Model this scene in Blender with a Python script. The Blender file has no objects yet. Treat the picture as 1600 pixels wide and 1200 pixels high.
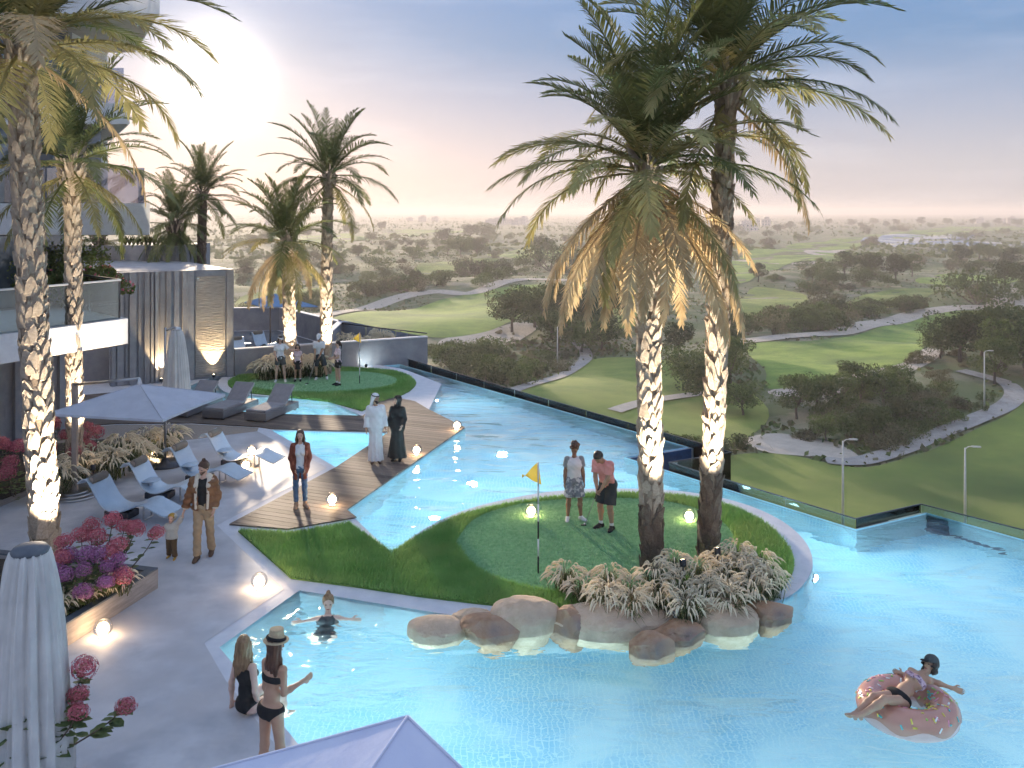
import bpy, bmesh, math, random
import numpy as np
from mathutils import Vector, Matrix, noise
from mathutils.geometry import tessellate_polygon
random.seed(7); np.random.seed(7)
S = bpy.context.scene
COL = S.collection
R = math.radians

# ------------------------------------------------------------------ camera
CH = 6.7                 # eye height above the terrace
FPX = 1400.0             # focal length in photo pixels (photo 1600 wide)
HY = 330.0               # horizon row of the photo
cam = bpy.data.cameras.new('camera'); cam_o = bpy.data.objects.new('camera', cam)
COL.objects.link(cam_o); S.camera = cam_o
cam_o.location = (0, 0, CH); cam_o.rotation_euler = (R(90), 0, 0)
cam.sensor_width = 36; cam.lens = 36*FPX/1600; cam.shift_y = -(600-HY)/1600
cam.clip_start = .1; cam.clip_end = 30000

# ------------------------------------------------------------------ sky
SUN_EL, SUN_AZ = R(8.2), R(-18.4)           # azimuth from +Y, positive to the right
sd = Vector((math.sin(SUN_AZ)*math.cos(SUN_EL), math.cos(SUN_AZ)*math.cos(SUN_EL), math.sin(SUN_EL)))
W = bpy.data.worlds.new('World'); S.world = W; W.use_nodes = True
nt = W.node_tree; nt.nodes.clear()
def wn(t, **k):
    n = nt.nodes.new(t)
    for a, b in k.items(): setattr(n, a, b)
    return n
out = wn('ShaderNodeOutputWorld'); bg = wn('ShaderNodeBackground'); nt.links.new(bg.outputs[0], out.inputs[0])
sky = wn('ShaderNodeTexSky', sky_type='NISHITA', sun_disc=False, sun_elevation=SUN_EL, sun_rotation=SUN_AZ,
         air_density=1.3, dust_density=2.0, ozone_density=3.0, altitude=100)
tc = wn('ShaderNodeTexCoord')
def mth(op, a, b=None):
    n = wn('ShaderNodeMath', operation=op)
    for i, v in enumerate((a, b)):
        if v is None: continue
        if isinstance(v, (int, float)): n.inputs[i].default_value = v
        else: nt.links.new(v, n.inputs[i])
    return n.outputs[0]
dot = wn('ShaderNodeVectorMath', operation='DOT_PRODUCT'); nt.links.new(tc.outputs['Generated'], dot.inputs[0]); dot.inputs[1].default_value = sd
dpos = mth('MAXIMUM', dot.outputs['Value'], 0.0)
sep = wn('ShaderNodeSeparateXYZ'); nt.links.new(tc.outputs['Generated'], sep.inputs[0])
ramp = wn('ShaderNodeValToRGB'); nt.links.new(mth('MAXIMUM', sep.outputs['Z'], 0.0), ramp.inputs[0])
el = ramp.color_ramp.elements
el[0].position = 0; el[0].color = (.30, .28, .285, 1)
el[1].position = 1; el[1].color = (.31, .37, .49, 1)
for p, c in ((.05, (.29, .28, .305)), (.11, (.205, .23, .30)), (.18, (.10, .165, .275)), (.26, (.08, .155, .295)), (.5, (.18, .27, .44))):
    e = el.new(p); e.color = (*c, 1)
def addc(prev, fac, colr):
    m = wn('ShaderNodeMix', data_type='RGBA', blend_type='ADD'); m.inputs['Factor'].default_value = 1
    s = wn('ShaderNodeVectorMath', operation='SCALE'); s.inputs[0].default_value = colr; nt.links.new(fac, s.inputs['Scale'])
    nt.links.new(prev, m.inputs[6]); nt.links.new(s.outputs[0], m.inputs[7]); return m.outputs[2]
skys = wn('ShaderNodeVectorMath', operation='SCALE'); nt.links.new(sky.outputs[0], skys.inputs[0]); skys.inputs['Scale'].default_value = .005
base = wn('ShaderNodeMix', data_type='RGBA', blend_type='ADD'); base.inputs['Factor'].default_value = 1
nt.links.new(ramp.outputs[0], base.inputs[6]); nt.links.new(skys.outputs[0], base.inputs[7])
c = base.outputs[2]
# low band warms towards the sun; aureole of the sun in hazy air
low = mth('POWER', mth('SUBTRACT', 1.0, mth('MINIMUM', mth('MAXIMUM', sep.outputs['Z'], 0.0), 1.0)), 9.0)
c = addc(c, mth('MULTIPLY', mth('POWER', dpos, 8.0), low), (.17, .085, .06))
c = addc(c, mth('POWER', dpos, 40.0), (.055, .04, .03))
c = addc(c, mth('POWER', dpos, 220.0), (.085, .068, .055))
c = addc(c, mth('POWER', dpos, 1300.0), (1.1, .98, .82))
# faint high streaks of cloud
mp = wn('ShaderNodeMapping'); nt.links.new(tc.outputs['Generated'], mp.inputs[0]); mp.inputs['Scale'].default_value = (2.2, 2.2, 13)
nz = wn('ShaderNodeTexNoise'); nt.links.new(mp.outputs[0], nz.inputs['Vector']); nz.inputs['Scale'].default_value = 2.6; nz.inputs['Detail'].default_value = 7
cr = wn('ShaderNodeMapRange'); nt.links.new(nz.outputs[0], cr.inputs[0]); cr.inputs[1].default_value = .48; cr.inputs[2].default_value = .8; cr.inputs[4].default_value = .05
c = addc(c, cr.outputs[0], (1.0, .9, .88))
nt.links.new(c, bg.inputs[0]); bg.inputs[1].default_value = 1.0

sun = bpy.data.lights.new('sun', 'SUN'); sun_o = bpy.data.objects.new('sun', sun); COL.objects.link(sun_o)
sun.energy = 3.2; sun.angle = R(2.5); sun.color = (1, .80, .58)
sun_o.rotation_euler = (-sd).to_track_quat('-Z', 'Y').to_euler(); sun_o.location = sd*200

S.view_settings.view_transform = 'Standard'; S.view_settings.look = 'None'; S.view_settings.exposure = 1.05; S.view_settings.gamma = 1
S.render.engine = 'CYCLES'
cy = S.cycles
cy.use_denoising = True; cy.denoiser = 'OPENIMAGEDENOISE'
cy.use_adaptive_sampling = True; cy.adaptive_threshold = .05
cy.max_bounces = 7; cy.diffuse_bounces = 3; cy.glossy_bounces = 2; cy.transmission_bounces = 5; cy.transparent_max_bounces = 16; cy.volume_bounces = 0
cy.sample_clamp_indirect = 3; cy.caustics_reflective = False; cy.caustics_refractive = True; cy.blur_glossy = 1
cy.use_light_tree = True

# ------------------------------------------------------------------ helpers
def G(px, py, z=0.0):
    """point of the horizontal plane z that stands at a place of the photo"""
    Y = FPX*(CH-z)/(py-HY); return Vector(((px-800)*Y/FPX, Y, z))
def D(px, py, Y):
    return Vector(((px-800)*Y/FPX, Y, CH-(py-HY)*Y/FPX))
def GL(pts, z=0.0): return [G(*p, z) if not isinstance(p, Vector) else Vector((p.x, p.y, z)) for p in pts]

def tag(o, label=None, cat=None, group=None, kind=None):
    if label: o['label'] = label
    if cat: o['category'] = cat
    if group: o['group'] = group
    if kind: o['kind'] = kind
    return o
def empty(name, loc=(0, 0, 0), rz=0, label=None, cat=None, group=None, parent=None):
    o = bpy.data.objects.new(name, None); COL.objects.link(o); o.location = loc; o.rotation_euler = (0, 0, rz)
    o.empty_display_size = .2
    if parent: o.parent = parent
    return tag(o, label, cat, group)
def link(name, me, mat=None, parent=None, loc=None):
    if mat is not None and not me.materials: me.materials.append(mat)
    o = bpy.data.objects.new(name, me); COL.objects.link(o)
    if parent: o.parent = parent
    if loc is not None: o.location = loc
    return o
def npmesh(name, verts, faces, smooth=False):
    """faces: list of tuples, or int array (n,3)/(n,4)"""
    me = bpy.data.meshes.new(name)
    if isinstance(faces, np.ndarray):
        n, k = faces.shape
        verts = np.asarray(verts, dtype=np.float32)
        me.vertices.add(len(verts)); me.vertices.foreach_set('co', verts.ravel())
        me.loops.add(n*k); me.loops.foreach_set('vertex_index', faces.astype(np.int32).ravel())
        me.polygons.add(n); me.polygons.foreach_set('loop_start', np.arange(0, n*k, k, dtype=np.int32))
        me.update(calc_edges=True)
    else:
        me.from_pydata([tuple(v) for v in verts], [], faces)
    if smooth: me.polygons.foreach_set('use_smooth', np.ones(len(me.polygons), dtype=bool))
    return me
class MB:
    """collects shapes into one mesh"""
    def __init__(s): s.v = []; s.f = []
    def add(s, v, f):
        n = len(s.v); s.v += [tuple(p) for p in v]; s.f += [tuple(i+n for i in q) for q in f]; return s
    def box(s, c, d, rz=0, M=None):
        x, y, z = d[0]/2, d[1]/2, d[2]/2
        P = [Vector((a*x, b*y, e*z)) for e in (-1, 1) for a, b in ((-1, -1), (1, -1), (1, 1), (-1, 1))]
        Rm = M if M is not None else Matrix.Rotation(rz, 3, 'Z')
        return s.add([Rm @ p+Vector(c) for p in P], [(0, 3, 2, 1), (4, 5, 6, 7), (0, 1, 5, 4), (1, 2, 6, 5), (2, 3, 7, 6), (3, 0, 4, 7)])
    def prism(s, poly, z0, z1):
        """vertical prism over a (possibly concave) ground polygon"""
        poly = [Vector((p[0], p[1], 0)) for p in poly]
        a = sum(poly[i-1].x*poly[i].y-poly[i].x*poly[i-1].y for i in range(len(poly)))
        if a < 0: poly = poly[::-1]
        n = len(poly); T = tessellate_polygon([poly])
        v = [(p.x, p.y, z0) for p in poly]+[(p.x, p.y, z1) for p in poly]
        f = []
        for t in T:
            A, B, C = (poly[i] for i in t)
            if (B-A).cross(C-A).z < 0: t = t[::-1]
            f.append(tuple(i+n for i in t)); f.append(tuple(t[::-1]))
        f += [(i, (i+1) % n, (i+1) % n+n, i+n) for i in range(n)]
        return s.add(v, f)
    def tube(s, pts, rad, n=8, caps=True):
        pts = [Vector(p) for p in pts]
        if not hasattr(rad, '__len__'): rad = [rad]*len(pts)
        v = []; f = []; up = None
        for i, p in enumerate(pts):
            t = (pts[min(i+1, len(pts)-1)]-pts[max(i-1, 0)]).normalized()
            if up is None: up = t.orthogonal().normalized()
            up = (up-t*up.dot(t)); up = up.normalized() if up.length > 1e-6 else t.orthogonal().normalized()
            b = t.cross(up)
            for k in range(n):
                a = 2*math.pi*k/n; v.append(p+(up*math.cos(a)+b*math.sin(a))*rad[i])
        for i in range(len(pts)-1):
            for k in range(n):
                f.append((i*n+k, i*n+(k+1) % n, (i+1)*n+(k+1) % n, (i+1)*n+k))
        if caps: f.append(tuple(range(n))[::-1]); f.append(tuple(range((len(pts)-1)*n, len(pts)*n)))
        return s.add(v, f)
    def lathe(s, prof, n=24, c=(0, 0, 0), wob=None):
        """prof: (r,z) from bottom to top"""
        v = []; f = []; m = len(prof)
        for i, (r, z) in enumerate(prof):
            for k in range(n):
                a = 2*math.pi*k/n; rr = r*(wob(a, z) if wob else 1); v.append((c[0]+rr*math.cos(a), c[1]+rr*math.sin(a), c[2]+z))
        for i in range(m-1):
            for k in range(n): f.append((i*n+k, i*n+(k+1) % n, (i+1)*n+(k+1) % n, (i+1)*n+k))
        if prof[0][0] > 1e-4: f.append(tuple(range(n))[::-1])
        if prof[-1][0] > 1e-4: f.append(tuple(range((m-1)*n, m*n)))
        return s.add(v, f)
    def mesh(s, name, smooth=False, bevel=0):
        me = npmesh(name, s.v, s.f, smooth)
        if bevel:
            bm = bmesh.new(); bm.from_mesh(me)
            bmesh.ops.remove_doubles(bm, verts=bm.verts, dist=1e-5)
            es = [e for e in bm.edges if len(e.link_faces) == 2 and e.calc_face_angle(0) > .5]
            bmesh.ops.bevel(bm, geom=es, offset=bevel, segments=2, affect='EDGES', profile=.6)
            bm.to_mesh(me); bm.free()
        return me
    def build(s, name, mat, parent=None, smooth=False, bevel=0, loc=None):
        return link(name, s.mesh(name, smooth, bevel), mat, parent, loc)
def smooth_angle(me, ang=40):
    me.polygons.foreach_set('use_smooth', np.ones(len(me.polygons), dtype=bool))
    try: me.set_sharp_from_angle(angle=R(ang))
    except Exception: pass
    return me
def copy_tree(o, parent=None, loc=None, rz=None, sc=None):
    c = o.copy(); COL.objects.link(c); c.parent = parent
    if loc is not None: c.location = loc
    if rz is not None: c.rotation_euler[2] = rz
    if sc is not None: c.scale = (sc,)*3 if not hasattr(sc, '__len__') else sc
    for ch in list(o.children): copy_tree(ch, c)
    return c
def spline(pts, n=6, closed=False):
    P = [Vector(p) for p in pts]; m = len(P); o = []
    for i in range(m if closed else m-1):
        g = lambda k: P[k % m] if closed else P[max(0, min(m-1, k))]
        a, b, c, d = g(i-1), g(i), g(i+1), g(i+2)
        for j in range(n):
            t = j/n
            o.append(.5*((2*b)+(c-a)*t+(2*a-5*b+4*c-d)*t*t+(3*b-a-3*c+d)*t**3))
    if not closed: o.append(P[-1])
    return o
def inpoly(x, y, poly):
    ins = False; j = len(poly)-1
    for i in range(len(poly)):
        xi, yi, xj, yj = poly[i][0], poly[i][1], poly[j][0], poly[j][1]
        if (yi > y) != (yj > y) and x < (xj-xi)*(y-yi)/(yj-yi)+xi: ins = not ins
        j = i
    return ins
def inpoly_np(x, y, poly):
    ins = np.zeros(x.shape, bool); j = len(poly)-1
    for i in range(len(poly)):
        xi, yi, xj, yj = poly[i][0], poly[i][1], poly[j][0], poly[j][1]
        if yi != yj: ins ^= ((yi > y) != (yj > y)) & (x < (xj-xi)*(y-yi)/(yj-yi)+xi)
        j = i
    return ins
def clip_half(poly, p, n):
    """part of a polygon where (q-p).n >= 0 ; 2D, keeps concave polygons joined along the cut"""
    o = []
    for i in range(len(poly)):
        a, b = poly[i-1], poly[i]; da, db = (a-p).dot(n), (b-p).dot(n)
        if (da >= 0) != (db >= 0): o.append(a+(b-a)*(da/(da-db)))
        if db >= 0: o.append(b)
    return o
def bm_strip_pieces(poly, p0, direction, w):
    """cut a flat polygon into parallel strips; returns list of lists of 2D loops (handles concave shapes)"""
    d = Vector((direction[0], direction[1], 0)).normalized(); nn = Vector((-d.y, d.x, 0))
    P = [Vector((q[0], q[1], 0)) for q in poly]; s = [(q-p0).dot(nn) for q in P]
    k0, k1 = math.floor(min(s)/w), math.ceil(max(s)/w); res = []
    bm = bmesh.new(); vs = [bm.verts.new(q) for q in P]; f = bm.faces.new(vs)
    bmesh.ops.triangulate(bm, faces=[f])
    for k in range(k0, k1+1):
        bmesh.ops.bisect_plane(bm, geom=bm.verts[:]+bm.edges[:]+bm.faces[:], dist=1e-5, plane_co=p0+nn*(k*w), plane_no=nn)
    groups = {}
    for f in bm.faces:
        groups.setdefault(math.floor((f.calc_center_median()-p0).dot(nn)/w), []).append(f)
    for k, fs in groups.items():
        rest = set(fs)
        while rest:
            st = [rest.pop()]; comp = [st[0]]
            while st:
                for e in st.pop().edges:
                    for g in e.link_faces:
                        if g in rest: rest.discard(g); st.append(g); comp.append(g)
            # boundary loop
            cs = set(comp); be = [e for e in {e for f in comp for e in f.edges} if sum(g in cs for g in e.link_faces) == 1]
            nb = {}
            for e in be:
                a, b = e.verts; nb.setdefault(a, []).append(b); nb.setdefault(b, []).append(a)
            stt = next(iter(nb)); loop = [stt]; prev = None; cur = stt
            while True:
                nx = [q for q in nb[cur] if q is not prev]
                if not nx: break
                prev, cur = cur, nx[0]
                if cur is stt or len(loop) > 500: break
                loop.append(cur)
            L = [v.co.copy() for v in loop]
            # drop collinear points
            L2 = [L[i] for i in range(len(L)) if abs((L[i]-L[i-1]).normalized().cross((L[(i+1) % len(L)]-L[i]).normalized()).z) > 1e-3]
            if len(L2) >= 3: res.append((k, L2))
    bm.free(); return res

# ------------------------------------------------------------------ materials
def new_mat(name):
    m = bpy.data.materials.new(name); m.use_nodes = True; t = m.node_tree; t.nodes.clear()
    o = t.nodes.new('ShaderNodeOutputMaterial'); return m, t, o
def N(t, ty, ins=None, **k):
    n = t.nodes.new(ty)
    for a, b in k.items(): setattr(n, a, b)
    for a, b in (ins or {}).items():
        if isinstance(b, bpy.types.NodeSocket): t.links.new(b, n.inputs[a])
        else: n.inputs[a].default_value = b
    return n
def c4(c): return (*c, 1) if len(c) == 3 else c
def mat(name, c1, c2=None, rough=.7, scale=8, detail=5, bump=0, bscale=None, metal=0, spec=.4, lo=.35, hi=.65, sub=0, sheen=0, trans=0,
        vec=None, vscale=(1, 1, 1), c3=None, s3=1.0, emis=None, objvar=0, coat=0):
    """Principled with two noise-mixed tones and noise relief"""
    m, t, o = new_mat(name)
    p = N(t, 'ShaderNodeBsdfPrincipled', {'Roughness': rough, 'Metallic': metal, 'Specular IOR Level': spec})
    t.links.new(p.outputs[0], o.inputs[0])
    tcx = N(t, 'ShaderNodeTexCoord'); src = tcx.outputs[vec or 'Object']
    mpn = N(t, 'ShaderNodeMapping', {0: src, 'Scale': vscale}).outputs[0]
    col = None
    if c2 is not None:
        nz = N(t, 'ShaderNodeTexNoise', {'Vector': mpn, 'Scale': scale, 'Detail': detail, 'Roughness': .6})
        mr = N(t, 'ShaderNodeMapRange', {0: nz.outputs[0], 1: lo, 2: hi})
        mx = N(t, 'ShaderNodeMix', {'Factor': mr.outputs[0], 6: c4(c1), 7: c4(c2)}, data_type='RGBA'); col = mx.outputs[2]
        if c3 is not None:
            nz3 = N(t, 'ShaderNodeTexNoise', {'Vector': mpn, 'Scale': s3, 'Detail': 4})
            mr3 = N(t, 'ShaderNodeMapRange', {0: nz3.outputs[0], 1: .45, 2: .7})
            col = N(t, 'ShaderNodeMix', {'Factor': mr3.outputs[0], 6: col, 7: c4(c3)}, data_type='RGBA').outputs[2]
    if objvar:
        oi = N(t, 'ShaderNodeObjectInfo')
        v = N(t, 'ShaderNodeMapRange', {0: oi.outputs['Random'], 3: 1-objvar, 4: 1+objvar})
        if col is None: col = N(t, 'ShaderNodeRGB').outputs[0]; col.default_value = c4(c1)
        hs = N(t, 'ShaderNodeHueSaturation', {'Color': col, 'Value': v.outputs[0]}); col = hs.outputs[0]
    if col is not None: t.links.new(col, p.inputs['Base Color'])
    else: p.inputs['Base Color'].default_value = c4(c1)
    if bump:
        bz = N(t, 'ShaderNodeTexNoise', {'Vector': mpn, 'Scale': bscale or scale*4, 'Detail': 6})
        bp = N(t, 'ShaderNodeBump', {'Height': bz.outputs[0], 'Strength': min(1, bump), 'Distance': .02*max(1, bump)})
        t.links.new(bp.outputs[0], p.inputs['Normal'])
    if sheen: p.inputs['Sheen Weight'].default_value = sheen
    if coat: p.inputs['Coat Weight'].default_value = coat
    if emis: p.inputs['Emission Color'].default_value = c4(emis[0]); p.inputs['Emission Strength'].default_value = emis[1]
    if sub: p.inputs['Subsurface Weight'].default_value = sub; p.inputs['Subsurface Radius'].default_value = (.02, .01, .006); p.inputs['Subsurface Scale'].default_value = .5
    if trans:   # thin leaf: light passes through
        tr = N(t, 'ShaderNodeBsdfTranslucent', {}); 
        if col is not None: t.links.new(col, tr.inputs[0])
        else: tr.inputs[0].default_value = c4(c1)
        ms = N(t, 'ShaderNodeMixShader', {0: trans, 1: p.outputs[0], 2: tr.outputs[0]}); t.links.new(ms.outputs[0], o.inputs[0])
    return m
def glass_mat(name, tint=(.8, .9, .95), refl=1.0, rough=0.0, ior=1.5, dark=0):
    """a thin pane: see-through with Fresnel mirror reflections"""
    m, t, o = new_mat(name)
    fr = N(t, 'ShaderNodeFresnel', {'IOR': ior})
    tr = N(t, 'ShaderNodeBsdfTransparent', {0: c4(tint)}); gl = N(t, 'ShaderNodeBsdfGlossy', {0: (1, 1, 1, 1), 'Roughness': rough})
    f = N(t, 'ShaderNodeMath', {0: fr.outputs[0], 1: refl}, operation='MULTIPLY', use_clamp=True)
    ms = N(t, 'ShaderNodeMixShader', {0: f.outputs[0], 1: tr.outputs[0], 2: gl.outputs[0]}); t.links.new(ms.outputs[0], o.inputs[0])
    return m
def emit_mat(name, c, s):
    m, t, o = new_mat(name); e = N(t, 'ShaderNodeEmission', {0: c4(c), 1: s}); t.links.new(e.outputs[0], o.inputs[0]); return m

M = {}
M['coping'] = mat('pale_concrete_coping', (.56, .57, .62), (.66, .66, .70), .75, 3, 6, .15, 60)
M['paving'] = mat('grey_stone_paving', (.40, .405, .44), (.57, .565, .59), .62, 1.6, 10, .2, 70, spec=.3, c3=(.43, .41, .42), s3=.5)
M['tan'] = mat('tan_stone_paving', (.26, .21, .17), (.36, .29, .24), .7, 20, 6, .3, 120)
M['concrete'] = mat('grey_concrete', (.24, .245, .27), (.34, .34, .36), .7, 1.6, 8, .15, 40)
M['soil'] = mat('dark_soil', (.035, .028, .022), (.08, .06, .045), .95, 12, 6, .8, 30)
M['stucco'] = mat('white_stucco', (.72, .70, .70), (.82, .80, .79), .85, 5, 6, .5, 60)
M['steel'] = mat('brushed_steel', (.45, .45, .47), None, .3, metal=1)
M['dark_metal'] = mat('dark_metal', (.04, .045, .06), (.07, .075, .09), .4, metal=.6)
M['navy'] = mat('navy_tile', (.02, .05, .12), (.03, .08, .18), .3, 9)
M['white_metal'] = mat('pale_metal', (.6, .6, .62), None, .4, metal=.3)
M['black'] = mat('black_paint', (.012, .012, .014), None, .5)
M['white'] = mat('white_paint', (.8, .8, .8), None, .5)
M['pane'] = glass_mat('clear_pane', (.78, .88, .90), 1.3)
M['dkpane'] = glass_mat('tinted_pane', (.22, .25, .30), 2.2)
M['bulb'] = emit_mat('warm_bulb', (1, .68, .37), 30)
M['globe'] = glass_mat('clear_globe', (.99, .99, .99), .7, ior=1.3)
# ------------------------------------------------------------------ golf course below the terrace
TZ = -20.0
def hz(x, y):
    f = max(0.0, min(1.0, (y-60)/60))
    return TZ+f*(1.1*math.sin(x*.045+y*.021+1)+.9*math.sin(y*.062-x*.018)+.5*math.sin(x*.13+.6)*math.sin(y*.11))
def GT(px, py, dz=0.0):
    p = G(px, py, TZ)
    for _ in range(3): p = G(px, py, hz(p.x, p.y))
    p.z = hz(p.x, p.y)+dz; return p
M['terrain'] = mat('sandy_scrub_ground', (.28, .245, .16), (.10, .125, .045), .95, .12, 9, .3, 2, lo=.38, hi=.55, c3=(.15, .17, .065), s3=.03)
M['fairway'] = mat('mown_fairway_grass', (.17, .26, .035), (.29, .37, .06), .9, .18, 7, .5, 9, c3=(.10, .17, .03), s3=.07)
M['rough_lawn'] = mat('rough_lawn_grass', (.16, .22, .035), (.29, .32, .065), .95, .10, 9, .8, 7, c3=(.10, .14, .028), s3=.03)
M['sandtrack'] = mat('pale_sand_track', (.46, .38, .30), (.56, .47, .38), .95, .6, 7, .3, 6)
M['cartpath'] = mat('grey_cart_path', (.32, .28, .25), (.42, .38, .34), .9, .8, 6, .1, 20)
M['lake'] = mat('lake_water', (.16, .19, .22), None, .08, spec=.8)
# one sheet to the horizon
ys = np.concatenate([np.linspace(-60, 40, 8), np.geomspace(44, 9000, 150)])
us = np.linspace(-1, 1, 121)
V_, F_ = [], []
for y in ys:
    half = 40+abs(y)*1.05+60
    for u in us:
        x = u*half; V_.append((x, y, hz(x, y) if y < 1500 else TZ))
nu = len(us)
F_ = np.array([(j*nu+i, j*nu+i+1, (j+1)*nu+i+1, (j+1)*nu+i) for j in range(len(ys)-1) for i in range(nu-1)])
tag(link('ground', npmesh('ground', np.array(V_), F_, True), M['terrain']), 'sandy scrub plain around the golf course', kind='structure')
def drape(name, pxpoly, m, dz, label, closed_spline=True):
    """a patch of turf, sand or water following the ground"""
    P = [GT(*p) for p in pxpoly]; P = spline(P, 5, True) if closed_spline else P
    xs = [p.x for p in P]; yy = [p.y for p in P]
    step = max(2.5, (max(yy)-min(yy))/45)
    bm = bmesh.new(); f = bm.faces.new([bm.verts.new((p.x, p.y, 0)) for p in P]); bmesh.ops.triangulate(bm, faces=[f])
    for k in range(int((max(xs)-min(xs))/step)+1):
        bmesh.ops.bisect_plane(bm, geom=bm.verts[:]+bm.edges[:]+bm.faces[:], dist=1e-4, plane_co=(min(xs)+k*step, 0, 0), plane_no=(1, 0, 0))
    for k in range(int((max(yy)-min(yy))/step)+1):
        bmesh.ops.bisect_plane(bm, geom=bm.verts[:]+bm.edges[:]+bm.faces[:], dist=1e-4, plane_co=(0, min(yy)+k*step, 0), plane_no=(0, 1, 0))
    bmesh.ops.recalc_face_normals(bm, faces=bm.faces)
    if sum(f.normal.z for f in bm.faces) < 0: bmesh.ops.reverse_faces(bm, faces=bm.faces)
    for v in bm.verts: v.co.z = hz(v.co.x, v.co.y)+dz
    me = bpy.data.meshes.new(name); bm.to_mesh(me); bm.free()
    o = link(name, me, m); tag(o, label, kind='structure'); L_ = [(p.x, p.y) for p in P]
    if name in ('sand', 'lake'): SANDS.append(L_)
    return L_
GREENS = []; SANDS = []
def fair(px, m='fairway', name='fairway', label='mown green fairway', dz=.12): GREENS.append(drape(name, px, M[m], dz, label))
fair([(520, 500), (560, 488), (640, 484), (700, 466), (775, 447), (850, 446), (880, 460), (850, 480), (800, 502), (760, 520), (690, 532), (620, 520), (560, 514)])
fair([(660, 590), (760, 612), (835, 600), (915, 566), (1000, 560), (1120, 585), (1200, 640), (1160, 690), (1080, 700), (1000, 690), (880, 640), (760, 640)], 'rough_lawn', 'lawn', 'green lawn beside the winding cart path')
fair([(1095, 735), (1150, 712), (1230, 712), (1340, 732), (1420, 716), (1510, 680), (1580, 645), (1608, 606), (1750, 620), (1800, 900), (1500, 900), (1300, 850), (1120, 780)], 'rough_lawn', 'lawn', 'wide sunlit lawn at right below the pool')
fair([(1168, 552), (1185, 536), (1290, 531), (1400, 508), (1470, 488), (1530, 490), (1470, 512), (1440, 548), (1360, 580), (1260, 600), (1200, 608), (1196, 580)])
fair([(1120, 430), (1160, 398), (1300, 374), (1500, 356), (1640, 358), (1500, 366), (1345, 384), (1330, 402), (1240, 412), (1170, 440)])
fair([(1430, 437), (1480, 428), (1560, 430), (1600, 436), (1570, 444), (1470, 446)])
fair([(760, 398), (800, 388), (880, 386), (930, 392), (880, 400), (800, 402)])
fair([(600, 365), (640, 360), (720, 359), (760, 362), (700, 366), (640, 368)])
fair([(1150, 470), (1180, 455), (1260, 462), (1230, 490), (1160, 500)], 'rough_lawn', 'lawn', 'rough lawn behind the palm trunks')
fair([(370, 470), (420, 455), (500, 450), (520, 462), (450, 478), (380, 492)], 'rough_lawn', 'lawn', 'rough green patch left of the fairway')
fair([(900, 470), (960, 455), (1010, 470), (1000, 500), (940, 515), (890, 495)], 'rough_lawn', 'lawn', 'rough lawn left of the palm trunks')
fair([(1290, 480), (1380, 455), (1460, 452), (1440, 470), (1340, 488)], 'rough_lawn', 'lawn', 'rough green strip above the right track')
fair([(640, 420), (700, 408), (780, 408), (760, 420), (680, 428)], 'rough_lawn', 'lawn', 'hazy green strip above the left track')
fair([(430, 372), (520, 366), (580, 372), (520, 380), (450, 381)])
fair([(1000, 372), (1080, 366), (1130, 374), (1060, 384)])
drape('sand', [(690, 534), (770, 514), (812, 504), (840, 512), (800, 540), (760, 560), (700, 548)], M['sandtrack'], .10, 'pale sand clearing beside the near trees')
drape('sand', [(1160, 690), (1210, 678), (1290, 690), (1330, 705), (1350, 728), (1280, 716), (1200, 708)], M['sandtrack'], .10, 'pale sand patch above the right lawn')
drape('sand', [(1200, 612), (1280, 596), (1370, 575), (1450, 545), (1470, 556), (1400, 590), (1330, 610), (1240, 622)], M['sandtrack'], .10, 'pale sand band below the right fairway')
drape('sand', [(1540, 470), (1600, 452), (1680, 460), (1690, 520), (1600, 500)], M['sandtrack'], .10, 'bare sand slope at right')
drape('sand', [(1255, 393), (1290, 388), (1320, 392), (1290, 399)], M['sandtrack'], .2, 'sand bunker in far fairway')
drape('lake', [(1345, 376), (1380, 370), (1460, 368), (1535, 369), (1500, 378), (1420, 386), (1360, 385)], M['lake'], .25, 'pale lake on far golf course')
drape('lake', [(1440, 386), (1500, 381), (1640, 376), (1680, 388), (1560, 392), (1480, 391)], M['lake'], .25, 'second pale lake strip at far right')
def ribbon(name, px, w, m, dz, label):
    P = spline([GT(*p) for p in px], 8); v = []; f = []
    lft = []; rgt = []
    for i, p in enumerate(P):
        t = (P[min(i+1, len(P)-1)]-P[max(i-1, 0)]); t.z = 0; t.normalize(); n = Vector((-t.y, t.x, 0)); lft.append(p+n*w*.55); rgt.append(p-n*w*.55)
        for s in (-1, 1):
            q = p+n*(s*w/2); v.append((q.x, q.y, hz(q.x, q.y)+dz))
    f = [(2*i, 2*i+1, 2*i+3, 2*i+2) for i in range(len(P)-1)]; SANDS.append([(q.x, q.y) for q in lft+rgt[::-1]])
    me = npmesh(name, v, f); me.flip_normals(); o = link(name, me, m); tag(o, label, kind='structure')
ribbon('path', [(380, 512), (470, 497), (530, 488), (600, 474), (680, 458), (740, 447), (820, 437), (900, 438), (980, 440)], 7, M['sandtrack'], .22, 'pale sand track above the left fairway')
ribbon('path', [(1130, 536), (1200, 530), (1300, 522), (1380, 505), (1440, 490), (1500, 484), (1620, 486)], 6, M['sandtrack'], .22, 'pale sand track above the right fairway')
ribbon('path', [(740, 640), (800, 613), (850, 597), (893, 580), (915, 562), (910, 545), (890, 533), (870, 527)], 2.5, M['cartpath'], .26, 'grey cart path winding round the scrub island')
ribbon('path', [(1290, 722), (1340, 724), (1400, 708), (1460, 683), (1520, 660), (1570, 637), (1586, 618), (1572, 600), (1540, 590), (1500, 580)], 2.7, M['cartpath'], .26, 'grey cart path curving round the right scrub')
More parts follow.
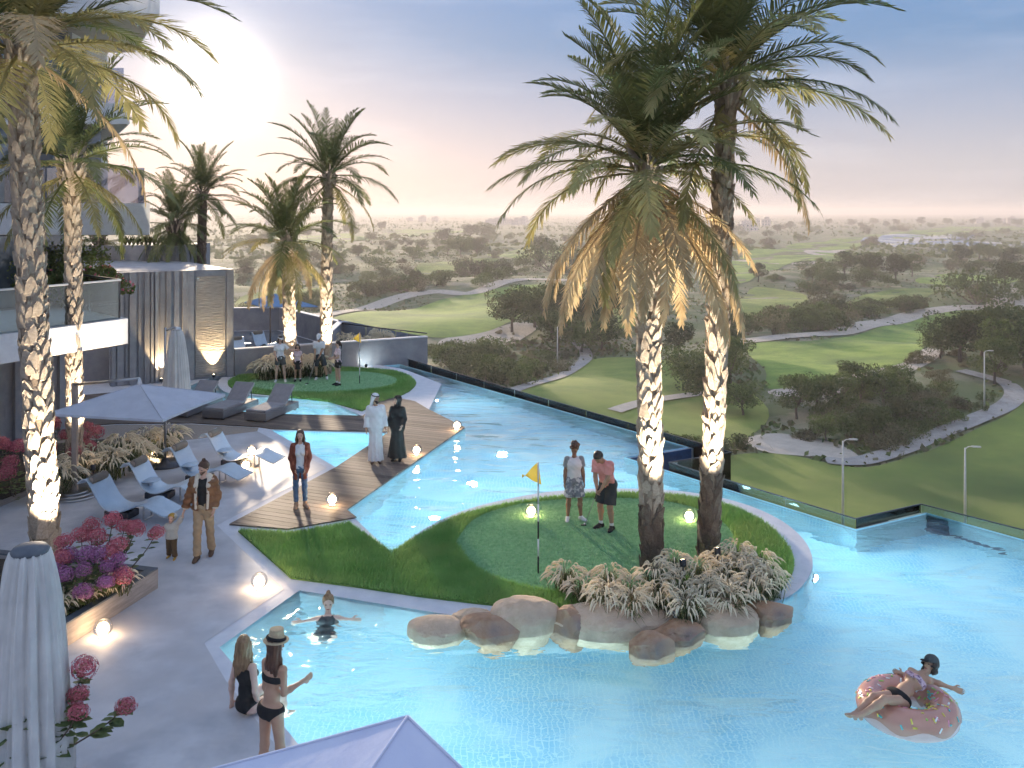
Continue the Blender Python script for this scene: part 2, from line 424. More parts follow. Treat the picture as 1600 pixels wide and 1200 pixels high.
ribbon('path', [(960, 645), (1010, 630), (1060, 622), (1110, 615)], 2.2, M['sandtrack'], .3, 'thin pale track crossing the centre lawn')
ribbon('path', [(1150, 404), (1180, 411), (1250, 415), (1290, 411)], 6, M['sandtrack'], .25, 'pale track on the far fairway')

# ---- trees and bushes of the course
M['leaf_a'] = mat('olive_tree_leaves', (.065, .10, .022), (.14, .175, .045), .75, 1.1, 4, objvar=.22, trans=.25)
M['leaf_b'] = mat('dark_tree_leaves', (.045, .068, .018), (.105, .125, .034), .75, 1.2, 4, objvar=.22, trans=.2)
M['leaf_c'] = mat('dry_bush_leaves', (.12, .115, .055), (.20, .175, .09), .85, 1.5, 4, objvar=.25, trans=.2)
M['bark'] = mat('grey_brown_bark', (.10, .075, .055), (.17, .13, .10), .9, 9, 6, .6)
def leaf_quads(C, size, rng, flat=0.0):
    n = len(C); a = rng.normal(size=(n, 3)); a[:, 2] *= (1-flat); a /= np.linalg.norm(a, axis=1)[:, None]
    b = np.cross(a, rng.normal(size=(n, 3))); b /= np.linalg.norm(b, axis=1)[:, None]
    s = size*rng.uniform(.6, 1.4, (n, 1))
    v = np.stack([C-a*s*.5, C+b*s*.30, C+a*s*.5, C-b*s*.30], 1).reshape(-1, 3)
    return v, np.arange(4*n).reshape(n, 4)
def crown_mesh(name, seed, rx, rz, zc, lobes, n, leaf, ground=False):
    rng = np.random.default_rng(seed); L = []
    for _ in range(lobes):
        a = rng.uniform(0, 2*math.pi); r = rx*math.sqrt(rng.uniform(0, 1))*.72
        z = zc+rng.uniform(-.6, .85)*rz*(1-.45*(r/rx)**2)
        L.append((r*math.cos(a), r*math.sin(a), z, rng.uniform(.26, .46)*rx))
    L = np.array(L); k = rng.integers(0, lobes, n)
    d = rng.normal(size=(n, 3)); d /= np.linalg.norm(d, axis=1)[:, None]
    rad = L[k, 3:4]*rng.uniform(.45, 1.06, (n, 1))**.5
    C = L[k, :3]+d*rad*np.array([1, 1, .72])
    if ground: C[:, 2] = np.abs(C[:, 2])*.95+.03
    v, f = leaf_quads(C, leaf, rng); return npmesh(name, v, f), L
def limb(mb, a, b, r0, r1, seed, n=6):
    rng = random.Random(seed); a, b = Vector(a), Vector(b); P = []
    for i in range(5):
        t = i/4; q = a.lerp(b, t); off = (b-a).length*.06*math.sin(t*math.pi)
        P.append(q+Vector((rng.uniform(-1, 1), rng.uniform(-1, 1), rng.uniform(-.3, .6)))*off)
    mb.tube(P, [r0+(r1-r0)*i/4 for i in range(5)], n)
def make_tree(seed, hgt, rx, leafm, leaf=.34, n=4600, lobes=22):
    root = empty('broadleaf_tree')
    cm, L = crown_mesh('crown', seed, rx, hgt*.38, hgt*.55, lobes, n, leaf)
    link('crown', cm, M[leafm], root)
    mb = MB(); limb(mb, (0, 0, -.4), (0, 0, hgt*.42), .26, .17, seed)
    for i, l in enumerate(L[:7]): limb(mb, (0, 0, hgt*(.22+.03*i)), l[:3], .11, .03, seed+i, 5)
    mb.build('trunk', M['bark'], root, True); return root
def make_bush(seed, r, leafm, n=1300, leaf=.2, lobes=11, h=.75):
    root = empty('scrub_bush')
    cm, L = crown_mesh('foliage', seed, r, r*h*.6, r*h*.55, lobes, n, leaf, True); link('foliage', cm, M[leafm], root)
    mb = MB()
    for i, l in enumerate(L[:5]): limb(mb, (0, 0, -.15), l[:3], .05, .012, seed+i, 4)
    mb.build('stems', M['bark'], root); return root
TREES = [make_tree(11, 8, 4.6, 'leaf_b'), make_tree(12, 8, 5.0, 'leaf_a'), make_tree(13, 8, 3.8, 'leaf_b', n=4200), make_tree(14, 8, 4.4, 'leaf_a', lobes=17)]
BUSH = [make_bush(21, 2.2, 'leaf_a'), make_bush(22, 2.4, 'leaf_c'), make_bush(23, 2.0, 'leaf_b'), make_bush(24, 2.6, 'leaf_a', h=.55), make_bush(25, 1.9, 'leaf_c', h=.5)]
used = set()
def put(protos, i, p, sc, label, cat, group):
    rr = random.Random(int(p.x*91+p.y*57)); o = protos[i]
    if (id(protos), i) not in used: used.add((id(protos), i))
    else: o = copy_tree(o)
    o.location = p; o.rotation_euler = (0, 0, rr.uniform(0, 6.28)); o.scale = (sc*rr.uniform(.9, 1.12), sc*rr.uniform(.9, 1.12), sc*rr.uniform(.88, 1.1))
    tag(o, label, cat, group); return o
def tree(px, py, hpx, i, where):
    p = GT(px, py); sc = hpx*p.y/FPX/8; put(TREES, i, p, sc, ('tall ' if where[0].startswith('small') and hpx > 24 else '')+('dark ' if i in (0, 2) else 'olive green ')+where[0].replace('dark ', '').replace('small ', ''), 'tree', where[1])
NEARC = ('dark leafy tree in the dense clump beside the left cart path', 'trees in the dense clump by the left cart path')
RIGHTC = ('dark leafy tree in the big clump at the far right edge', 'trees in the big clump at right edge')
MIDC = ('leafy tree in the scrub thicket above the right lawn', 'trees in the thicket above the right lawn')
FARC = ('small hazy tree far out on the golf course', 'hazy trees far out on the course')
for a in ((800, 520, 70, 0), (835, 512, 78, 1), (862, 530, 88, 0), (895, 525, 92, 2), (925, 535, 85, 0), (872, 548, 72, 3), (910, 552, 68, 1), (955, 520, 88, 2), (940, 548, 66, 0)): tree(*a, NEARC)
for a in ((1470, 560, 62, 1), (1500, 565, 84, 0), (1535, 560, 90, 2), (1570, 572, 96, 0), (1600, 585, 100, 1), (1555, 600, 74, 3), (1590, 560, 85, 2), (1630, 590, 100, 0)): tree(*a, RIGHTC)
for a in ((1245, 655, 66, 3), (1275, 640, 60, 1), (1310, 650, 72, 3), (1345, 632, 66, 0), (1380, 640, 70, 1), (1405, 618, 52, 3), (1330, 690, 58, 1), (1365, 690, 62, 3), (1400, 670, 56, 0), (1290, 690, 44, 1), (1325, 602, 40, 2)): tree(*a, MIDC)
for a in ((1075, 610, 80, 1), (1105, 640, 95, 0), (1140, 600, 70, 3), (1160, 650, 60, 1), (1060, 560, 60, 2), (1135, 555, 55, 0)): tree(*a, ('shaggy tree standing behind the two island palm trunks', 'trees behind the island palm trunks'))
far = [(840, 396, 28, 2), (855, 398, 30, 0), (940, 400, 34, 1), (900, 395, 26, 2), (550, 372, 26, 0), (597, 362, 17, 2), (580, 380, 18, 1), (695, 385, 26, 0), (735, 375, 30, 2), (757, 374, 28, 1), (700, 400, 28, 3), (745, 400, 36, 0), (720, 402, 34, 1), (660, 390, 20, 1),
       (1185, 440, 30, 0), (1290, 440, 34, 1), (1320, 430, 40, 0), (1360, 436, 42, 2), (1400, 440, 44, 0), (1425, 432, 36, 3), (1350, 448, 34, 1), (1300, 452, 30, 3), (1270, 446, 28, 2), (1500, 414, 34, 0), (1520, 440, 32, 2), (1545, 410, 30, 1), (1580, 418, 34, 0), (1600, 455, 50, 2), (1570, 452, 44, 0), (1595, 400, 26, 1),
       (1530, 404, 24, 3), (1235, 360, 14, 0), (1260, 356, 14, 1), (1295, 354, 13, 2), (1330, 355, 14, 0), (1365, 352, 12, 1), (1400, 353, 13, 2), (1440, 352, 14, 0), (1480, 352, 13, 1), (1520, 351, 13, 2), (1560, 352, 14, 0), (1590, 354, 16, 1), (1345, 358, 12, 2), (1215, 365, 16, 2), (1385, 356, 11, 0), (1455, 357, 11, 1), (1540, 358, 12, 1),
       (610, 395, 16, 1), (640, 402, 18, 3), (560, 400, 20, 0), (420, 380, 22, 1), (395, 392, 26, 0), (385, 430, 30, 1), (480, 372, 18, 2), (530, 420, 24, 3), (575, 445, 24, 1), (600, 440, 26, 0), (625, 452, 30, 1), (648, 445, 24, 2)]
for a in far: tree(*a, FARC)
# hedgerow of scrub along the sand tracks, scattered bushes
rb = random.Random(5)
def bushes(n, poly, lo, hi, where, types=(0, 1, 2, 3, 4)):
    k = 0; xs = [p[0] for p in poly]; ys_ = [p[1] for p in poly]
    for _ in range(n*12):
        if k >= n: break
        px, py = rb.uniform(min(xs), max(xs)), rb.uniform(min(ys_), max(ys_))
        if not inpoly(px, py, poly): continue
        p = GT(px, py)
        if any(inpoly(p.x, p.y, g) for g in GREENS): continue
        ty, sz = rb.choice(types), rb.uniform(lo, hi)
        put(BUSH, ty, p, sz, ('large ' if sz > (lo+hi)/2 else 'small ')+('olive', 'tan', 'dark', 'low olive', 'low tan')[ty]+' '+where[0], 'bush', where[1]); k += 1
B1 = ('bush in the thicket just below the infinity edge', 'scrub below the infinity edge')
B2 = ('bush in the hedge along the left sand track', 'hedge scrub along the left sand track')
B3 = ('bush in the hedge along the right sand track', 'hedge scrub along the right sand track')
B4 = ('bush in the sandy right thicket', 'low scrub of the right thicket')
B5 = ('hazy bush on the far plain', 'hazy scrub on the far plain')
B6 = ('bush on the pale sand by the left street lamp', 'dry bushes on the sand near the left lamp')
bushes(48, [(670, 545), (760, 545), (800, 590), (830, 580), (850, 590), (790, 612), (700, 590)], .9, 1.9, B1, (0, 2, 3, 0))
bushes(16, [(780, 560), (890, 560), (895, 575), (830, 600), (790, 605)], .6, 1.1, B1)
bushes(16, [(780, 520), (850, 540), (860, 570), (780, 560), (760, 545)], .3, .7, B6, (1, 4, 1))
bushes(56, [(370, 480), (530, 462), (660, 440), (790, 420), (800, 436), (690, 452), (540, 480), (380, 505)], 1.3, 2.3, B2, (0, 2, 1, 0))
bushes(46, [(1120, 520), (1170, 500), (1300, 485), (1420, 465), (1440, 485), (1380, 500), (1290, 518), (1150, 528)], 1.2, 2.2, B3, (0, 2, 1, 0))
bushes(50, [(1240, 660), (1330, 600), (1450, 590), (1560, 600), (1565, 630), (1480, 668), (1400, 700), (1340, 715), (1260, 700)], .5, 1.3, B4, (0, 1, 3, 4, 3))
bushes(14, [(1420, 560), (1500, 545), (1560, 590), (1480, 610), (1420, 600)], .4, .9, B4, (1, 4))
bushes(64, [(370, 390), (520, 372), (900, 350), (930, 430), (800, 432), (540, 455), (370, 475)], 1.6, 3.4, B5)
bushes(50, [(1130, 450), (1300, 405), (1600, 395), (1640, 470), (1450, 470), (1160, 520)], 1.2, 2.4, B5)
bushes(24, [(1130, 360), (1600, 347), (1640, 372), (1130, 400)], 3, 5, B5)
bushes(9, [(1020, 700), (1090, 690), (1170, 640), (1180, 700), (1100, 720)], .7, 1.3, ('bush behind the glass balustrade by the palm trunks', 'bushes behind the balustrade'), (0, 2, 3))
tag(put(BUSH, 3, GT(1527, 470), 5.2, '', 'bush', None), 'broad rounded pale green bush on the sand at right', 'bush')
tag(put(BUSH, 3, GT(862, 425), 7.0, '', 'bush', None), 'broad rounded pale green bush beside the left sand track', 'bush')
for b in ('group',):
    for o in S.objects:
        if o.get('label', '').startswith('broad rounded') and b in o: del o[b]
# distant scrub that reads as one mass
rng = np.random.default_rng(3); n = 26000
yy = np.exp(rng.uniform(math.log(520), math.log(6000), n)); xx = rng.uniform(-.72, .72, n)*yy
nzv = np.array([noise.noise(Vector((a*.006, b*.004, 0))) for a, b in zip(xx, yy)])
ok = nzv+rng.uniform(-.25, .25, n) > .02
for g in GREENS: ok &= ~inpoly_np(xx, yy, g)
C = np.stack([xx, yy, np.array([hz(a, b) if b < 1500 else TZ for a, b in zip(xx, yy)])+rng.uniform(.3, 3.2, n)*np.clip(yy/1500, .5, 1.2)], 1)[ok]
v, f = leaf_quads(C, 5.0, rng, .3); tag(link('distant_scrub', npmesh('distant_scrub', v, f), M['leaf_a']), 'hazy belt of distant scrub', 'scrub', kind='stuff')

# rough ground cover between the fairways: tufts too many to count
n = 90000; yy = np.exp(rng.uniform(math.log(75), math.log(620), n)); xx = rng.uniform(-.62, .66, n)*yy
nzv = np.array([noise.noise(Vector((a*.035, b*.025, 4)))+.6*noise.noise(Vector((a*.12, b*.09, 9))) for a, b in zip(xx, yy)])
ok = nzv+rng.uniform(-.3, .3, n) > .08
for g in GREENS: ok &= ~inpoly_np(xx, yy, g)
for g in SANDS: ok &= ~(inpoly_np(xx, yy, g) & (rng.uniform(0, 1, n) > .12))
C = np.stack([xx, yy, np.array([hz(a, b) for a, b in zip(xx, yy)])+rng.uniform(.02, .5, n)], 1)[ok]
v, f = leaf_quads(C, .95, rng, .2); half = len(f)//2
tag(link('ground_scrub', npmesh('ground_scrub', v[:half*4], f[:half]), M['leaf_c']), 'dry tufts covering the rough ground between the fairways', 'scrub', kind='stuff')
tag(link('ground_scrub', npmesh('ground_scrub', v[half*4:], f[half:]-half*4), M['leaf_a']), 'green tufts covering the rough ground between the fairways', 'scrub', kind='stuff')
# ---- lamp posts, far palms, villas
M['lamp_post'] = mat('pale_lamp_post', (.55, .52, .47), (.65, .62, .56), .6, 3)
def street_lamp(px, py, hgt, label):
    p = GT(px, py); r = empty('street_lamp', p, rb.uniform(-.5, .5), label, 'street lamp', 'lamp posts on the golf course')
    mb = MB(); mb.tube([(0, 0, -.3), (0, 0, hgt)], [.13, .07], 8); mb.build('pole', M['lamp_post'], r, True)
    mb = MB(); mb.box((0, 0, .15), (.42, .42, .5)); mb.build('base', M['lamp_post'], r, bevel=.03)
    mb = MB(); mb.tube([(0, 0, hgt-.08), (.25, 0, hgt+.12), (.6, 0, hgt+.16)], [.05, .045, .04], 6); mb.build('arm', M['lamp_post'], r)
    mb = MB(); mb.box((.85, 0, hgt+.15), (.7, .26, .12)); mb.build('lamp_head', M['lamp_post'], r, bevel=.04)
street_lamp(871, 578, 7.8, 'pale lamp post by the bend of the left cart path')
street_lamp(1538, 644, 8.0, 'pale lamp post beside the curve of the right cart path')
street_lamp(1317, 828, 7.6, 'tall pale lamp post rising behind the zigzag of the pool edge')
street_lamp(1508, 838, 7.4, 'pale lamp post alone on the right lawn')
M['villa'] = mat('pale_villa_wall', (.55, .48, .42), (.66, .58, .52), .9, .1, objvar=.2)
M['villa_win'] = mat('villa_window', (.06, .07, .09), None, .2)
def villa(px, py, w, d, h, label):
    p = G(px, py, TZ); r = empty('villa', p, rb.uniform(-.5, .5), label, 'house', 'pale villas on the horizon')
    mb = MB(); mb.box((0, 0, h/2), (w, d, h)); mb.build('wall', M['villa'], r)
    mb = MB(); mb.box((w*.12, 0, h+h*.16), (w*.5, d*.7, h*.32)); mb.build('upper_storey', M['villa'], r)
    mb = MB(); mb.box((0, 0, h+.15), (w+.6, d+.6, .3)); mb.build('roof', M['villa'], r)
    for k in range(3):
        for zz in (.3, .72):
            mb = MB(); mb.box(((k-1)*w*.3, -d/2-.02, h*zz), (w*.1, .1, h*.2)); mb.build('window', M['villa_win'], r)
VL = 'pale boxy villa in the hazy row near the horizon'
for i, (px, py) in enumerate([(765, 350), (775, 352), (785, 351), (795, 350), (806, 352), (818, 351), (1165, 352), (1180, 353), (1196, 354), (1160, 360), (1175, 362), (1580, 350), (1570, 349), (1530, 349), (660, 347), (640, 346), (680, 346), (450, 350), (420, 352)]):
    villa(px, py, 16, 12, 9+2*(i % 3), VL)
# ------------------------------------------------------------------ terrace, pools, islands
WZ = -0.05                      # water level
FZ = -1.25                      # pool floor
arc = lambda px, n=5: spline(GL(px), n)
near = Vector((-.32, 8, 0))
ISLAND = arc([(1060, 963), (1150, 954), (1222, 936), (1256, 912), (1270, 880), (1256, 843), (1212, 808), (1145, 782), (1060, 767), (960, 763), (870, 767), (790, 780), (720, 799), (660, 828), (612, 864)])
RING = arc([(655, 586), (622, 575), (560, 567), (500, 565), (430, 568), (372, 578), (343, 593), (343, 605), (362, 615), (420, 619), (512, 626)])
PATH = [near]+GL([(464, 1160), (343, 1011), (468, 922), (600, 944), (700, 960), (830, 964), (950, 966)])+ISLAND+GL([(541, 797), (727, 668), (670, 641), (690, 600)])+RING+GL([(566, 650), (465, 648), (330, 641), (275, 624), (292, 604), (330, 590), (364, 588)])
WALL_A = D(366, 588, FPX*CH/258); WALL_A.z = 0
WALL_B = Vector(((668-800)*40.07/FPX, 40.07, 0))
EDGE = GL([(625, 569), (1075, 698), (975, 714), (1338, 827), (1448, 801), (1600, 843)])
e_dir = (EDGE[-1]-EDGE[-2]).normalized(); EDGE.append(EDGE[-2]+e_dir*9.5)
EDGE += [Vector((13.5, 8, 0))]
WATER = PATH+EDGE
W2 = GL([(424, 672), (607, 677), (525, 730)])
M['tile'] = None
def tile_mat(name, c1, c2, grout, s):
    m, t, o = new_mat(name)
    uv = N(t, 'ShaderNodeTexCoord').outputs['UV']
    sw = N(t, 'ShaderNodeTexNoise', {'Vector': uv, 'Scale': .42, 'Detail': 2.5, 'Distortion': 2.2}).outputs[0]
    mixf = N(t, 'ShaderNodeMapRange', {0: sw, 1: .38, 2: .62}).outputs[0]      # caustic-like light ripples painted into the mosaic as drifting bands of two blues
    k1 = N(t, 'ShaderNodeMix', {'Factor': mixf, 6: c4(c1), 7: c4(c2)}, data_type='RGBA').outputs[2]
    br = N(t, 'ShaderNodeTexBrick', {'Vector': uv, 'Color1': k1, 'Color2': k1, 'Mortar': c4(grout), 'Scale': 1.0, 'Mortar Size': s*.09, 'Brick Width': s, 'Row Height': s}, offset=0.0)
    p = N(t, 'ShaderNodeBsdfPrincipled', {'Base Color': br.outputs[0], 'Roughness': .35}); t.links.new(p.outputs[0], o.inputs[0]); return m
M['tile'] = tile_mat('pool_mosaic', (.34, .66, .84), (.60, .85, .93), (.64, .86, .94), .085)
def basin(name, loop, zf, label):
    """floor and walls of a pool with tile coordinates in metres"""
    P = [Vector((p.x, p.y, 0)) for p in loop]; n = len(P)
    a = sum(P[i-1].x*P[i].y-P[i].x*P[i-1].y for i in range(n))
    if a < 0: P = P[::-1]
    v = []; f = []; uv = []
    for t in tessellate_polygon([P]):
        A, B, C = (P[i] for i in t)
        if (B-A).cross(C-A).z < 0: t = t[::-1]
        k = len(v); v += [(P[i].x, P[i].y, zf) for i in t]; f.append((k, k+1, k+2)); uv += [(P[i].x, P[i].y) for i in t]
    s = 0
    for i in range(n):
        A, B = P[i], P[(i+1) % n]; L = (B-A).length; k = len(v)
        v += [(A.x, A.y, zf), (B.x, B.y, zf), (B.x, B.y, -.004), (A.x, A.y, -.004)]; f.append((k+1, k, k+3, k+2))
        uv += [(s+L, zf), (s, zf), (s, 0), (s+L, 0)]; s += L
    me = npmesh(name, v, f); l = me.uv_layers.new(name='UVMap'); l.data.foreach_set('uv', [c for q in uv for c in q])
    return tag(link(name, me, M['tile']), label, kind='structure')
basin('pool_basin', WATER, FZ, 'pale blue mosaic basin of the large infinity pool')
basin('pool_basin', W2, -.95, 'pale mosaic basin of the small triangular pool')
# ---- water
SWIM = G(507, 985, WZ); FLOAT = G(1420, 1110, WZ)
def water_mat(name, amp=1.0):
    m, t, o = new_mat(name)
    pos = N(t, 'ShaderNodeNewGeometry').outputs['Position']
    mp1 = N(t, 'ShaderNodeMapping', {0: pos, 'Scale': (.55, 1.3, 1), 'Rotation': (0, 0, .3)}).outputs[0]
    n1 = N(t, 'ShaderNodeTexNoise', {'Vector': mp1, 'Scale': .9, 'Detail': 2.5, 'Distortion': .6}).outputs[0]
    n2 = N(t, 'ShaderNodeTexNoise', {'Vector': mp1, 'Scale': 3.2, 'Detail': 2, 'Distortion': .3}).outputs[0]
    h = N(t, 'ShaderNodeMath', {0: n1, 1: 2.3*amp}, operation='MULTIPLY').outputs[0]
    h = N(t, 'ShaderNodeMath', {0: n2, 1: .22*amp, 2: h}, operation='MULTIPLY_ADD').outputs[0]
    n0 = N(t, 'ShaderNodeTexNoise', {'Vector': mp1, 'Scale': .22, 'Detail': 2, 'Distortion': 1.2}).outputs[0]
    h = N(t, 'ShaderNodeMath', {0: n0, 1: 5.0*amp, 2: h}, operation='MULTIPLY_ADD').outputs[0]
    for c_, fr, st, fall in ((SWIM, 9, .85, .8), (FLOAT, 14, .16, .75)):      # rings round the swimmer and the ring float
        ds = N(t, 'ShaderNodeVectorMath', {0: pos, 1: c_}, operation='DISTANCE').outputs['Value']
        wob = N(t, 'ShaderNodeMath', {0: n2, 1: 1.6, 2: ds}, operation='MULTIPLY_ADD').outputs[0]
        sn = N(t, 'ShaderNodeMath', {0: N(t, 'ShaderNodeMath', {0: wob, 1: fr}, operation='MULTIPLY').outputs[0]}, operation='SINE').outputs[0]
        fa = N(t, 'ShaderNodeMath', {0: 2.718, 1: N(t, 'ShaderNodeMath', {0: ds, 1: -fall}, operation='MULTIPLY').outputs[0]}, operation='POWER').outputs[0]
        h = N(t, 'ShaderNodeMath', {0: N(t, 'ShaderNodeMath', {0: sn, 1: fa}, operation='MULTIPLY').outputs[0], 1: st, 2: h}, operation='MULTIPLY_ADD').outputs[0]
    bp = N(t, 'ShaderNodeBump', {'Height': h, 'Strength': .6, 'Distance': .10}).outputs[0]
    g = N(t, 'ShaderNodeBsdfGlass', {'Color': (.93, .985, 1, 1), 'Roughness': 0, 'IOR': 1.33, 'Normal': bp}); t.links.new(g.outputs[0], o.inputs[0]); return m
M['water'] = water_mat('pool_water')
def sheet(name, loop, z, m, label):
    P = [Vector((p.x, p.y, 0)) for p in loop]; f = []
    for t in tessellate_polygon([P]):
        A, B, C = (P[i] for i in t); f.append(tuple(t) if (B-A).cross(C-A).z > 0 else tuple(t[::-1]))
    return tag(link(name, npmesh(name, [(p.x, p.y, z) for p in P], f), m), label, kind='structure')
sheet('pool_water', WATER, WZ, M['water'], 'clear blue water of the large infinity pool')
sheet('pool_water', W2, WZ, M['water'], 'clear water of the small triangular pool')
# ---- terrace slab (land) with a hole for the small pool
def plate(name, outer, holes, z0, z1, m, label):
    L = [[Vector((p.x, p.y, 0)) for p in lp] for lp in [outer]+holes]; flat = [p for lp in L for p in lp]; n = len(flat); f = []
    for t in tessellate_polygon(L):
        A, B, C = (flat[i] for i in t); f.append(tuple(t) if (B-A).cross(C-A).z > 0 else tuple(t[::-1]))
    v = [(p.x, p.y, z1) for p in flat]+[(p.x, p.y, z0) for p in flat]; k = 0
    for li, lp in enumerate(L):
        if li > 0: k += len(lp); continue
        f += [(k+i, k+(i+1) % len(lp), n+k+(i+1) % len(lp), n+k+i) for i in range(len(lp))]; k += len(lp)
    return tag(link(name, npmesh(name, v, f), m), label, kind='structure')
land = PATH+[Vector((-11.3, 36.6, 0)), Vector((-3.9, 40.3, 0)), Vector((-8.45, 44.2, 0)), Vector((-13.0, 50.9, 0)), Vector((-20, 62, 0)), Vector((-40, 62, 0)), Vector((-40, 4, 0)), Vector((.5, 4, 0))]
# the land polygon must not reuse the water side of the far wall
plate('terrace', land, [W2], -1.4, -.0005, M['coping'], 'pale concrete terrace and pool coping')
tag(MB().prism([Vector((-40, 62, 0)), Vector((-20, 62, 0)), Vector((-13, 50.9, 0)), Vector((-8.45, 44.2, 0)), Vector((-3.9, 40.3, 0))]+[q-Vector((.25, .1, 0)) for q in EDGE[:-1]]+[Vector((13.5, 4, 0)), Vector((-40, 4, 0))], -21, -1.42).build('podium', M['concrete']), 'concrete podium under the terrace', kind='structure')
# ---- paving sheets
PAVE = [G(402, 674), G(512, 731), G(339, 821), G(444, 921), G(319, 1005), G(353, 1064), G(427, 1160), Vector((-.9, 8, 0)), Vector((-.3, 4.5, 0)), Vector((-30, 4.5, 0)), Vector((-30, 24, 0)), G(60, 715), G(180, 700), G(300, 687)]
sheet('paving', PAVE, .004, M['paving'], 'smooth grey stone paving of the sun terrace')
# fine dark joints between large paving slabs
TAN = [G(402, 674), G(300, 687), G(180, 700), G(60, 715), Vector((-30, 24, 0)), Vector((-30, 26, 0)), G(60, 672), G(180, 664), G(300, 663), G(404, 668.5)]
sheet('path', TAN, .004, M['tan'], 'tan stone strip between deck and sun terrace')
# ---- timber deck, plank by plank
def wood_mat(name, c1, c2, d):
    m, t, o = new_mat(name)
    pos = N(t, 'ShaderNodeNewGeometry').outputs['Position']
    a = math.atan2(d[1], d[0])
    rot = N(t, 'ShaderNodeVectorRotate', {'Vector': pos, 'Angle': -a}, rotation_type='Z_AXIS').outputs[0]
    mpn = N(t, 'ShaderNodeMapping', {0: rot, 'Scale': (1.2, 26, 6)}).outputs[0]
    oi = N(t, 'ShaderNodeObjectInfo').outputs['Random']
    nz = N(t, 'ShaderNodeTexNoise', {'Vector': mpn, 'Scale': 1.0, 'Detail': 6}).outputs[0]
    mx = N(t, 'ShaderNodeMix', {'Factor': N(t, 'ShaderNodeMapRange', {0: nz, 1: .3, 2: .7}).outputs[0], 6: c4(c1), 7: c4(c2)}, data_type='RGBA').outputs[2]
    hs = N(t, 'ShaderNodeHueSaturation', {'Color': mx, 'Value': N(t, 'ShaderNodeMapRange', {0: oi, 3: .62, 4: 1.3}).outputs[0]}).outputs[0]
    bp = N(t, 'ShaderNodeBump', {'Height': nz, 'Strength': .25, 'Distance': .01}).outputs[0]
    p = N(t, 'ShaderNodeBsdfPrincipled', {'Base Color': hs, 'Roughness': .7, 'Specular IOR Level': .25, 'Normal': bp}); t.links.new(p.outputs[0], o.inputs[0]); return m
DDIR = (.93, -.37)
M['wood'] = wood_mat('weathered_timber', (.115, .085, .070), (.21, .165, .135), DDIR)
M['wood_gap'] = mat('deck_substrate', (.02, .017, .015), None, .9)
DECK = GL([(358, 821), (450, 828.5), (557, 810), (542, 798), (726, 669), (668, 640), (648, 628), (600, 619), (567, 651), (465, 649), (330, 642), (272, 625), (288, 606), (200, 612), (60, 625)])+[Vector((-26, 31, 0)), Vector((-26, 27, 0))]+GL([(60, 671), (180, 663), (300, 662), (404, 668), (424, 671), (608, 676), (525, 731.5)])
dk = tag(bpy.data.objects.new('timber_deck', None), 'weathered grey brown timber deck between the pools', kind='structure'); COL.objects.link(dk)
o = sheet('deck_base', DECK, .006, M['wood_gap'], ''); o.parent = dk; del o['kind']
for q in ('label',):
    if q in o: del o[q]
for k, loop in bm_strip_pieces(DECK, Vector((0, 20, 0)), DDIR, .21):
    d_ = Vector((DDIR[0], DDIR[1], 0)).normalized(); nn = Vector((-d_.y, d_.x, 0)); s0 = k*.21
    L = []
    for p in loop:        # shrink across the strip for the joint
        s = (p-Vector((0, 20, 0))).dot(nn); L.append(p+nn*((.006 if s < s0+.105 else -.006)))
    mb = MB()
    try: mb.prism(L, .008, .034+random.uniform(-.0015, .0015)); mb.build('plank', M['wood'], dk)
    except Exception: pass
# ---- infinity edge: weir line, trough, glass balustrade
M['weir'] = mat('dark_weir_stone', (.26, .33, .38), (.34, .41, .46), .4, 10)
def offset_line(P, d):
    o = []
    for i, p in enumerate(P):
        t0 = (p-P[i-1]).normalized() if i else None; t1 = (P[i+1]-p).normalized() if i < len(P)-1 else None
        n0 = Vector((-t0.y, t0.x, 0)) if t0 else None; n1 = Vector((-t1.y, t1.x, 0)) if t1 else None
        if n0 is None: o.append(p+n1*d)
        elif n1 is None: o.append(p+n0*d)
        else:
            b = (n0+n1).normalized(); o.append(p+b*(d/max(.35, b.dot(n0))))
    return o
EL = EDGE[:-1]
wr = tag(MB().prism(EL+offset_line(EL, .10)[::-1], -2.4, -.035).build('weir', M['weir']), 'dark stone lip of the infinity edge', kind='structure')
nv = MB(); A, B = EL[1], EL[2]; 
nn_ = Vector((-(B-A).normalized().y, (B-A).normalized().x, 0)); B = A.lerp(B, .93)
tag(nv.prism([A+nn_*.103, B+nn_*.103, B+nn_*.15, A+nn_*.15], -2.2, -.02).build('overflow_wall', M['navy']), 'navy tiled overflow wall at step of pool edge', kind='structure')
tr = MB(); tr.prism(offset_line(EL, .1)+offset_line(EL, .95)[::-1], -2.0, -1.0); tag(tr.build('trough', M['weir']), 'dark overflow trough outside the pool edge', kind='structure')
rz_ = .20
RAIL = [G(632, 561, rz_), G(1138, 708, rz_), G(1040, 724, rz_), G(1334, 813.5, rz_), G(1437, 790, rz_), G(1600, 831.5, rz_)]; RAIL.append(RAIL[-1]+(RAIL[-1]-RAIL[-2]).normalized()*6)
RAIL = [q+Vector((.12, .20, -.03)) for q in RAIL]
bal = empty('glass_balustrade', (0, 0, 0), 0, 'low frameless glass balustrade with dark top rail along the infinity edge', 'balustrade')
mr = MB()
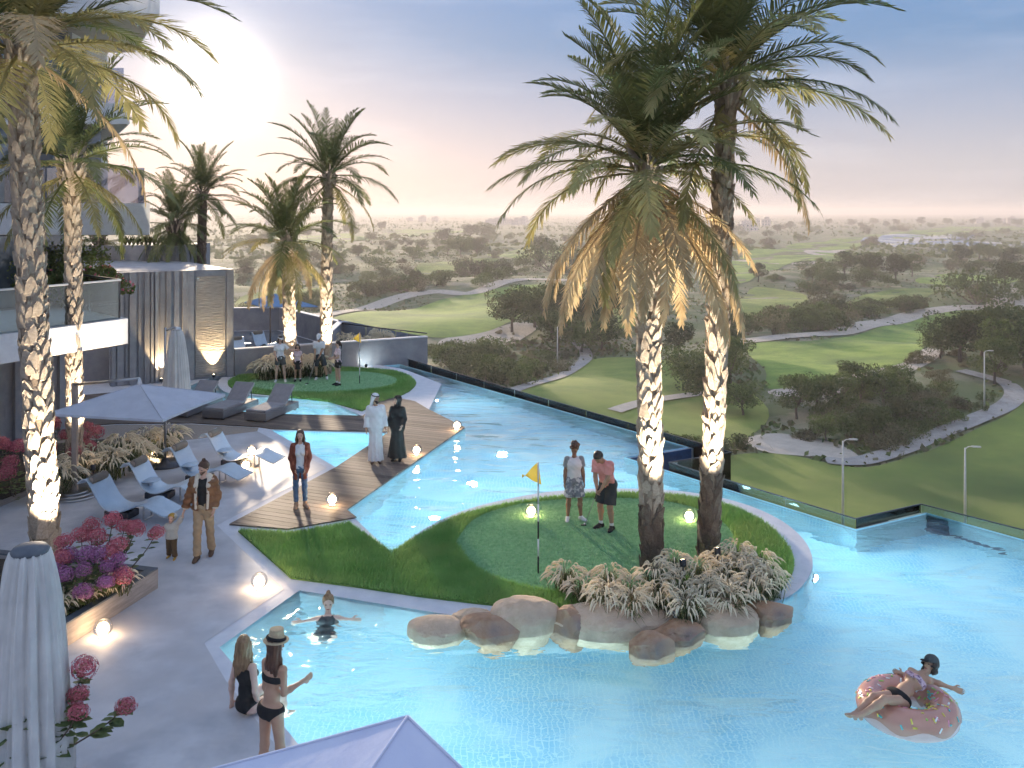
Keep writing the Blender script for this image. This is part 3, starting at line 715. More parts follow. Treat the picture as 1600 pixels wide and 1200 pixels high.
for a, b in zip(RAIL[:-1], RAIL[1:]):
    t_ = (b-a).normalized(); mb = MB(); mb.box((a+b)/2, ((b-a).length+.03, .035, .022), math.atan2(t_.y, t_.x)); mb.build('top_rail', M['dark_metal'], bal, bevel=.006)
    nseg = max(1, round((b-a).length/2.0))
    for i in range(nseg):
        p, q = a.lerp(b, i/nseg)+t_*.012, a.lerp(b, (i+1)/nseg)-t_*.012
        mb = MB(); mb.box(((p+q)/2).xy.to_3d()+Vector((0, 0, -.36)), ((q-p).length, .014, 1.08), math.atan2(t_.y, t_.x)); mb.build('glass_panel', M['pane'], bal)
    mb = MB(); mb.box(((a+b)/2).xy.to_3d()+Vector((0, 0, -.93)), ((b-a).length, .10, .12), math.atan2(t_.y, t_.x)); mb.build('base_channel', M['dark_metal'], bal)
# ---- grass islands
M['turf'] = mat('turf_soil', (.09, .19, .04), (.13, .24, .055), .95, 3, 5)
M['green'] = mat('putting_green', (.25, .46, .24), (.38, .60, .35), .9, 26, 6, .9, 75, c3=(.28, .48, .25), s3=2.5)
M['blade'] = mat('lawn_blades', (.20, .40, .10), (.30, .52, .16), .8, 1.3, 4, trans=.3, c3=(.35, .50, .16), s3=.7)
M['blade_short'] = mat('putting_green_blades', (.26, .50, .27), (.42, .66, .40), .85, 12, 4, trans=.2)
TURF1 = GL([(372, 831), (452, 836), (545, 820), (612, 866.5)])+arc([(650, 842), (720, 808), (800, 789), (880, 778), (960, 773), (1060, 777), (1140, 793), (1195, 820), (1232, 858), (1240, 890), (1222, 922)])+GL([(1160, 944), (1000, 955), (850, 953), (760, 946), (660, 934), (560, 919), (455, 905)])
TURF2 = arc([(640, 588), (612, 580), (560, 576), (500, 574), (440, 577), (388, 584), (360, 594), (358, 604), (380, 613), (430, 619), (512, 628)])+GL([(566, 643), (585, 632), (620, 622)])+arc([(640, 612), (650, 600), (640, 588)])
GREEN1 = arc([(712, 850), (740, 815), (800, 793), (880, 783), (960, 781), (1040, 786), (1110, 806), (1145, 838), (1140, 870), (1100, 900), (1000, 925), (900, 930), (810, 918), (745, 890), (712, 850)], 4)[:-1]
GREEN2 = arc([(384, 601), (410, 591), (460, 585), (520, 582), (580, 583), (618, 592), (612, 603), (570, 610), (510, 614), (440, 613), (395, 607), (384, 601)], 4)[:-1]
def blades(name, poly, holes, n, h, w, mt, seed, lab, z0):
    rng = np.random.default_rng(seed); xs = [p.x for p in poly]; ys = [p.y for p in poly]
    x = rng.uniform(min(xs), max(xs), n); y = rng.uniform(min(ys), max(ys), n)
    ok = inpoly_np(x, y, [(p.x, p.y) for p in poly])
    for hl in holes: ok &= ~inpoly_np(x, y, [(p.x, p.y) for p in hl])
    x, y = x[ok], y[ok]; n = len(x); a = rng.uniform(0, 6.283, n); hh = h*rng.uniform(.5, 1.3, n); ln = hh*rng.uniform(.1, .8, n); b = rng.uniform(0, 6.283, n)
    P = np.stack([x, y, np.full(n, z0)], 1); wv = np.stack([np.cos(a), np.sin(a), 0*a], 1)*w
    tip = P+np.stack([np.cos(b)*ln, np.sin(b)*ln, hh], 1)
    v = np.stack([P-wv, P+wv, tip], 1).reshape(-1, 3)
    return tag(link(name, npmesh(name, v, np.arange(3*n).reshape(n, 3)), mt), lab, 'grass', kind='stuff')
def island(turf, green, nb, h, lab, seed):
    sheet('lawn', turf, .03, M['turf'], 'turf of the '+lab)
    me = MB(); me.prism(turf, .001, .028); tag(me.build('lawn_bed', M['turf']), 'edge of the '+lab, kind='structure')
    sheet('putting_green', green, .036, M['green'], 'pale putting green of the '+lab)
    blades('lawn_grass', turf, [green], nb, h, .008, M['blade'], seed, 'deep green lawn grass of the '+lab, .03)
    blades('green_grass', green, [], nb//2, h*.33, .010, M['blade_short'], seed+1, 'short pale grass of the putting green on '+lab, .036)
island(TURF1, GREEN1, 280000, .09, 'front island', 31)
island(TURF2, GREEN2, 90000, .08, 'rear island', 41)
# ---- rear walls
M['soffit_dark'] = mat('dark_slate_paving', (.10, .105, .12), (.15, .155, .165), .8, 2, 6, .2, 60)
def wall_seg(mb, a, b, th, z0, z1):
    t = (b-a).normalized(); n = Vector((-t.y, t.x, 0))*th; mb.prism([a, b, b+n, a+n], z0, z1)
def cap(a, b, th, z, parent):
    t = (b-a).normalized(); n = Vector((-t.y, t.x, 0)); mb = MB(); mb.prism([a-n*.03, b-n*.03, b+n*(th+.03), a+n*(th+.03)], z, z+.05); mb.build('coping_cap', M['coping'], parent)
def low_wall(a, b, z1, label, th=.22, z0=-3):
    r = empty('low_wall', (0, 0, 0), 0, label, 'wall'); mb = MB(); wall_seg(mb, a, b, th, z0, z1); mb.build('wall_face', M['concrete'], r); cap(a, b, th, z1, r)
low_wall(WALL_A+Vector((.02, 0, 0)), WALL_B, 1.06, 'long low grey wall behind the rear golf island')
c1, c2, c3_ = D(369, 484, 50), D(436, 482, 50.5), D(528, 500, 44)
for q in (c1, c2, c3_): q.z = 0
low_wall(c2, c3_, 1.25, 'grey side wall of the rear lounge terrace')
low_wall(Vector((-17.5, 49.8, 0)), c2, 1.25, 'grey back wall of the rear lounge terrace')
low_wall(c3_, Vector((c3_.x+.2, 40.6, 0)), 1.25, 'short grey wall end beside the rear grasses')
gb = empty('glass_parapet', (0, 0, 0), 0, 'dark glass parapet running from rear wall to wall corner', 'balustrade')
a, b = D(528, 499, 44), D(667, 527, 40.3)
mb = MB(); mb.box((a+b)/2, ((b-a).length, .05, .05), math.atan2(b.y-a.y, b.x-a.x)); mb.build('top_rail', M['dark_metal'], gb)
for i in range(3):
    p, q = a.lerp(b, i/3+.004), a.lerp(b, (i+1)/3-.004); z = (p.z+q.z)/2
    mb = MB(); mb.add([p, q, (q.x, q.y, -.6), (p.x, p.y, -.6)], [(0, 1, 2, 3)]); mb.add([p+Vector((.01, .015, 0)), q+Vector((.01, .015, 0)), (q.x+.01, q.y+.015, -.6), (p.x+.01, p.y+.015, -.6)], [(3, 2, 1, 0)]); mb.build('glass_panel', M['dkpane'], gb)
sheet('paving', [WALL_A+Vector((-6, .5, 0)), WALL_A+Vector((0, .3, 0)), WALL_B+Vector((-.3, .25, 0)), c3_+Vector((-.1, 0, 0)), c2+Vector((-.1, -.1, 0)), Vector((-17.5, 49.5, 0))], .004, M['soffit_dark'], 'dark paving of the rear lounge terrace')
# ---- ribbed wall and stone panel with its uplights
WL, WR = G(172, 604), WALL_A+Vector((-.02, 0, 0)); WT = 4.35
wd = (WR-WL).normalized(); wnrm = Vector((wd.y, -wd.x, 0)); wl = (WR-WL).length
rw = empty('feature_wall', WL, 0, 'tall grey garden wall with fluted ribs and a stone panel', 'wall')
inv = lambda p: (p-WL)
mb = MB(); mb.prism([inv(WL), inv(WR), inv(WR)-wnrm*.45, inv(WR)-wnrm*.45+wd*.0, inv(WL)-wnrm*.45], -.5, WT); mb.build('wall_core', M['concrete'], rw)
M['rib'] = mat('fluted_render', (.25, .255, .275), (.32, .32, .335), .75, 3, 6, .25, 60, objvar=.12)
rw_r = random.Random(4); s = .05
split = wl*.60
while s < split-.1:
    w_ = rw_r.choice((.10, .14, .18, .24)); dpt = rw_r.choice((.05, .09, .13)); 
    mb = MB(); mb.box(inv(WL)+wd*(s+w_/2)+wnrm*(dpt/2+.002)+Vector((0, 0, WT/2)), (w_, dpt, WT-.006), math.atan2(wd.y, wd.x)); mb.build('rib', M['rib'], rw)
    s += w_+rw_r.choice((.05, .08, .12))
def stone_mat():
    m, t, o = new_mat('split_stone_cladding')
    tcx = N(t, 'ShaderNodeTexCoord').outputs['Object']; mpn = N(t, 'ShaderNodeMapping', {0: tcx, 'Scale': (3, 3, 26)}).outputs[0]
    nz = N(t, 'ShaderNodeTexNoise', {'Vector': mpn, 'Scale': 1.2, 'Detail': 6}).outputs[0]
    mx = N(t, 'ShaderNodeMix', {'Factor': N(t, 'ShaderNodeMapRange', {0: nz, 1: .3, 2: .7}).outputs[0], 6: (.22, .215, .21, 1), 7: (.36, .345, .33, 1)}, data_type='RGBA').outputs[2]
    bp = N(t, 'ShaderNodeBump', {'Height': nz, 'Strength': .8, 'Distance': .05}).outputs[0]
    p = N(t, 'ShaderNodeBsdfPrincipled', {'Base Color': mx, 'Roughness': .85, 'Normal': bp}); t.links.new(p.outputs[0], o.inputs[0]); return m
M['splitstone'] = stone_mat()
mb = MB(); cc = split+(wl-split)*.5; mb.box(inv(WL)+wd*cc+wnrm*.03+Vector((0, 0, WT*.48)), ((wl-split)*.62, .05, WT*.92), math.atan2(wd.y, wd.x)); mb.build('stone_panel', M['splitstone'], rw)
for i in range(2):
    mb = MB(); mb.box(inv(WL)+wd*(split+(wl-split)*(.09, .91)[i])+wnrm*.045+Vector((0, 0, WT/2)), ((wl-split)*.13, .08, WT-.01), math.atan2(wd.y, wd.x)); mb.build('pilaster', M['rib'], rw)
# roof slab and second block behind the wall
bb = empty('pavilion', (0, 0, 0), 0, 'low blue grey flat roofed pavilion behind the fluted wall', 'building')
p0, p1_ = D(150, 402, 45), D(281, 402, 43); 
mb = MB(); mb.prism([(p0.x, p0.y), (p1_.x, p1_.y), (WR.x-.2, WR.y+.5), (WL.x-3, WL.y+.5)], 0, WT-.02); mb.build('roof', M['concrete'], bb)
mb = MB(); mb.prism([(p0.x-4, 44), (p1_.x, 42.6), (p1_.x+.1, 47), (p0.x-4, 48)], 0, 5.05); mb.build('wall', M['rib'], bb)
for i in range(7):
    q = Vector((p1_.x-.12-i*.24, 42.62+i*.033, 4.68)); mb = MB(); mb.box(q, (.12, .1, .74)); mb.build('rib', M['rib'], bb)

# ---- hotel building at left
M['room'] = mat('dim_interior', (.10, .10, .11), (.16, .16, .17), .8, 1)
M['facade_glass'] = mat('reflective_glazing', (.16, .20, .25), (.22, .26, .30), .12, .6, spec=1.0, metal=.55)
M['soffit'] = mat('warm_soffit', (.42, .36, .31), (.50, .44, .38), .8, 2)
hb = empty('hotel_building', (0, 0, 0), 0, 'white hotel block with stacked balcony slabs and tinted glazing', 'building')
def slab(corner, z0, z1, back, left, name='balcony_slab', m='stucco'):
    """corner: near right corner; back: vector to the far right corner; left: vector along the front edge"""
    c = Vector((corner[0], corner[1], 0)); q = [c, c+Vector((*back, 0)), c+Vector((*back, 0))+Vector((*left, 0)), c+Vector((*left, 0))]
    mb = MB(); mb.prism(q, z0, z1); mb.build(name, M[m], hb, bevel=.015)
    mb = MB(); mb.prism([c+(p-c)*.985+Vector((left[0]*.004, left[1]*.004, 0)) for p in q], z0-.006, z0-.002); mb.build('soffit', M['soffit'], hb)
    return q
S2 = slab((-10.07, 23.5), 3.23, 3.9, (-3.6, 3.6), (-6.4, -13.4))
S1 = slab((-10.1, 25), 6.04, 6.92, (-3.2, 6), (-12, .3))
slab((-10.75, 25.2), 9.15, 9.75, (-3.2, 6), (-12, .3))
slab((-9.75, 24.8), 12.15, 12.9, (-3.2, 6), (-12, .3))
def pane(a, b, z0, z1, mtl='pane', name='glass_panel', th=.02):
    a, b = Vector((a[0], a[1], 0)), Vector((b[0], b[1], 0)); t = (b-a).normalized()
    mb = MB(); mb.box((a+b)/2+Vector((0, 0, (z0+z1)/2)), ((b-a).length, th, z1-z0), math.atan2(t.y, t.x)); return mb.build(name, M[mtl], hb)
def rail(a, b, z, w=.06, mtl='white_metal'):
    a, b = Vector((a[0], a[1], 0)), Vector((b[0], b[1], 0)); t = (b-a).normalized()
    mb = MB(); mb.box((a+b)/2+Vector((0, 0, z)), ((b-a).length, w, .05), math.atan2(t.y, t.x)); return mb.build('hand_rail', M[mtl], hb, bevel=.008)
ins = .18; c = Vector((-10.07, 23.5, 0)); u = Vector((-6.4, -13.4, 0)).normalized(); w_ = Vector((-3.6, 3.6, 0)).normalized(); cc = c+(u+w_)*ins
for i in range(5): pane(cc+u*(i*2.4+.01), cc+u*(i*2.4+2.38), 3.9, 4.86)
for i in range(2): pane(cc+w_*(i*2.2+.01), cc+w_*(i*2.2+2.18), 3.9, 4.86)
rail(cc-u*.03, cc+u*12, 4.9); rail(cc, cc+w_*4.5, 4.9, mtl='dark_metal')
mb = MB(); mb.tube([cc+Vector((0, 0, 3.9)), cc+Vector((0, 0, 4.88))], .02, 6); mb.build('corner_post', M['dark_metal'], hb)
c = Vector((-10.1, 25, 0)); u = Vector((-12, .3, 0)).normalized(); w_ = Vector((-3.2, 6, 0)).normalized(); cc = c+(u+w_)*.15
M['skypane'] = glass_mat('mirror_pane', (.55, .55, .62), 6.0)
for i in range(5): pane(cc+u*(i*1.6+.01), cc+u*(i*1.6+1.59), 6.92, 7.92, 'skypane')
for i in range(3): pane(cc+w_*(i*2+.01), cc+w_*(i*2+1.98), 6.92, 7.92, 'skypane')
c = Vector((-10.75, 25.2, 0)); cc = c+(u+w_)*.15
for i in range(5): pane(cc+u*(i*1.6+.01), cc+u*(i*1.6+1.59), 9.75, 10.75, 'skypane')
# recessed facade: ground floor ribs and glass, upper glazing
F0, F1 = Vector((-13.4, 27.3, 0)), Vector((-19.5, 14.2, 0)); fu = (F1-F0).normalized(); fn = Vector((fu.y, -fu.x, 0))
if fn.x < 0: fn = -fn
mb = MB(); mb.prism([F0, F1, F1-fn*.3, F0-fn*.3], 0, 16); mb.build('facade_wall', M['concrete'], hb)
s = .3; fr = random.Random(9)
while s < 5.2:
    w0 = fr.choice((.16, .22, .3)); mb = MB(); mb.box(F0+fu*(s+w0/2)+fn*.06+Vector((0, 0, 1.6)), (w0, .12, 3.2), math.atan2(fu.y, fu.x)); mb.build('facade_rib', M['rib'], hb); s += w0+fr.choice((.06, .12, .3))
for i in range(5):
    a = F0+fu*(5.4+i*1.8)+fn*.05; pane(a, a+fu*1.76, .05, 3.18, 'facade_glass', 'window')
for lv, z0, z1 in ((0, 3.95, 6.0), (1, 6.95, 9.1), (2, 9.8, 12.1)):
    for i in range(8):
        a = F0+fu*(.2+i*1.6)+fn*.05; pane(a, a+fu*1.55, z0, z1, 'facade_glass', 'window')
# back wall of upper floors facing us
mb = MB(); mb.prism([F0, F0+Vector((-9, 3, 0)), F0+Vector((-9, 6, 0)), F0+Vector((-.5, 3.5, 0))], 6.9, 16); mb.build('upper_wall', M['stucco'], hb)
for i in range(4):
    a = Vector((-12.2-i*1.6, 26.6, 0)); pane(a, a+Vector((-1.5, .04, 0)), 6.95, 9.1, 'facade_glass', 'window')
# ---- pool lights (niche lamps in the walls)
LENS = {}
def lens_mat(e):
    k = round(e)
    if k not in LENS: LENS[k] = emit_mat('pool_lamp_lens', (.60, .93, 1), e*LENSK)
    return LENS[k]
LENSK = 1.05
PE = 105
def floor_light(p, label, e=PE, zf=FZ):
    """domed lamp set in the pool floor"""
    p = Vector((p.x, p.y, zf)); root = empty('pool_light', p, 0, label, 'pool light', 'underwater pool lights')
    mb = MB(); mb.lathe([(.17, 0), (.175, .012), (.16, .022), (.141, .024)], 20); mb.build('bezel', M['steel'], root)
    mb = MB(); mb.lathe([(.14, .02), (.135, .06), (.11, .10), (.065, .13), (0, .14)], 18); mb.build('lens', lens_mat(e), root, True)
def floor_row(a, b, k, d, side, lab, e=PE, zf=FZ):
    t = (b-a).normalized(); n = Vector((-t.y, t.x, 0))*side
    for i in range(k): floor_light(a.lerp(b, (i+.5)/k)+n*d, lab, e, zf)
def wall_light(p, n, label, e, zf=-.55):
    """niche lamp in a pool wall"""
    n = Vector(n).normalized(); root = empty('pool_light', Vector((p.x, p.y, zf))+n*.006, math.atan2(n.y, n.x), label, 'pool light', 'underwater pool lights')
    mb = MB(); mb.lathe([(.15, 0), (.17, .012), (.16, .02), (.136, .022)], 16); o = mb.build('bezel', M['steel'], root); o.rotation_euler = (0, R(90), 0)
    mb = MB(); mb.lathe([(.135, .018), (.12, .05), (.07, .075), (0, .085)], 16); o = mb.build('lens', lens_mat(e), root, True); o.rotation_euler = (0, R(90), 0)
def wall_row(a, b, k, side, lab, e, zf=-.55):
    t = (b-a).normalized(); n = Vector((-t.y, t.x, 0))*side
    for i in range(k): wall_light(a.lerp(b, (i+.5)/k), n, lab, e, zf)
wall_row(EDGE[-1], near, 7, -1, 'niche lamp in the near pool wall', 230)
wall_row(EDGE[-2], EDGE[-1], 4, -1, 'niche lamp in the right pool wall', 300)
wall_row(G(343, 1011), G(464, 1160), 2, 1, 'niche lamp in the left pool wall by the sitting woman', 260)
wall_row(near, G(464, 1160), 2, -1, 'niche lamp in the left pool wall near the lavender parasol', 260)
for i in (19, 26, 32, 38, 44, 50, 56, 61, 66):
    a, b = ISLAND[i], ISLAND[i+1]; t = (b-a).normalized(); n = Vector((t.y, -t.x, 0)); wall_light((a+b)/2, n, 'niche lamp in the far curved wall of the front island', 560)
wall_row(W2[2], W2[0], 3, -1, 'niche lamp in the small triangular pool', 260, -.45)
wall_row(G(330, 641), G(465, 648), 3, 1, 'niche lamp in the channel wall behind the rattan loungers', 200)
wall_row(G(465, 648), G(566, 650), 2, 1, 'niche lamp in the channel wall beside the timber deck', 200)
wall_row(RING[0], RING[12], 3, -1, 'niche lamp in the rear island wall', 160)
wall_row(G(670, 641), G(690, 600), 1, -1, 'niche lamp below the pale paving tip', 260)
floor_row(G(541, 797), G(727, 668), 3, 1.6, -1, 'lamp in the pool floor along the timber deck', 45)
# ------------------------------------------------------------------ palms
M['frond'] = mat('palm_frond_green', (.10, .125, .04), (.18, .19, .065), .6, 2.5, 3, trans=.28, objvar=.2)
M['frond_olive'] = mat('palm_frond_olive', (.24, .215, .08), (.36, .31, .12), .65, 2.5, 3, trans=.3, objvar=.2)
M['frond_dry'] = mat('palm_frond_dry', (.42, .30, .16), (.56, .43, .25), .75, 2.5, 3, trans=.3, objvar=.2)
M['boot'] = mat('palm_boot', (.34, .265, .20), (.48, .39, .30), .85, 7, 5, .7, 30, objvar=.2)
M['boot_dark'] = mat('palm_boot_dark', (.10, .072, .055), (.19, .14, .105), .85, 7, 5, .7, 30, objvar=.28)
M['palm_core'] = mat('palm_trunk_fibre', (.20, .145, .10), (.32, .24, .17), .95, 14, 6, .8, 40)
def frond_mesh(name, seed, length, el0, droop, leaf, vee, nl=58):
    """feather leaf: arched rachis in the XZ plane with two rows of pointed leaflets"""
    rr = random.Random(seed); n = 22; P = []; T = []; p = Vector((0, 0, 0)); a = el0
    for i in range(n+1):
        t = i/n; P.append(p.copy()); d = Vector((math.cos(a), rr.uniform(-.02, .02), math.sin(a))); T.append(d.normalized()); p = p+d*(length/n); a -= droop*(.35+1.3*t)/n
    mb = MB(); mb.tube(P[::3]+([P[-1]] if n % 3 else []), [.028*(1-.9*i/8)+.003 for i in range(len(P[::3])+(1 if n % 3 else 0))], 4)
    v = []; f = []
    for i in range(nl):
        t = .10+.90*(i+.5)/nl; k = min(n-1, int(t*n)); q = P[k].lerp(P[k+1], t*n-k); tg = T[k]; side = Vector((0, 1, 0)); nm = side.cross(tg).normalized()
        if nm.z < 0: nm = -nm
        L = leaf*(.42+.58*math.sin(math.pi*min(1, .18+t*.86)))*(1 if t < .9 else .75)
        for s in (-1, 1):
            sp = .86-.42*t+rr.uniform(-.12, .12)
            d = (tg*(1-sp*.62)+side*s*sp+nm*(vee+rr.uniform(-.1, .1))).normalized()
            g = Vector((0, 0, -1)); l = L*rr.uniform(.82, 1.1)
            w = tg.cross(d).cross(d).normalized()*.0175 if tg.cross(d).length > 1e-3 else nm*.0165
            m1 = q+d*(l*.5)+g*(l*.04); tp = q+d*l+g*(l*rr.uniform(.05, .34))
            b = len(v); v += [q-w*.6, q+w*.6, m1+w, m1-w, tp]; f += [(b, b+1, b+2, b+3), (b+3, b+2, b+4)]
    mb.add(v, f); return mb.mesh(name)
FM = {}
for k, (el0, dr, le, ve) in {'up': (80, .8, .60, .30), 'mid': (55, 1.2, .60, .24), 'out': (30, 1.3, .60, .14), 'low': (5, 1.25, .58, .0), 'hang': (-28, .95, .46, -.05), 'dead': (-38, 1.0, .44, -.1)}.items():
    for i in range(3):
        for mt in ('frond', 'frond_olive', 'frond_dry'):
            if mt == 'frond_dry' and k in ('up', 'mid'): continue
            me = frond_mesh('frond', hash((k, i)) % 999 if False else {'up': 1, 'mid': 2, 'out': 3, 'low': 4, 'hang': 5, 'dead': 6}[k]*10+i, 3.0, R(el0), dr*(1+.15*(i-1)), le, ve)
            me.materials.append(M[mt]); FM[k, i, mt] = me
def boot_mesh():
    """stub of a cut leaf base: wedge that flares away from the trunk"""
    v = [(0, -.5, -.55), (0, .5, -.55), (.1, -.40, .25), (.1, .40, .25), (.45, -.46, -.45), (.45, .46, -.45), (.85, -.38, .10), (.85, .38, .10), (.95, 0, .16), (.60, 0, -.48), (1.15, -.22, .42), (1.18, .20, .48), (1.05, -.02, .62), (.75, -.20, .40), (.78, .18, .45)]
    f = [(0, 4, 9), (0, 9, 1), (9, 5, 1), (4, 6, 8, 9), (9, 8, 7, 5), (0, 2, 6, 4), (1, 5, 7, 3), (6, 10, 12, 8), (8, 12, 11, 7), (2, 13, 10, 6), (3, 7, 11, 14), (13, 12, 10), (14, 11, 12), (2, 3, 14, 12, 13)]
    return v, f
BV, BF = boot_mesh()
def palm(base, top, r0, r1, flen, spec, label, seed, group, dark_to=0.0, indiv=True, rowh=.15, per=9, bootk='boot', name='date_palm'):
    """spec: list of (kind, count, material list)"""
    rr = random.Random(seed); base, top = Vector(base), Vector(top); H = (top-base)
    root = empty(name, base, 0, label, 'palm tree', group)
    rel = lambda t: H*t+Vector((math.sin(t*2.6+seed)*.06, math.cos(t*2.1+seed)*.05, 0))*H.length*.05
    n = 14; mb = MB(); mb.tube([rel(i/n)-Vector((0, 0, .15 if i == 0 else 0)) for i in range(n+1)], [r0*(1.12 if i == 0 else 1)+(r1-r0)*i/n for i in range(n+1)], 12); mb.build('trunk', M['palm_core'], root, True)
    boots = MB(); meshes = {}
    rows = int(H.length/rowh); cnt = 0
    if indiv:
        for q in ('boot', 'boot_dark'):
            me = npmesh('leaf_base', BV, BF); me.materials.append(M[q]); meshes[q] = me
    for j in range(rows):
        t = (j+.5)/rows; c = rel(t); rad = (r0+(r1-r0)*t)*.93; w = 2*math.pi*rad/per*1.12
        for k in range(per):
            a = 2*math.pi*(k+.5*(j % 2))/per+rr.uniform(-.34, .34); s = Vector((rr.uniform(.02, .062)*(1+.4*t), w*rr.uniform(.8, 1.6), rowh*rr.uniform(1.0, 2.3)))
            pos = c+Vector((math.cos(a)*rad, math.sin(a)*rad, rr.uniform(-.07, .07)))
            if indiv and cnt < 300:
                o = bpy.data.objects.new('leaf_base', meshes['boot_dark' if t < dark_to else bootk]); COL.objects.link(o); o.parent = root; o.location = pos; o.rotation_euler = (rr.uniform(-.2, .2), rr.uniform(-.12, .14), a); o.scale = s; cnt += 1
            else:
                Mx = Matrix.Rotation(a, 3, 'Z'); boots.add([Mx @ Vector((x*s.x, y*s.y, z*s.z))+pos for x, y, z in BV], BF)
    if boots.v:
        o = boots.build('leaf_bases', M[bootk], root); o['kind'] = 'stuff'
    ct = rel(1.0)
    for kind, num, mats in spec:
        az0 = rr.uniform(0, 6.28)
        for i in range(num):
            me = FM[kind, rr.randrange(3), rr.choice(mats)]
            o = bpy.data.objects.new('frond', me); COL.objects.link(o); o.parent = root
            az = az0+2*math.pi*(i+rr.uniform(-.35, .35))/num
            dz = {'up': .25, 'mid': .12, 'out': 0, 'low': -.15, 'hang': -.35, 'dead': -.55}[kind]
            o.location = ct+Vector((math.cos(az)*.14, math.sin(az)*.14, dz+rr.uniform(-.1, .1)))
            o.rotation_euler = (rr.uniform(-.22, .22), rr.uniform(-.16, .16), az); s = flen/3.0*rr.uniform(.85, 1.1); o.scale = (s, s, s)
    # fibrous crown bud with cut stubs
    mb = MB()
    for i in range(26):
        az = rr.uniform(0, 6.28); z = rr.uniform(-.75, .1); d = Vector((math.cos(az), math.sin(az), 0))
        mb.tube([ct+d*r1*.8+Vector((0, 0, z)), ct+d*(r1+.12)+Vector((0, 0, z+.22)), ct+d*(r1+.20)+Vector((0, 0, z+.42))], [.05, .042, .03], 5)
    mb.build('crown_stubs', M['boot'], root); return root
gF, oF, dF = ['frond'], ['frond', 'frond_olive', 'frond_olive'], ['frond_dry', 'frond_dry', 'frond_olive']
FULL = [('up', 15, gF), ('mid', 17, gF), ('out', 13, oF), ('low', 12, oF), ('hang', 12, ['frond_olive', 'frond_dry']), ('dead', 22, ['frond_dry'])]
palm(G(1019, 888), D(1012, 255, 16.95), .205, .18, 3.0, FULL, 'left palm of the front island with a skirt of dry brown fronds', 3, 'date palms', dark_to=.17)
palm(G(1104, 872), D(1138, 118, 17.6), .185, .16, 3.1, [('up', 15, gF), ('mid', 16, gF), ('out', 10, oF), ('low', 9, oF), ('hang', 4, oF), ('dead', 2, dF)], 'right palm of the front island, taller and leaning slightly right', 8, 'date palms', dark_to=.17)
palm(G(72, 903), D(34, 62, 16.4), .225, .21, 3.7, [('up', 9, gF), ('mid', 11, oF), ('out', 14, oF), ('low', 13, ['frond_olive', 'frond_olive', 'frond_dry']), ('hang', 3, ['frond_olive', 'frond_dry'])], 'large palm at the left edge behind the furled white parasol', 21, 'date palms')
palm(G(119, 752), D(110, 250, 22.2), .165, .15, 2.6, [('up', 8, gF), ('mid', 9, gF), ('out', 9, gF), ('low', 9, oF), ('hang', 8, oF)], 'slimmer palm in the flower bed beside the balcony slab', 5, 'date palms')
palm(G(455, 587), D(447, 372, 36.6), .23, .20, 2.7, [('up', 12, gF), ('mid', 12, gF), ('out', 10, gF), ('low', 9, oF), ('hang', 8, ['frond_olive', 'frond_dry']), ('dead', 9, ['frond_dry', 'frond_olive'])], 'shorter palm of the rear island with drooping skirt', 31, 'date palms', indiv=False)
palm(G(508, 585), D(514, 272, 37.2), .22, .17, 2.9, [('up', 8, gF), ('mid', 9, gF), ('out', 8, gF), ('low', 6, gF), ('hang', 5, oF)], 'tall slender palm of the rear island against the sunset', 40, 'date palms', indiv=False)
SH = [('up', 9, gF), ('mid', 9, gF), ('out', 9, gF), ('low', 8, gF), ('hang', 8, gF)]
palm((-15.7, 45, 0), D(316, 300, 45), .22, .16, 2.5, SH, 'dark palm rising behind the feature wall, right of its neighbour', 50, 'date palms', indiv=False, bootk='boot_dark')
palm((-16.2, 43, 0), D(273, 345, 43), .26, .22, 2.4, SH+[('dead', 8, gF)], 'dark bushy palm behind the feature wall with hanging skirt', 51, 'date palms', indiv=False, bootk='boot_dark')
palm((-20, 43.5, 0), D(155, 372, 43.5), .24, .2, 2.2, SH+[('dead', 6, gF)], 'dark palm seen under the white balcony slab', 52, 'date palms', indiv=False, bootk='boot_dark')
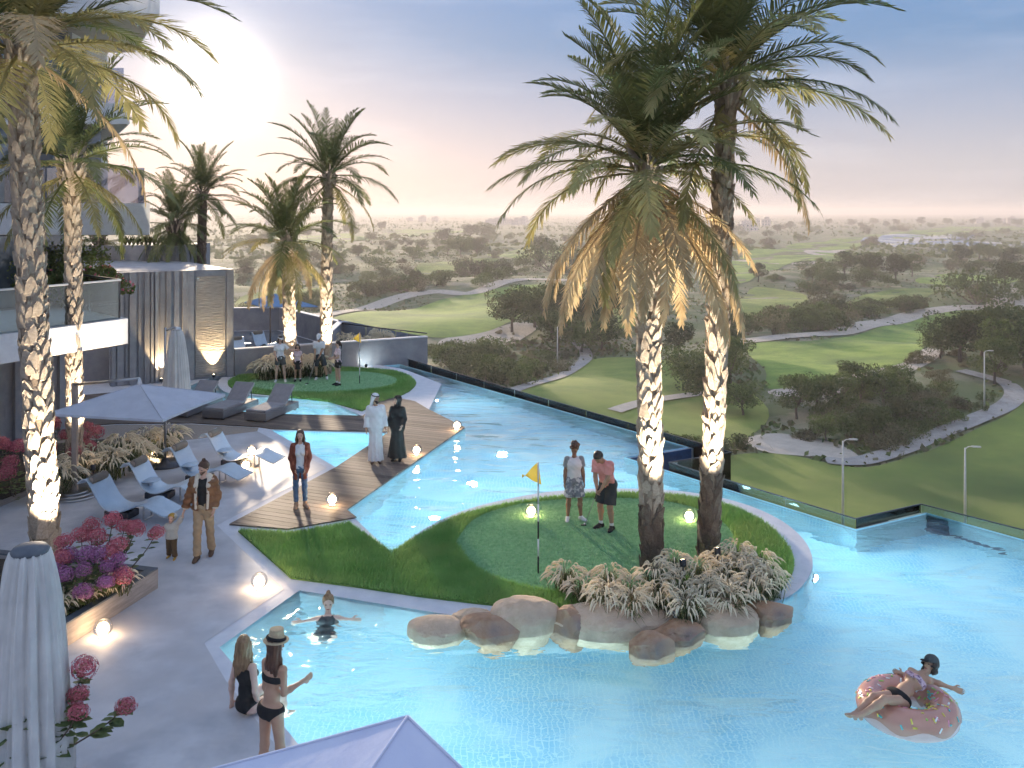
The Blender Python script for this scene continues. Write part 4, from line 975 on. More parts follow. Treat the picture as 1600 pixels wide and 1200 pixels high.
# ------------------------------------------------------------------ ornamental grass
M['plume'] = mat('cream_grass_plume', (.86, .74, .54), (.93, .84, .66), .9, 30, 3, trans=.35, objvar=.12)
M['gblade'] = mat('grey_green_grass_blades', (.075, .10, .035), (.15, .165, .065), .8, 5, 3, trans=.3, objvar=.15)
def grass_clump(seed, nb=150, npl=64, h=.62, spread=.62):
    rr = random.Random(seed); root = empty('fountain_grass'); v = []; f = []
    for i in range(nb):
        a = rr.uniform(0, 6.28); l = h*rr.uniform(.6, 1.05); o = rr.uniform(.1, 1)*spread; b = Vector((rr.gauss(0, .1), rr.gauss(0, .1), 0)); d = Vector((math.cos(a), math.sin(a), 0)); s = Vector((-d.y, d.x, 0))*.009
        q1 = b+d*o*.35+Vector((0, 0, l*.72)); q2 = b+d*o+Vector((0, 0, l*rr.uniform(.35, .85))); k = len(v)
        v += [b-s, b+s, q1+s, q1-s, q2]; f += [(k, k+1, k+2, k+3), (k+3, k+2, k+4)]
    me = npmesh('blades', v, f); link('blades', me, M['gblade'], root)
    mb = MB()
    for i in range(npl):
        a = rr.uniform(0, 6.28); o = math.sqrt(rr.uniform(.05, 1))*spread*1.05; d = Vector((math.cos(a), math.sin(a), 0)); z = h*(1.15-.35*(o/spread)**2)*rr.uniform(.85, 1.1)
        b = d*o*.62+Vector((0, 0, z*.88)); l = rr.uniform(.20, .30); t2 = Vector((rr.uniform(-.3, .3), rr.uniform(-.3, .3), 0)); P = []
        for j in range(6):
            u = j/5; P.append(b+(d+t2)*(l*u*.85)+Vector((0, 0, l*(.55*u-.95*u*u))))
        mb.tube(P, [.004, .013, .018, .017, .012, .003], 5, False)
        mb.tube([d*o*.2, d*o*.45+Vector((0, 0, z*.6)), b], .0025, 3, False)
    o = mb.build('plumes', M['plume'], root); o['kind'] = 'stuff'; return root
GC = [grass_clump(60+i) for i in range(4)]; gused = set()
def clump(p, sc, label, group):
    rr = random.Random(int(p[0]*1000+p[1]*77)); i = rr.randrange(4); o = GC[i]
    if i in gused: o = copy_tree(o)
    gused.add(i); o.location = p; o.rotation_euler = (0, 0, rr.uniform(0, 6.28)); o.scale = (sc*rr.uniform(.9, 1.1),)*2+(sc*rr.uniform(.85, 1.1),); tag(o, label, 'grass clump', group)
for (x, y) in ((885, 925), (915, 945), (950, 930), (945, 962), (985, 945), (985, 972), (1025, 928), (1030, 965), (1060, 945), (1075, 975), (1055, 905), (1095, 920), (1105, 955), (1130, 935), (1140, 965), (1130, 905), (1160, 915), (1175, 945), (1190, 925), (1150, 890), (1185, 900), (1205, 935)):
    clump(G(x, y, .03), .78, 'cream plumed fountain grass clump around the front island palms', 'fountain grass of the front island')
for (x, y) in ((415, 594), (430, 592), (448, 590), (468, 590), (482, 587), (495, 589), (438, 586), (475, 584)):
    clump(G(x, y, .03), 1.35, 'pale fountain grass clump behind the rear golfers', 'fountain grass of the rear island')
for (x, y) in ((535, 533), (550, 531), (566, 530), (582, 530), (598, 530)):
    p = D(x, y, 42); clump((p.x, p.y, .2), 1.1, 'pale grass clump behind the long low rear wall', 'fountain grass behind the rear wall')
for (x, y) in ((95, 770), (120, 752), (150, 735), (175, 748), (190, 722), (215, 735), (228, 708), (250, 715), (262, 700)):
    clump(G(x, y, .1), 1.05, 'cream fountain grass clump at the flower bed beside the wave loungers', 'fountain grass of the flower bed')
for (x, y) in ((95, 962), (130, 950), (160, 938), (185, 928)):
    clump(G(x, y, .28), .6, 'small fountain grass clump in the stone planter', 'fountain grass of the stone planter')
# ------------------------------------------------------------------ boulders
M['rock_tan'] = mat('tan_boulder', (.52, .37, .25), (.68, .51, .37), .85, 5, 8, 1.0, 20, c3=(.46, .34, .25), s3=1.6)
M['rock_brown'] = mat('brown_boulder', (.30, .17, .10), (.52, .33, .21), .85, 4, 8, .9, 14, c3=(.20, .15, .14), s3=2)
def boulder(px, py, wpx, hpx, label, mt, seed, rough=.1, dep=.85, rz=0):
    """wpx x hpx: width and height seen in the photo"""
    Y0 = FPX*CH/(py-HY); w = wpx*Y0/FPX/2; c = G(px, py); hh = max(.14, hpx*Y0/FPX*.36)
    bm = bmesh.new(); bmesh.ops.create_icosphere(bm, subdivisions=5, radius=1)
    for v in bm.verts:
        q = v.co.copy(); d = 1+rough*1.6*noise.noise(q*1.1+Vector((seed*7.1, 0, 0)))+rough*.7*noise.noise(q*2.6+Vector((0, seed*3.3, 0)))+rough*.42*noise.noise(q*6+Vector((0, 0, seed)))+rough*.2*noise.noise(q*14+Vector((0, seed, 0)))
        if mt == 'rock_brown':       # planar facets
            for k in range(5):
                fn_ = Vector((math.sin(seed*3+k*2.1), math.cos(seed*1.7+k*1.3), math.sin(seed+k*1.9)*.8+.1)).normalized(); s = q.dot(fn_); lim = .70+.12*((k*7+seed) % 3)/2
                if s*d > lim: d = min(d, lim/max(s, .05))
        q = q*d; q.z = q.z if q.z > 0 else q.z*3.6
        v.co = Vector((q.x*w, q.y*w*dep, q.z*hh))
    me = bpy.data.meshes.new('boulder'); bm.to_mesh(me); bm.free(); smooth_angle(me, 50 if mt == 'rock_tan' else 28)
    o = link('boulder', me, M[mt]); o.location = (c.x, c.y, hh*.25); o.rotation_euler = (0, 0, rz); tag(o, label, 'boulder', 'boulders at the front island')
boulder(682, 985, 92, 40, 'flat tan boulder at the left end, mostly under water', 'rock_tan', 1, .06)
boulder(740, 972, 70, 40, 'small brown boulder behind the leftmost flat one', 'rock_tan', 2, .12)
boulder(765, 985, 92, 52, 'angular brown boulder left of the largest pale one', 'rock_brown', 3, .12)
boulder(818, 970, 112, 80, 'large smooth pale tan boulder beside the lawn', 'rock_tan', 4, .07)
boulder(895, 978, 76, 66, 'dark brown boulder right of the large pale one', 'rock_brown', 5, .1)
boulder(955, 975, 190, 66, 'long low tan boulder under the grass plumes', 'rock_tan', 6, .08, .5)
boulder(1018, 1012, 70, 54, 'brown boulder nearest the viewer at the water line', 'rock_brown', 7, .1)
boulder(1062, 993, 84, 46, 'flat slanted brown boulder behind the nearest one', 'rock_brown', 8, .14)
boulder(1130, 970, 108, 64, 'rounded tan boulder right of the slanted one', 'rock_tan', 9, .07)
boulder(1202, 962, 72, 52, 'brown boulder at the right end of the row', 'rock_brown', 10, .12)
# ------------------------------------------------------------------ hydrangeas and planters
M['petal_pink'] = mat('pink_petals', (.36, .045, .075), (.74, .24, .28), .7, 5, 3, trans=.25, objvar=.15)
M['petal_purple'] = mat('mauve_petals', (.22, .055, .17), (.58, .25, .46), .7, 5, 3, trans=.25, objvar=.15)
M['hleaf'] = mat('hydrangea_leaves', (.08, .125, .04), (.19, .23, .08), .55, 8, 3, trans=.2, objvar=.15)
M['planter'] = mat('board_marked_concrete', (.25, .22, .205), (.38, .34, .32), .75, 2.5, 8, .35, 24, vscale=(1, 1, 9))
M['planter_rim'] = mat('slate_rim', (.07, .085, .11), (.11, .125, .15), .6, 6)
def floret_head(seed, mt):
    rng = np.random.default_rng(seed); n = 150; i = np.arange(n)+.5; ph = np.arccos(1-1.75*i/n); th = math.pi*(1+5**.5)*i
    C = np.stack([np.cos(th)*np.sin(ph), np.sin(th)*np.sin(ph), np.cos(ph)*.86], 1)*rng.uniform(.74, 1.1, (n, 1)); V_ = []; F_ = []
    for k, c in enumerate(C):
        nrm = Vector(c).normalized(); a = nrm.orthogonal().normalized(); b = nrm.cross(a); r0 = rng.uniform(0, 6.28)
        for q in range(4):
            an = r0+q*1.571; d = a*math.cos(an)+b*math.sin(an); e = nrm.cross(d); ctr = Vector(c); j = len(V_)
            V_ += [ctr, ctr+d*.10+e*.065+nrm*.03, ctr+d*.17+nrm*.01, ctr+d*.10-e*.065+nrm*.03]; F_.append((j, j+1, j+2, j+3))
    me = npmesh('flower_head', V_, F_); me.materials.append(M[mt]); return me
HEADS = {('p', i): floret_head(70+i, 'petal_pink') for i in range(2)}; HEADS.update({('m', i): floret_head(75+i, 'petal_purple') for i in range(2)})
def leaf_shape(c, d, up, l, w):
    s = d.cross(up).normalized()*w; c = Vector(c); dr = Vector((0, 0, -1))*l*.18
    return [c, c+d*l*.3+s*.8-up*w*.1, c+d*l*.65+s*.75+dr*.5, c+d*l+dr, c+d*l*.65-s*.75+dr*.5, c+d*l*.3-s*.8-up*w*.1, c+d*l*.4+up*-w*.35, c+d*l*.7+dr*.4-up*w*.3], [(0, 6, 1), (1, 6, 7, 2), (2, 7, 3), (0, 5, 6), (5, 4, 7, 6), (4, 3, 7)]
def hydrangea(base, heads, r, label, seed, group='hydrangea bushes', hsize=.17, leafn=16, fill=130, lk=1.0, fz=.42):
    """heads: list of (x,y,z offsets, colour)"""
    rr = random.Random(seed); root = empty('hydrangea_bush', base, 0, label, 'bush', group); st = MB(); lv = MB()
    for hx, hy, hz_, cl in heads:
        tip = Vector((hx, hy, hz_)); b0 = Vector((hx*.25+rr.uniform(-.05, .05), hy*.25+rr.uniform(-.05, .05), 0)); mid = b0.lerp(tip, .55)+Vector((hx*.12, hy*.12, .04))
        P = spline([b0, mid, tip], 5); st.tube(P, [.012-.006*i/len(P) for i in range(len(P))], 5)
        for k in range(leafn):
            t = .25+.72*k/leafn; q = P[min(len(P)-1, int(t*len(P)))]; a = rr.uniform(0, 6.28); d = Vector((math.cos(a), math.sin(a), rr.uniform(-.1, .5))).normalized(); l = rr.uniform(.13, .22)*(1.15-.5*t)*lk
            lv.add(*leaf_shape(q, d, Vector((0, 0, 1)), l, l*.36))
        o = bpy.data.objects.new('flower_head', HEADS[cl, rr.randrange(2)]); COL.objects.link(o); o.parent = root; o.location = tip; s = hsize*rr.uniform(.82, 1.15); o.scale = (s, s, s*.95); o.rotation_euler = (rr.uniform(-.4, .4), rr.uniform(-.4, .4), rr.uniform(0, 6))
    for k in range(fill):
        a = rr.uniform(0, 6.28); q = Vector((math.cos(a), math.sin(a), 0))*r*math.sqrt(rr.uniform(0, 1))+Vector((0, 0, rr.uniform(.03, fz))); d = Vector((math.cos(a)+rr.uniform(-.5, .5), math.sin(a)+rr.uniform(-.5, .5), rr.uniform(0, .6))).normalized(); l = rr.uniform(.12, .2)*lk; lv.add(*leaf_shape(q, d, Vector((0, 0, 1)), l, l*.36))
    st.build('stems', M['bark'], root); lv.build('leaves', M['hleaf'], root, True); return root
def at_heads(base, px, z_y):
    """heads from photo places: (px, py, depth offset, colour)"""
    out_ = []
    for x, y, dy, cl in px: q = D(x, y, base[1]+dy); out_.append((q.x-base[0], q.y-base[1], q.z-base[2], cl))
    return out_
# long stone planter at the left front
fdir = Vector((.25, .968, 0)); fperp = Vector((-.968, .25, 0)); pc = G(247, 919)
pl = empty('stone_planter', pc, 0, 'long board marked stone planter with slate rim at lower left', 'planter')
q = [Vector((0, 0, 0)), -fdir*5.5, -fdir*5.5+fperp*3.6, fperp*3.6]
mb = MB()
inner = [fperp*.16-fdir*.16, fperp*.16-fdir*5.34, fperp*3.44-fdir*5.34, fperp*3.44-fdir*.16]
for a, b, c_, d_ in ((0, 1, 1, 0), (1, 2, 2, 1), (2, 3, 3, 2), (3, 0, 0, 3)): mb.prism([q[a], q[b], inner[c_], inner[d_]], 0, .34)
mb.build('planter_wall', M['planter'], pl)
for a, b in ((0, 1), (1, 2), (2, 3), (3, 0)):
    mb = MB(); mb.prism([q[a], q[b], inner[b], inner[a]], .342, .368); mb.build('rim', M['planter_rim'], pl)
mb = MB(); mb.prism(inner, .02, .27); mb.build('soil', M['soil'], pl)
b1 = Vector((-7.05, 15.1, .27))
hydrangea(b1, at_heads(b1, [(195, 822, .3, 'p'), (176, 812, .45, 'p'), (212, 825, .2, 'p'), (143, 821, .5, 'p'), (127, 836, .4, 'p'), (152, 838, .1, 'p'), (183, 852, 0, 'p'), (208, 824, .5, 'p'), (244, 832, .6, 'p')], 0), .5, 'pink hydrangea at the right end of the stone planter', 81)
b2 = Vector((-7.45, 14.5, .27))
hydrangea(b2, at_heads(b2, [(100, 846, .4, 'p'), (108, 868, .2, 'm'), (98, 870, .1, 'p'), (135, 866, .2, 'm'), (154, 866, .2, 'm'), (171, 866, .3, 'p'), (185, 874, .2, 'm'), (88, 888, 0, 'm'), (100, 898, -.1, 'm'), (130, 890, -.1, 'm'), (168, 885, .1, 'm'), (188, 892, .2, 'm'), (193, 900, .1, 'p'), (165, 910, -.1, 'm'), (130, 925, -.3, 'm')], 0), .6, 'mauve hydrangea in the middle of the stone planter', 82, hsize=.15)
# flower bed by the building
FB = empty('flower_bed', (0, 0, 0), 0, 'raised bed with stone kerb along the building', 'flower bed')
fb = GL([(0, 792), (60, 768), (130, 742), (215, 722), (262, 702), (255, 690), (200, 690), (90, 700), (-60, 720), (-120, 800)])
mb = MB(); mb.prism(fb, .005, .13); mb.build('kerb', M['planter'], FB)
cen = sum(fb, Vector())/len(fb); mb = MB(); mb.prism([cen+(p-cen)*.965 for p in fb], .132, .15); mb.build('soil', M['soil'], FB)
def bed_bush(px, py, heads, label, seed, hs=.19):
    b = G(px, py, .14); hydrangea(b, at_heads(b, heads, 0), .55, label, seed, hsize=hs, fill=110)
bed_bush(20, 775, [(8, 695, 0, 'p'), (15, 722, -.2, 'p'), (11, 738, -.3, 'p'), (15, 698, .2, 'p'), (30, 697, .1, 'p'), (2, 692, .3, 'p')], 'pink hydrangea at the left edge of the flower bed', 83)
bed_bush(95, 740, [(84, 663, 0, 'p'), (115, 662, .2, 'p'), (103, 679, -.2, 'p'), (78, 698, -.4, 'p'), (116, 705, -.3, 'p'), (80, 660, .3, 'p')], 'pink hydrangea left of the umbrella post in the bed', 84)
bed_bush(140, 722, [(137, 667, .2, 'p'), (152, 675, .1, 'p'), (130, 682, 0, 'p'), (142, 697, -.2, 'p'), (136, 695, -.1, 'p')], 'pink hydrangea right of the umbrella post in the bed', 85)
bf = Vector((-5.55, 10.0, .5))
pt = empty('plant_tub', (bf.x, bf.y, 0), 0, 'round grey plant tub at the lower left corner', 'planter'); mb = MB(); mb.lathe([(.34, 0), (.40, .05), (.46, .52), (.42, .53), (.40, .46), (0, .45)], 28); mb.build('tub', M['planter'], pt, True)
hydrangea(bf, at_heads(bf, [(131, 1043, .1, 'p'), (122, 1085, 0, 'p'), (122, 1112, -.15, 'p'), (197, 1103, .1, 'p')], 0), .4, 'tall pink hydrangea at the bottom left corner', 86, hsize=.135, leafn=24, fill=230, lk=1.2, fz=.75)
# hedge and flowering shrubs on the first floor terrace
M['hedge'] = mat('light_green_hedge', (.085, .125, .03), (.17, .20, .06), .7, 6, 4, trans=.25)
def shrub(c, rx, ry, rz2, n, leaf, mt, label, seed, fl=0):
    root = empty('balcony_shrub', c, 0, label, 'shrub', 'shrubs on the building terrace'); rng = np.random.default_rng(seed)
    k = 14; L = np.stack([rng.uniform(-1, 1, k)*rx, rng.uniform(-1, 1, k)*ry, rng.uniform(.2, 1, k)*rz2], 1); i = rng.integers(0, k, n); d = rng.normal(size=(n, 3)); d /= np.linalg.norm(d, axis=1)[:, None]
    C = L[i]+d*rng.uniform(.5, 1, (n, 1))**.5*rz2*.5; C[:, 2] = np.abs(C[:, 2]); v, f = leaf_quads(C, leaf, rng); link('foliage', npmesh('foliage', v, f), M[mt], root)
    if fl:
        sel = rng.integers(0, n, fl); C2 = C[sel]+np.array([0, -.05, .08]); v, f = leaf_quads(C2, leaf*1.2, rng); o = link('blossom', npmesh('blossom', v, f), M['petal_pink'], root); o['kind'] = 'stuff'
    mb = MB()
    for q in L[:6]: mb.tube([(q[0]*.6, q[1]*.6, -.05), tuple(q)], [.03, .01], 5)
    mb.build('stems', M['bark'], root)
hx = D(90, 430, 26.2); shrub((hx.x, hx.y, 3.92), 1.0, .5, 1.5, 5200, .10, 'hedge', 'tall light green hedge on the balcony terrace', 91)
hx = D(160, 425, 26.6); shrub((hx.x, hx.y, 4.25), 1.0, .4, .55, 3000, .09, 'hedge', 'low flowering shrub at the end of the balcony terrace', 92, 180)
hx = D(100, 430, 25.6); shrub((hx.x, hx.y, 4.35), .9, .35, .5, 2600, .09, 'hedge', 'low green shrub below the balcony hedge', 93, 60)
mb = MB(); mb.box((-14.1, 27.0, 4.1), (2.6, 1.0, .4), .15); o = mb.build('roof_planter', M['concrete']); tag(o, 'grey planter trough on the first floor terrace', 'planter')
# far agaves along the pavilion roof
for i in range(16):
    q = D(196+i*6.4, 397, 44); v = []; f = []; rr = random.Random(i)
    for k in range(12):
        a = rr.uniform(0, 6.28); d = Vector((math.cos(a), math.sin(a), 0)); s = Vector((-d.y, d.x, 0))*.05; l = rr.uniform(.25, .5); b = len(v)
        v += [-s, s, d*l*.35+s+Vector((0, 0, l*.6)), d*l*.35-s+Vector((0, 0, l*.6)), d*l*.7+Vector((0, 0, l))]; f += [(b, b+1, b+2, b+3), (b+3, b+2, b+4)]
    o = link('agave', npmesh('agave', v, f), M['leaf_b']); o.location = (q.x, q.y, 5.05); tag(o, 'small dark agave in the row along the pavilion roof', 'agave', 'agaves on the pavilion roof')
# ------------------------------------------------------------------ parasols
M['canvas_blue'] = mat('blue_grey_canvas', (.46, .48, .56), (.52, .54, .62), .9, 3, 4, .45, 7)
M['canvas_deep'] = mat('deep_blue_canvas', (.14, .26, .46), (.18, .31, .52), .9, 3, 4, .1, 200)
M['canvas_lilac'] = mat('lavender_blue_canvas', (.56, .59, .76), (.62, .65, .80), .9, 3, 4, .5, 6)
M['canvas_white'] = mat('white_canvas', (.60, .59, .58), (.72, .70, .68), .9, 3, 4, .1, 160, trans=.12)
M['post'] = mat('bronze_post', (.32, .26, .22), (.38, .31, .27), .4, 5, metal=.4)
def canopy(P, corners, name, m, parent, sag=.10, valance=.0, n=10):
    """four sagging triangular panels from peak P to the corners"""
    P = Vector(P); corners = [Vector(c) for c in corners]
    for i in range(4):
        a, b = corners[i], corners[(i+1) % 4]; v = []; f = []; idx = {}
        for r in range(n+1):
            for k in range(r+1):
                t = r/n; s = k/r if r else 0; e = a.lerp(b, s); mid = 4*s*(1-s)
                q = P.lerp(e, t); q.z -= sag*mid*t*(1.3-t)+.0; inw = (((a+b)/2)-P); inw.z = 0; q -= inw.normalized()*(mid*t*t*.10)
                idx[r, k] = len(v); v.append(q)
        for r in range(n):
            for k in range(r+1):
                f.append((idx[r, k], idx[r+1, k], idx[r+1, k+1]))
                if k < r: f.append((idx[r, k], idx[r+1, k+1], idx[r, k+1]))
        nv = len(v); me = npmesh(name, v, f, True); link(name, me, M[m], parent)
        mb = MB(); mb.tube([v[idx[r, 0]]+Vector((0, 0, .004)) for r in range(n+1)], .011, 5); mb.build('seam', M[m], parent, True)
        if valance:
            vv = []; ff = []
            for k in range(n+1): q = v[idx[n, k]]; vv += [q, Vector((q.x, q.y, q.z-valance))]
            ff = [(2*k, 2*k+2, 2*k+3, 2*k+1) for k in range(n)]; link('valance', npmesh('valance', vv, ff, True), M[m], parent)
def rod(a, b, r, name, m, parent, n=8): mb = MB(); mb.tube([a, b], r, n); return mb.build(name, M[m], parent, True)
# open cantilever parasol over the flower bed
u1 = empty('cantilever_parasol', G(117, 775), 0, 'open blue grey cantilever parasol beside the wave loungers', 'parasol'); o1 = u1.location
pk = D(218, 600, 19.7)-o1; cs = [G(75, 646, 2.5), G(254, 656, 2.5), G(352, 616, 2.5)]; cs.append(cs[0]+cs[2]-cs[1]); cs = [c-o1 for c in cs]
canopy(pk, cs, 'canopy_panel', 'canvas_blue', u1, .10, .05)
top = D(115, 598, 21.08)-o1
mb = MB(); mb.box(Vector((0, 0, top.z/2)), (.13, .09, top.z)); mb.build('mast', M['post'], u1, bevel=.01)
rod(top-Vector((0, 0, .05)), pk+Vector((0, 0, .12)), .028, 'arm', 'steel', u1)
for c in cs: rod(pk-Vector((0, 0, .10)), c-Vector((0, 0, .03)), .012, 'rib', 'post', u1, 5)
mb = MB(); mb.lathe([(.05, 0), (.06, .05), (.03, .16), (.0, .2)], 12, pk-Vector((0, 0, .05))); mb.build('finial', M['white_metal'], u1, True)
for i, (r, z0, z1) in enumerate(((.55, 0, .05), (.42, .05, .09), (.30, .09, .13))): mb = MB(); mb.lathe([(r-.02, z0), (r, z0+.01), (r, z1-.012), (r-.015, z1)], 36); mb.build('base_disc', M['steel'], u1, False)
# closed cantilever parasol behind it
def furled(parent, c, z0, z1, r0, r1, m, folds=13, cap_m='planter_rim', seed=1, bulge=0.0, amp=.13):
    rr = random.Random(seed); ph = [rr.uniform(0, 6.28) for _ in range(4)]
    def wob(a, z): return 1+amp*math.sin(folds*a+ph[0]+1.3*math.sin(z*1.7+ph[2])+.9*math.sin(2*a+ph[3]))*(.7+.5*math.sin(3*a+ph[1]))+amp*.5*math.sin((folds*2+3)*a+ph[1]+z*.9+math.sin(a*3))+.05*math.sin(3*a+z*2+ph[3])
    pr = []
    for i in range(25): t = i/24; pr.append((r1+(r0-r1)*(1-t)**.62+bulge*math.sin(math.pi*(1-t))*.4, z0+(z1-z0)*t))
    mb = MB(); mb.lathe([(pr[0][0]*.9, z0+.02)]+pr+[(r1*.7, z1+.03), (0.001, z1+.04)], 110, c, wob); mb.build('furled_canopy', M[m], parent, True)
    mb = MB(); mb.lathe([(r1*1.02, z1-.01), (r1*1.08, z1+.02), (r1*.9, z1+.06), (r1*.35, z1+.085), (.001, z1+.09)], 28, c); mb.build('cap', M[cap_m], parent, True)
u2 = empty('furled_parasol', G(258, 726), 0, 'furled white cantilever parasol glowing before the feature wall', 'parasol', 'furled parasols'); o2 = u2.location
rod((0, 0, 0), (0, 0, 3.62), .035, 'mast', 'steel', u2)
rod((0, 0, 3.55), (.26, .05, 3.62), .025, 'arm', 'steel', u2)
furled(u2, (.28, .05, 0), 1.45, 3.55, .36, .12, 'canvas_white', 11, 'steel', 2)
mb = MB(); mb.lathe([(.5, 0), (.55, .015), (.54, .05), (.12, .07), (.08, .16), (0, .17)], 32); mb.build('base_disc', M['dark_metal'], u2, True)
# big furled parasol in the left foreground
p3 = D(47, 855, 9.96); u3 = empty('furled_parasol', (p3.x, p3.y, 0), 0, 'large furled white parasol in the left foreground with grey cap', 'parasol', 'furled parasols')
furled(u3, (0, 0, 0), .28, p3.z-.05, .40, .185, 'canvas_white', 15, 'planter_rim', 5, .08)
rod((0, 0, 0), (0, 0, 2.9), .035, 'mast', 'steel', u3)
mb = MB(); mb.lathe([(.36, 0), (.38, .015), (.37, .06), (.06, .08)], 32); mb.build('base_disc', M['dark_metal'], u3, True)
# parasol canopy rising into the bottom of the view
pk4 = D(637, 1120, 6.3); u4 = empty('open_parasol', (pk4.x, pk4.y, 0), 0, 'lavender blue open parasol peak at the bottom edge', 'parasol')
h4 = pk4.z; dz4 = 1.3
cs4 = [Vector((math.cos(R(a))*r_, math.sin(R(a))*r_, h4-dz4)) for a, r_ in ((150, 2.6), (232, 2.2), (335, 2.2), (92, 2.0))]
canopy((0, 0, h4), cs4, 'canopy_panel', 'canvas_lilac', u4, .03, .12)
rod((0, 0, 0), (0, 0, h4-.04), .035, 'mast', 'steel', u4)
mb = MB(); mb.lathe([(.4, 0), (.42, .02), (.40, .07), (.06, .09)], 32); mb.build('base_disc', M['dark_metal'], u4, True)
for c in cs4: rod((0, 0, h4-.12), c-Vector((0, 0, .03)), .012, 'rib', 'post', u4, 5)
# rear blue parasol on the lounge terrace
pk5 = D(430, 459, 45.5); u5 = empty('open_parasol', (pk5.x+.1, pk5.y, 0), 0, 'deep blue square parasol on the rear lounge terrace', 'parasol'); o5 = u5.location
cs5 = [D(382, 471, 46)-o5, D(408, 476, 43.8)-o5, D(496, 473, 44)-o5]; cs5.append(cs5[0]+cs5[2]-cs5[1])
for c in cs5: c.z = pk5.z-.48
canopy(Vector((pk5.x-o5.x, 0, pk5.z)), cs5, 'canopy_panel', 'canvas_deep', u5, .04, .04)
rod((-.35, 0, 0), (-.35, 0, pk5.z-.3), .04, 'mast', 'post', u5)
# ------------------------------------------------------------------ loungers
M['silver'] = mat('silver_blue_shell', (.46, .54, .62), (.52, .60, .68), .38, 4, metal=.25)
M['pale_shell'] = mat('pale_silver_shell', (.60, .68, .75), (.66, .73, .79), .35, 4, metal=.2)
M['bolster'] = mat('taupe_bolster', (.20, .17, .14), (.27, .23, .19), .9, 60, 4, .3, 200)
M['bolster_end'] = mat('tan_bolster_end', (.42, .33, .26), None, .8)
def wave_lounger(head, foot, label, shell, w=.68):
    """head, foot: ground points below the two ends"""
    a, b = Vector(head), Vector(foot); L = min(2.2, (b-a).length); d = (b-a).normalized(); r = empty('wave_lounger', (a.x, a.y, 0), math.atan2(d.y, d.x), label, 'sun lounger', 'wave loungers')
    k = L/2.1
    prof = [(-.06, .74), (.04, .83), (.14, .82), (.24, .70), (.36, .50), (.52, .30), (.74, .19), (.98, .20), (1.20, .285), (1.42, .37), (1.62, .365), (1.80, .30), (1.98, .23), (2.08, .21)]
    C = spline([Vector((x*k, 0, z)) for x, z in prof], 4); v = []; f = []; nw = 7
    for i, p in enumerate(C):
        t = (C[min(i+1, len(C)-1)]-C[max(i-1, 0)]).normalized(); nn = Vector((-t.z, 0, t.x))
        for j in range(nw):
            s = j/(nw-1)*2-1; q = p+Vector((0, s*w/2, 0))+nn*(.035*s*s*(1 if i < len(C)*.75 else .2)); v.append(q)
    n0 = len(v)
    for i, p in enumerate(C):
        t = (C[min(i+1, len(C)-1)]-C[max(i-1, 0)]).normalized(); nn = Vector((-t.z, 0, t.x))
        for j in range(nw): v.append(Vector(v[i*nw+j])-nn*.022)
    m = len(C)
    for i in range(m-1):
        for j in range(nw-1):
            a0 = i*nw+j; f.append((a0, a0+nw, a0+nw+1, a0+1)); f.append((n0+a0, n0+a0+1, n0+a0+nw+1, n0+a0+nw))
        f.append((i*nw, n0+i*nw, n0+(i+1)*nw, (i+1)*nw)); f.append((i*nw+nw-1, (i+1)*nw+nw-1, n0+(i+1)*nw+nw-1, n0+i*nw+nw-1))
    f.append(tuple(range(nw))+tuple(range(n0+nw-1, n0-1, -1))); e = (m-1)*nw; f.append(tuple(range(e+nw-1, e-1, -1))+tuple(range(n0+e, n0+e+nw)))
    me = npmesh('shell', v, f); smooth_angle(me, 50); link('shell', me, M[shell], r)
    bo = MB(); bo.lathe([(.06, -.24), (.085, -.225), (.09, -.2), (.09, .2), (.085, .225), (.06, .24)], 20); bm_ = bo.mesh('bolster', True); o = link('bolster', bm_, M['bolster'], r); o.rotation_euler = (R(90), 0, 0); o.location = (.20*k, 0, .83)
    for s in (-1, 1):
        mb = MB(); mb.lathe([(.001, -.012), (.05, -.008), (.062, .0)], 18); q = link('end_cap', mb.mesh('end_cap', True), M['bolster_end'], o); q.location = (0, 0, s*.245); q.rotation_euler = (0 if s < 0 else math.pi, 0, 0)
    mb = MB(); mb.box((.78*k, 0, .09), (.62*k, w*.55, .15)); mb.build('plinth', M['dark_metal'], r, bevel=.03)
    mb = MB(); mb.tube([(1.42*k, -w*.2, .02), (1.42*k, -w*.2, .33)], .02, 6); mb.tube([(1.42*k, w*.2, .02), (1.42*k, w*.2, .33)], .02, 6); mb.tube([(1.42*k, -w*.2, .02), (1.42*k, w*.2, .02)], .02, 6); mb.build('support', M['steel'], r)
    return r
def spot(px, py): return G(px, py)
wave_lounger(G(142, 803), G(274, 815), 'silver blue wave lounger nearest the viewer', 'silver')
wave_lounger(G(206, 775), G(326, 783), 'pale wave lounger second from the viewer, partly behind the walking man', 'pale_shell')
wave_lounger(G(270, 748), G(386, 757), 'silver blue wave lounger third from the viewer', 'silver')
wave_lounger(G(325, 724), G(438, 731), 'pale wave lounger farthest from the viewer near the small pool', 'pale_shell')
def drink_table(p, label):
    r = empty('drink_table', p, 0, label, 'side table', 'mushroom side tables'); mb = MB(); mb.lathe([(.21, .405), (.225, .415), (.22, .43), (.0, .432)], 28); mb.build('table_top', M['silver'], r, True)
    mb = MB(); mb.lathe([(.13, 0), (.13, .012), (.04, .05), (.03, .2), (.05, .32), (.10, .40), (.12, .408)], 20); mb.build('stem', M['silver'], r, True)
drink_table(G(235, 778), 'mushroom side table between the two nearest wave loungers')
drink_table(G(297, 752), 'mushroom side table between the second and third wave loungers')
drink_table(G(351, 728), 'mushroom side table between the two farthest wave loungers')
M['rattan'] = mat('grey_rattan', (.13, .125, .135), (.20, .19, .20), .7, 45, 3, .6, 120)
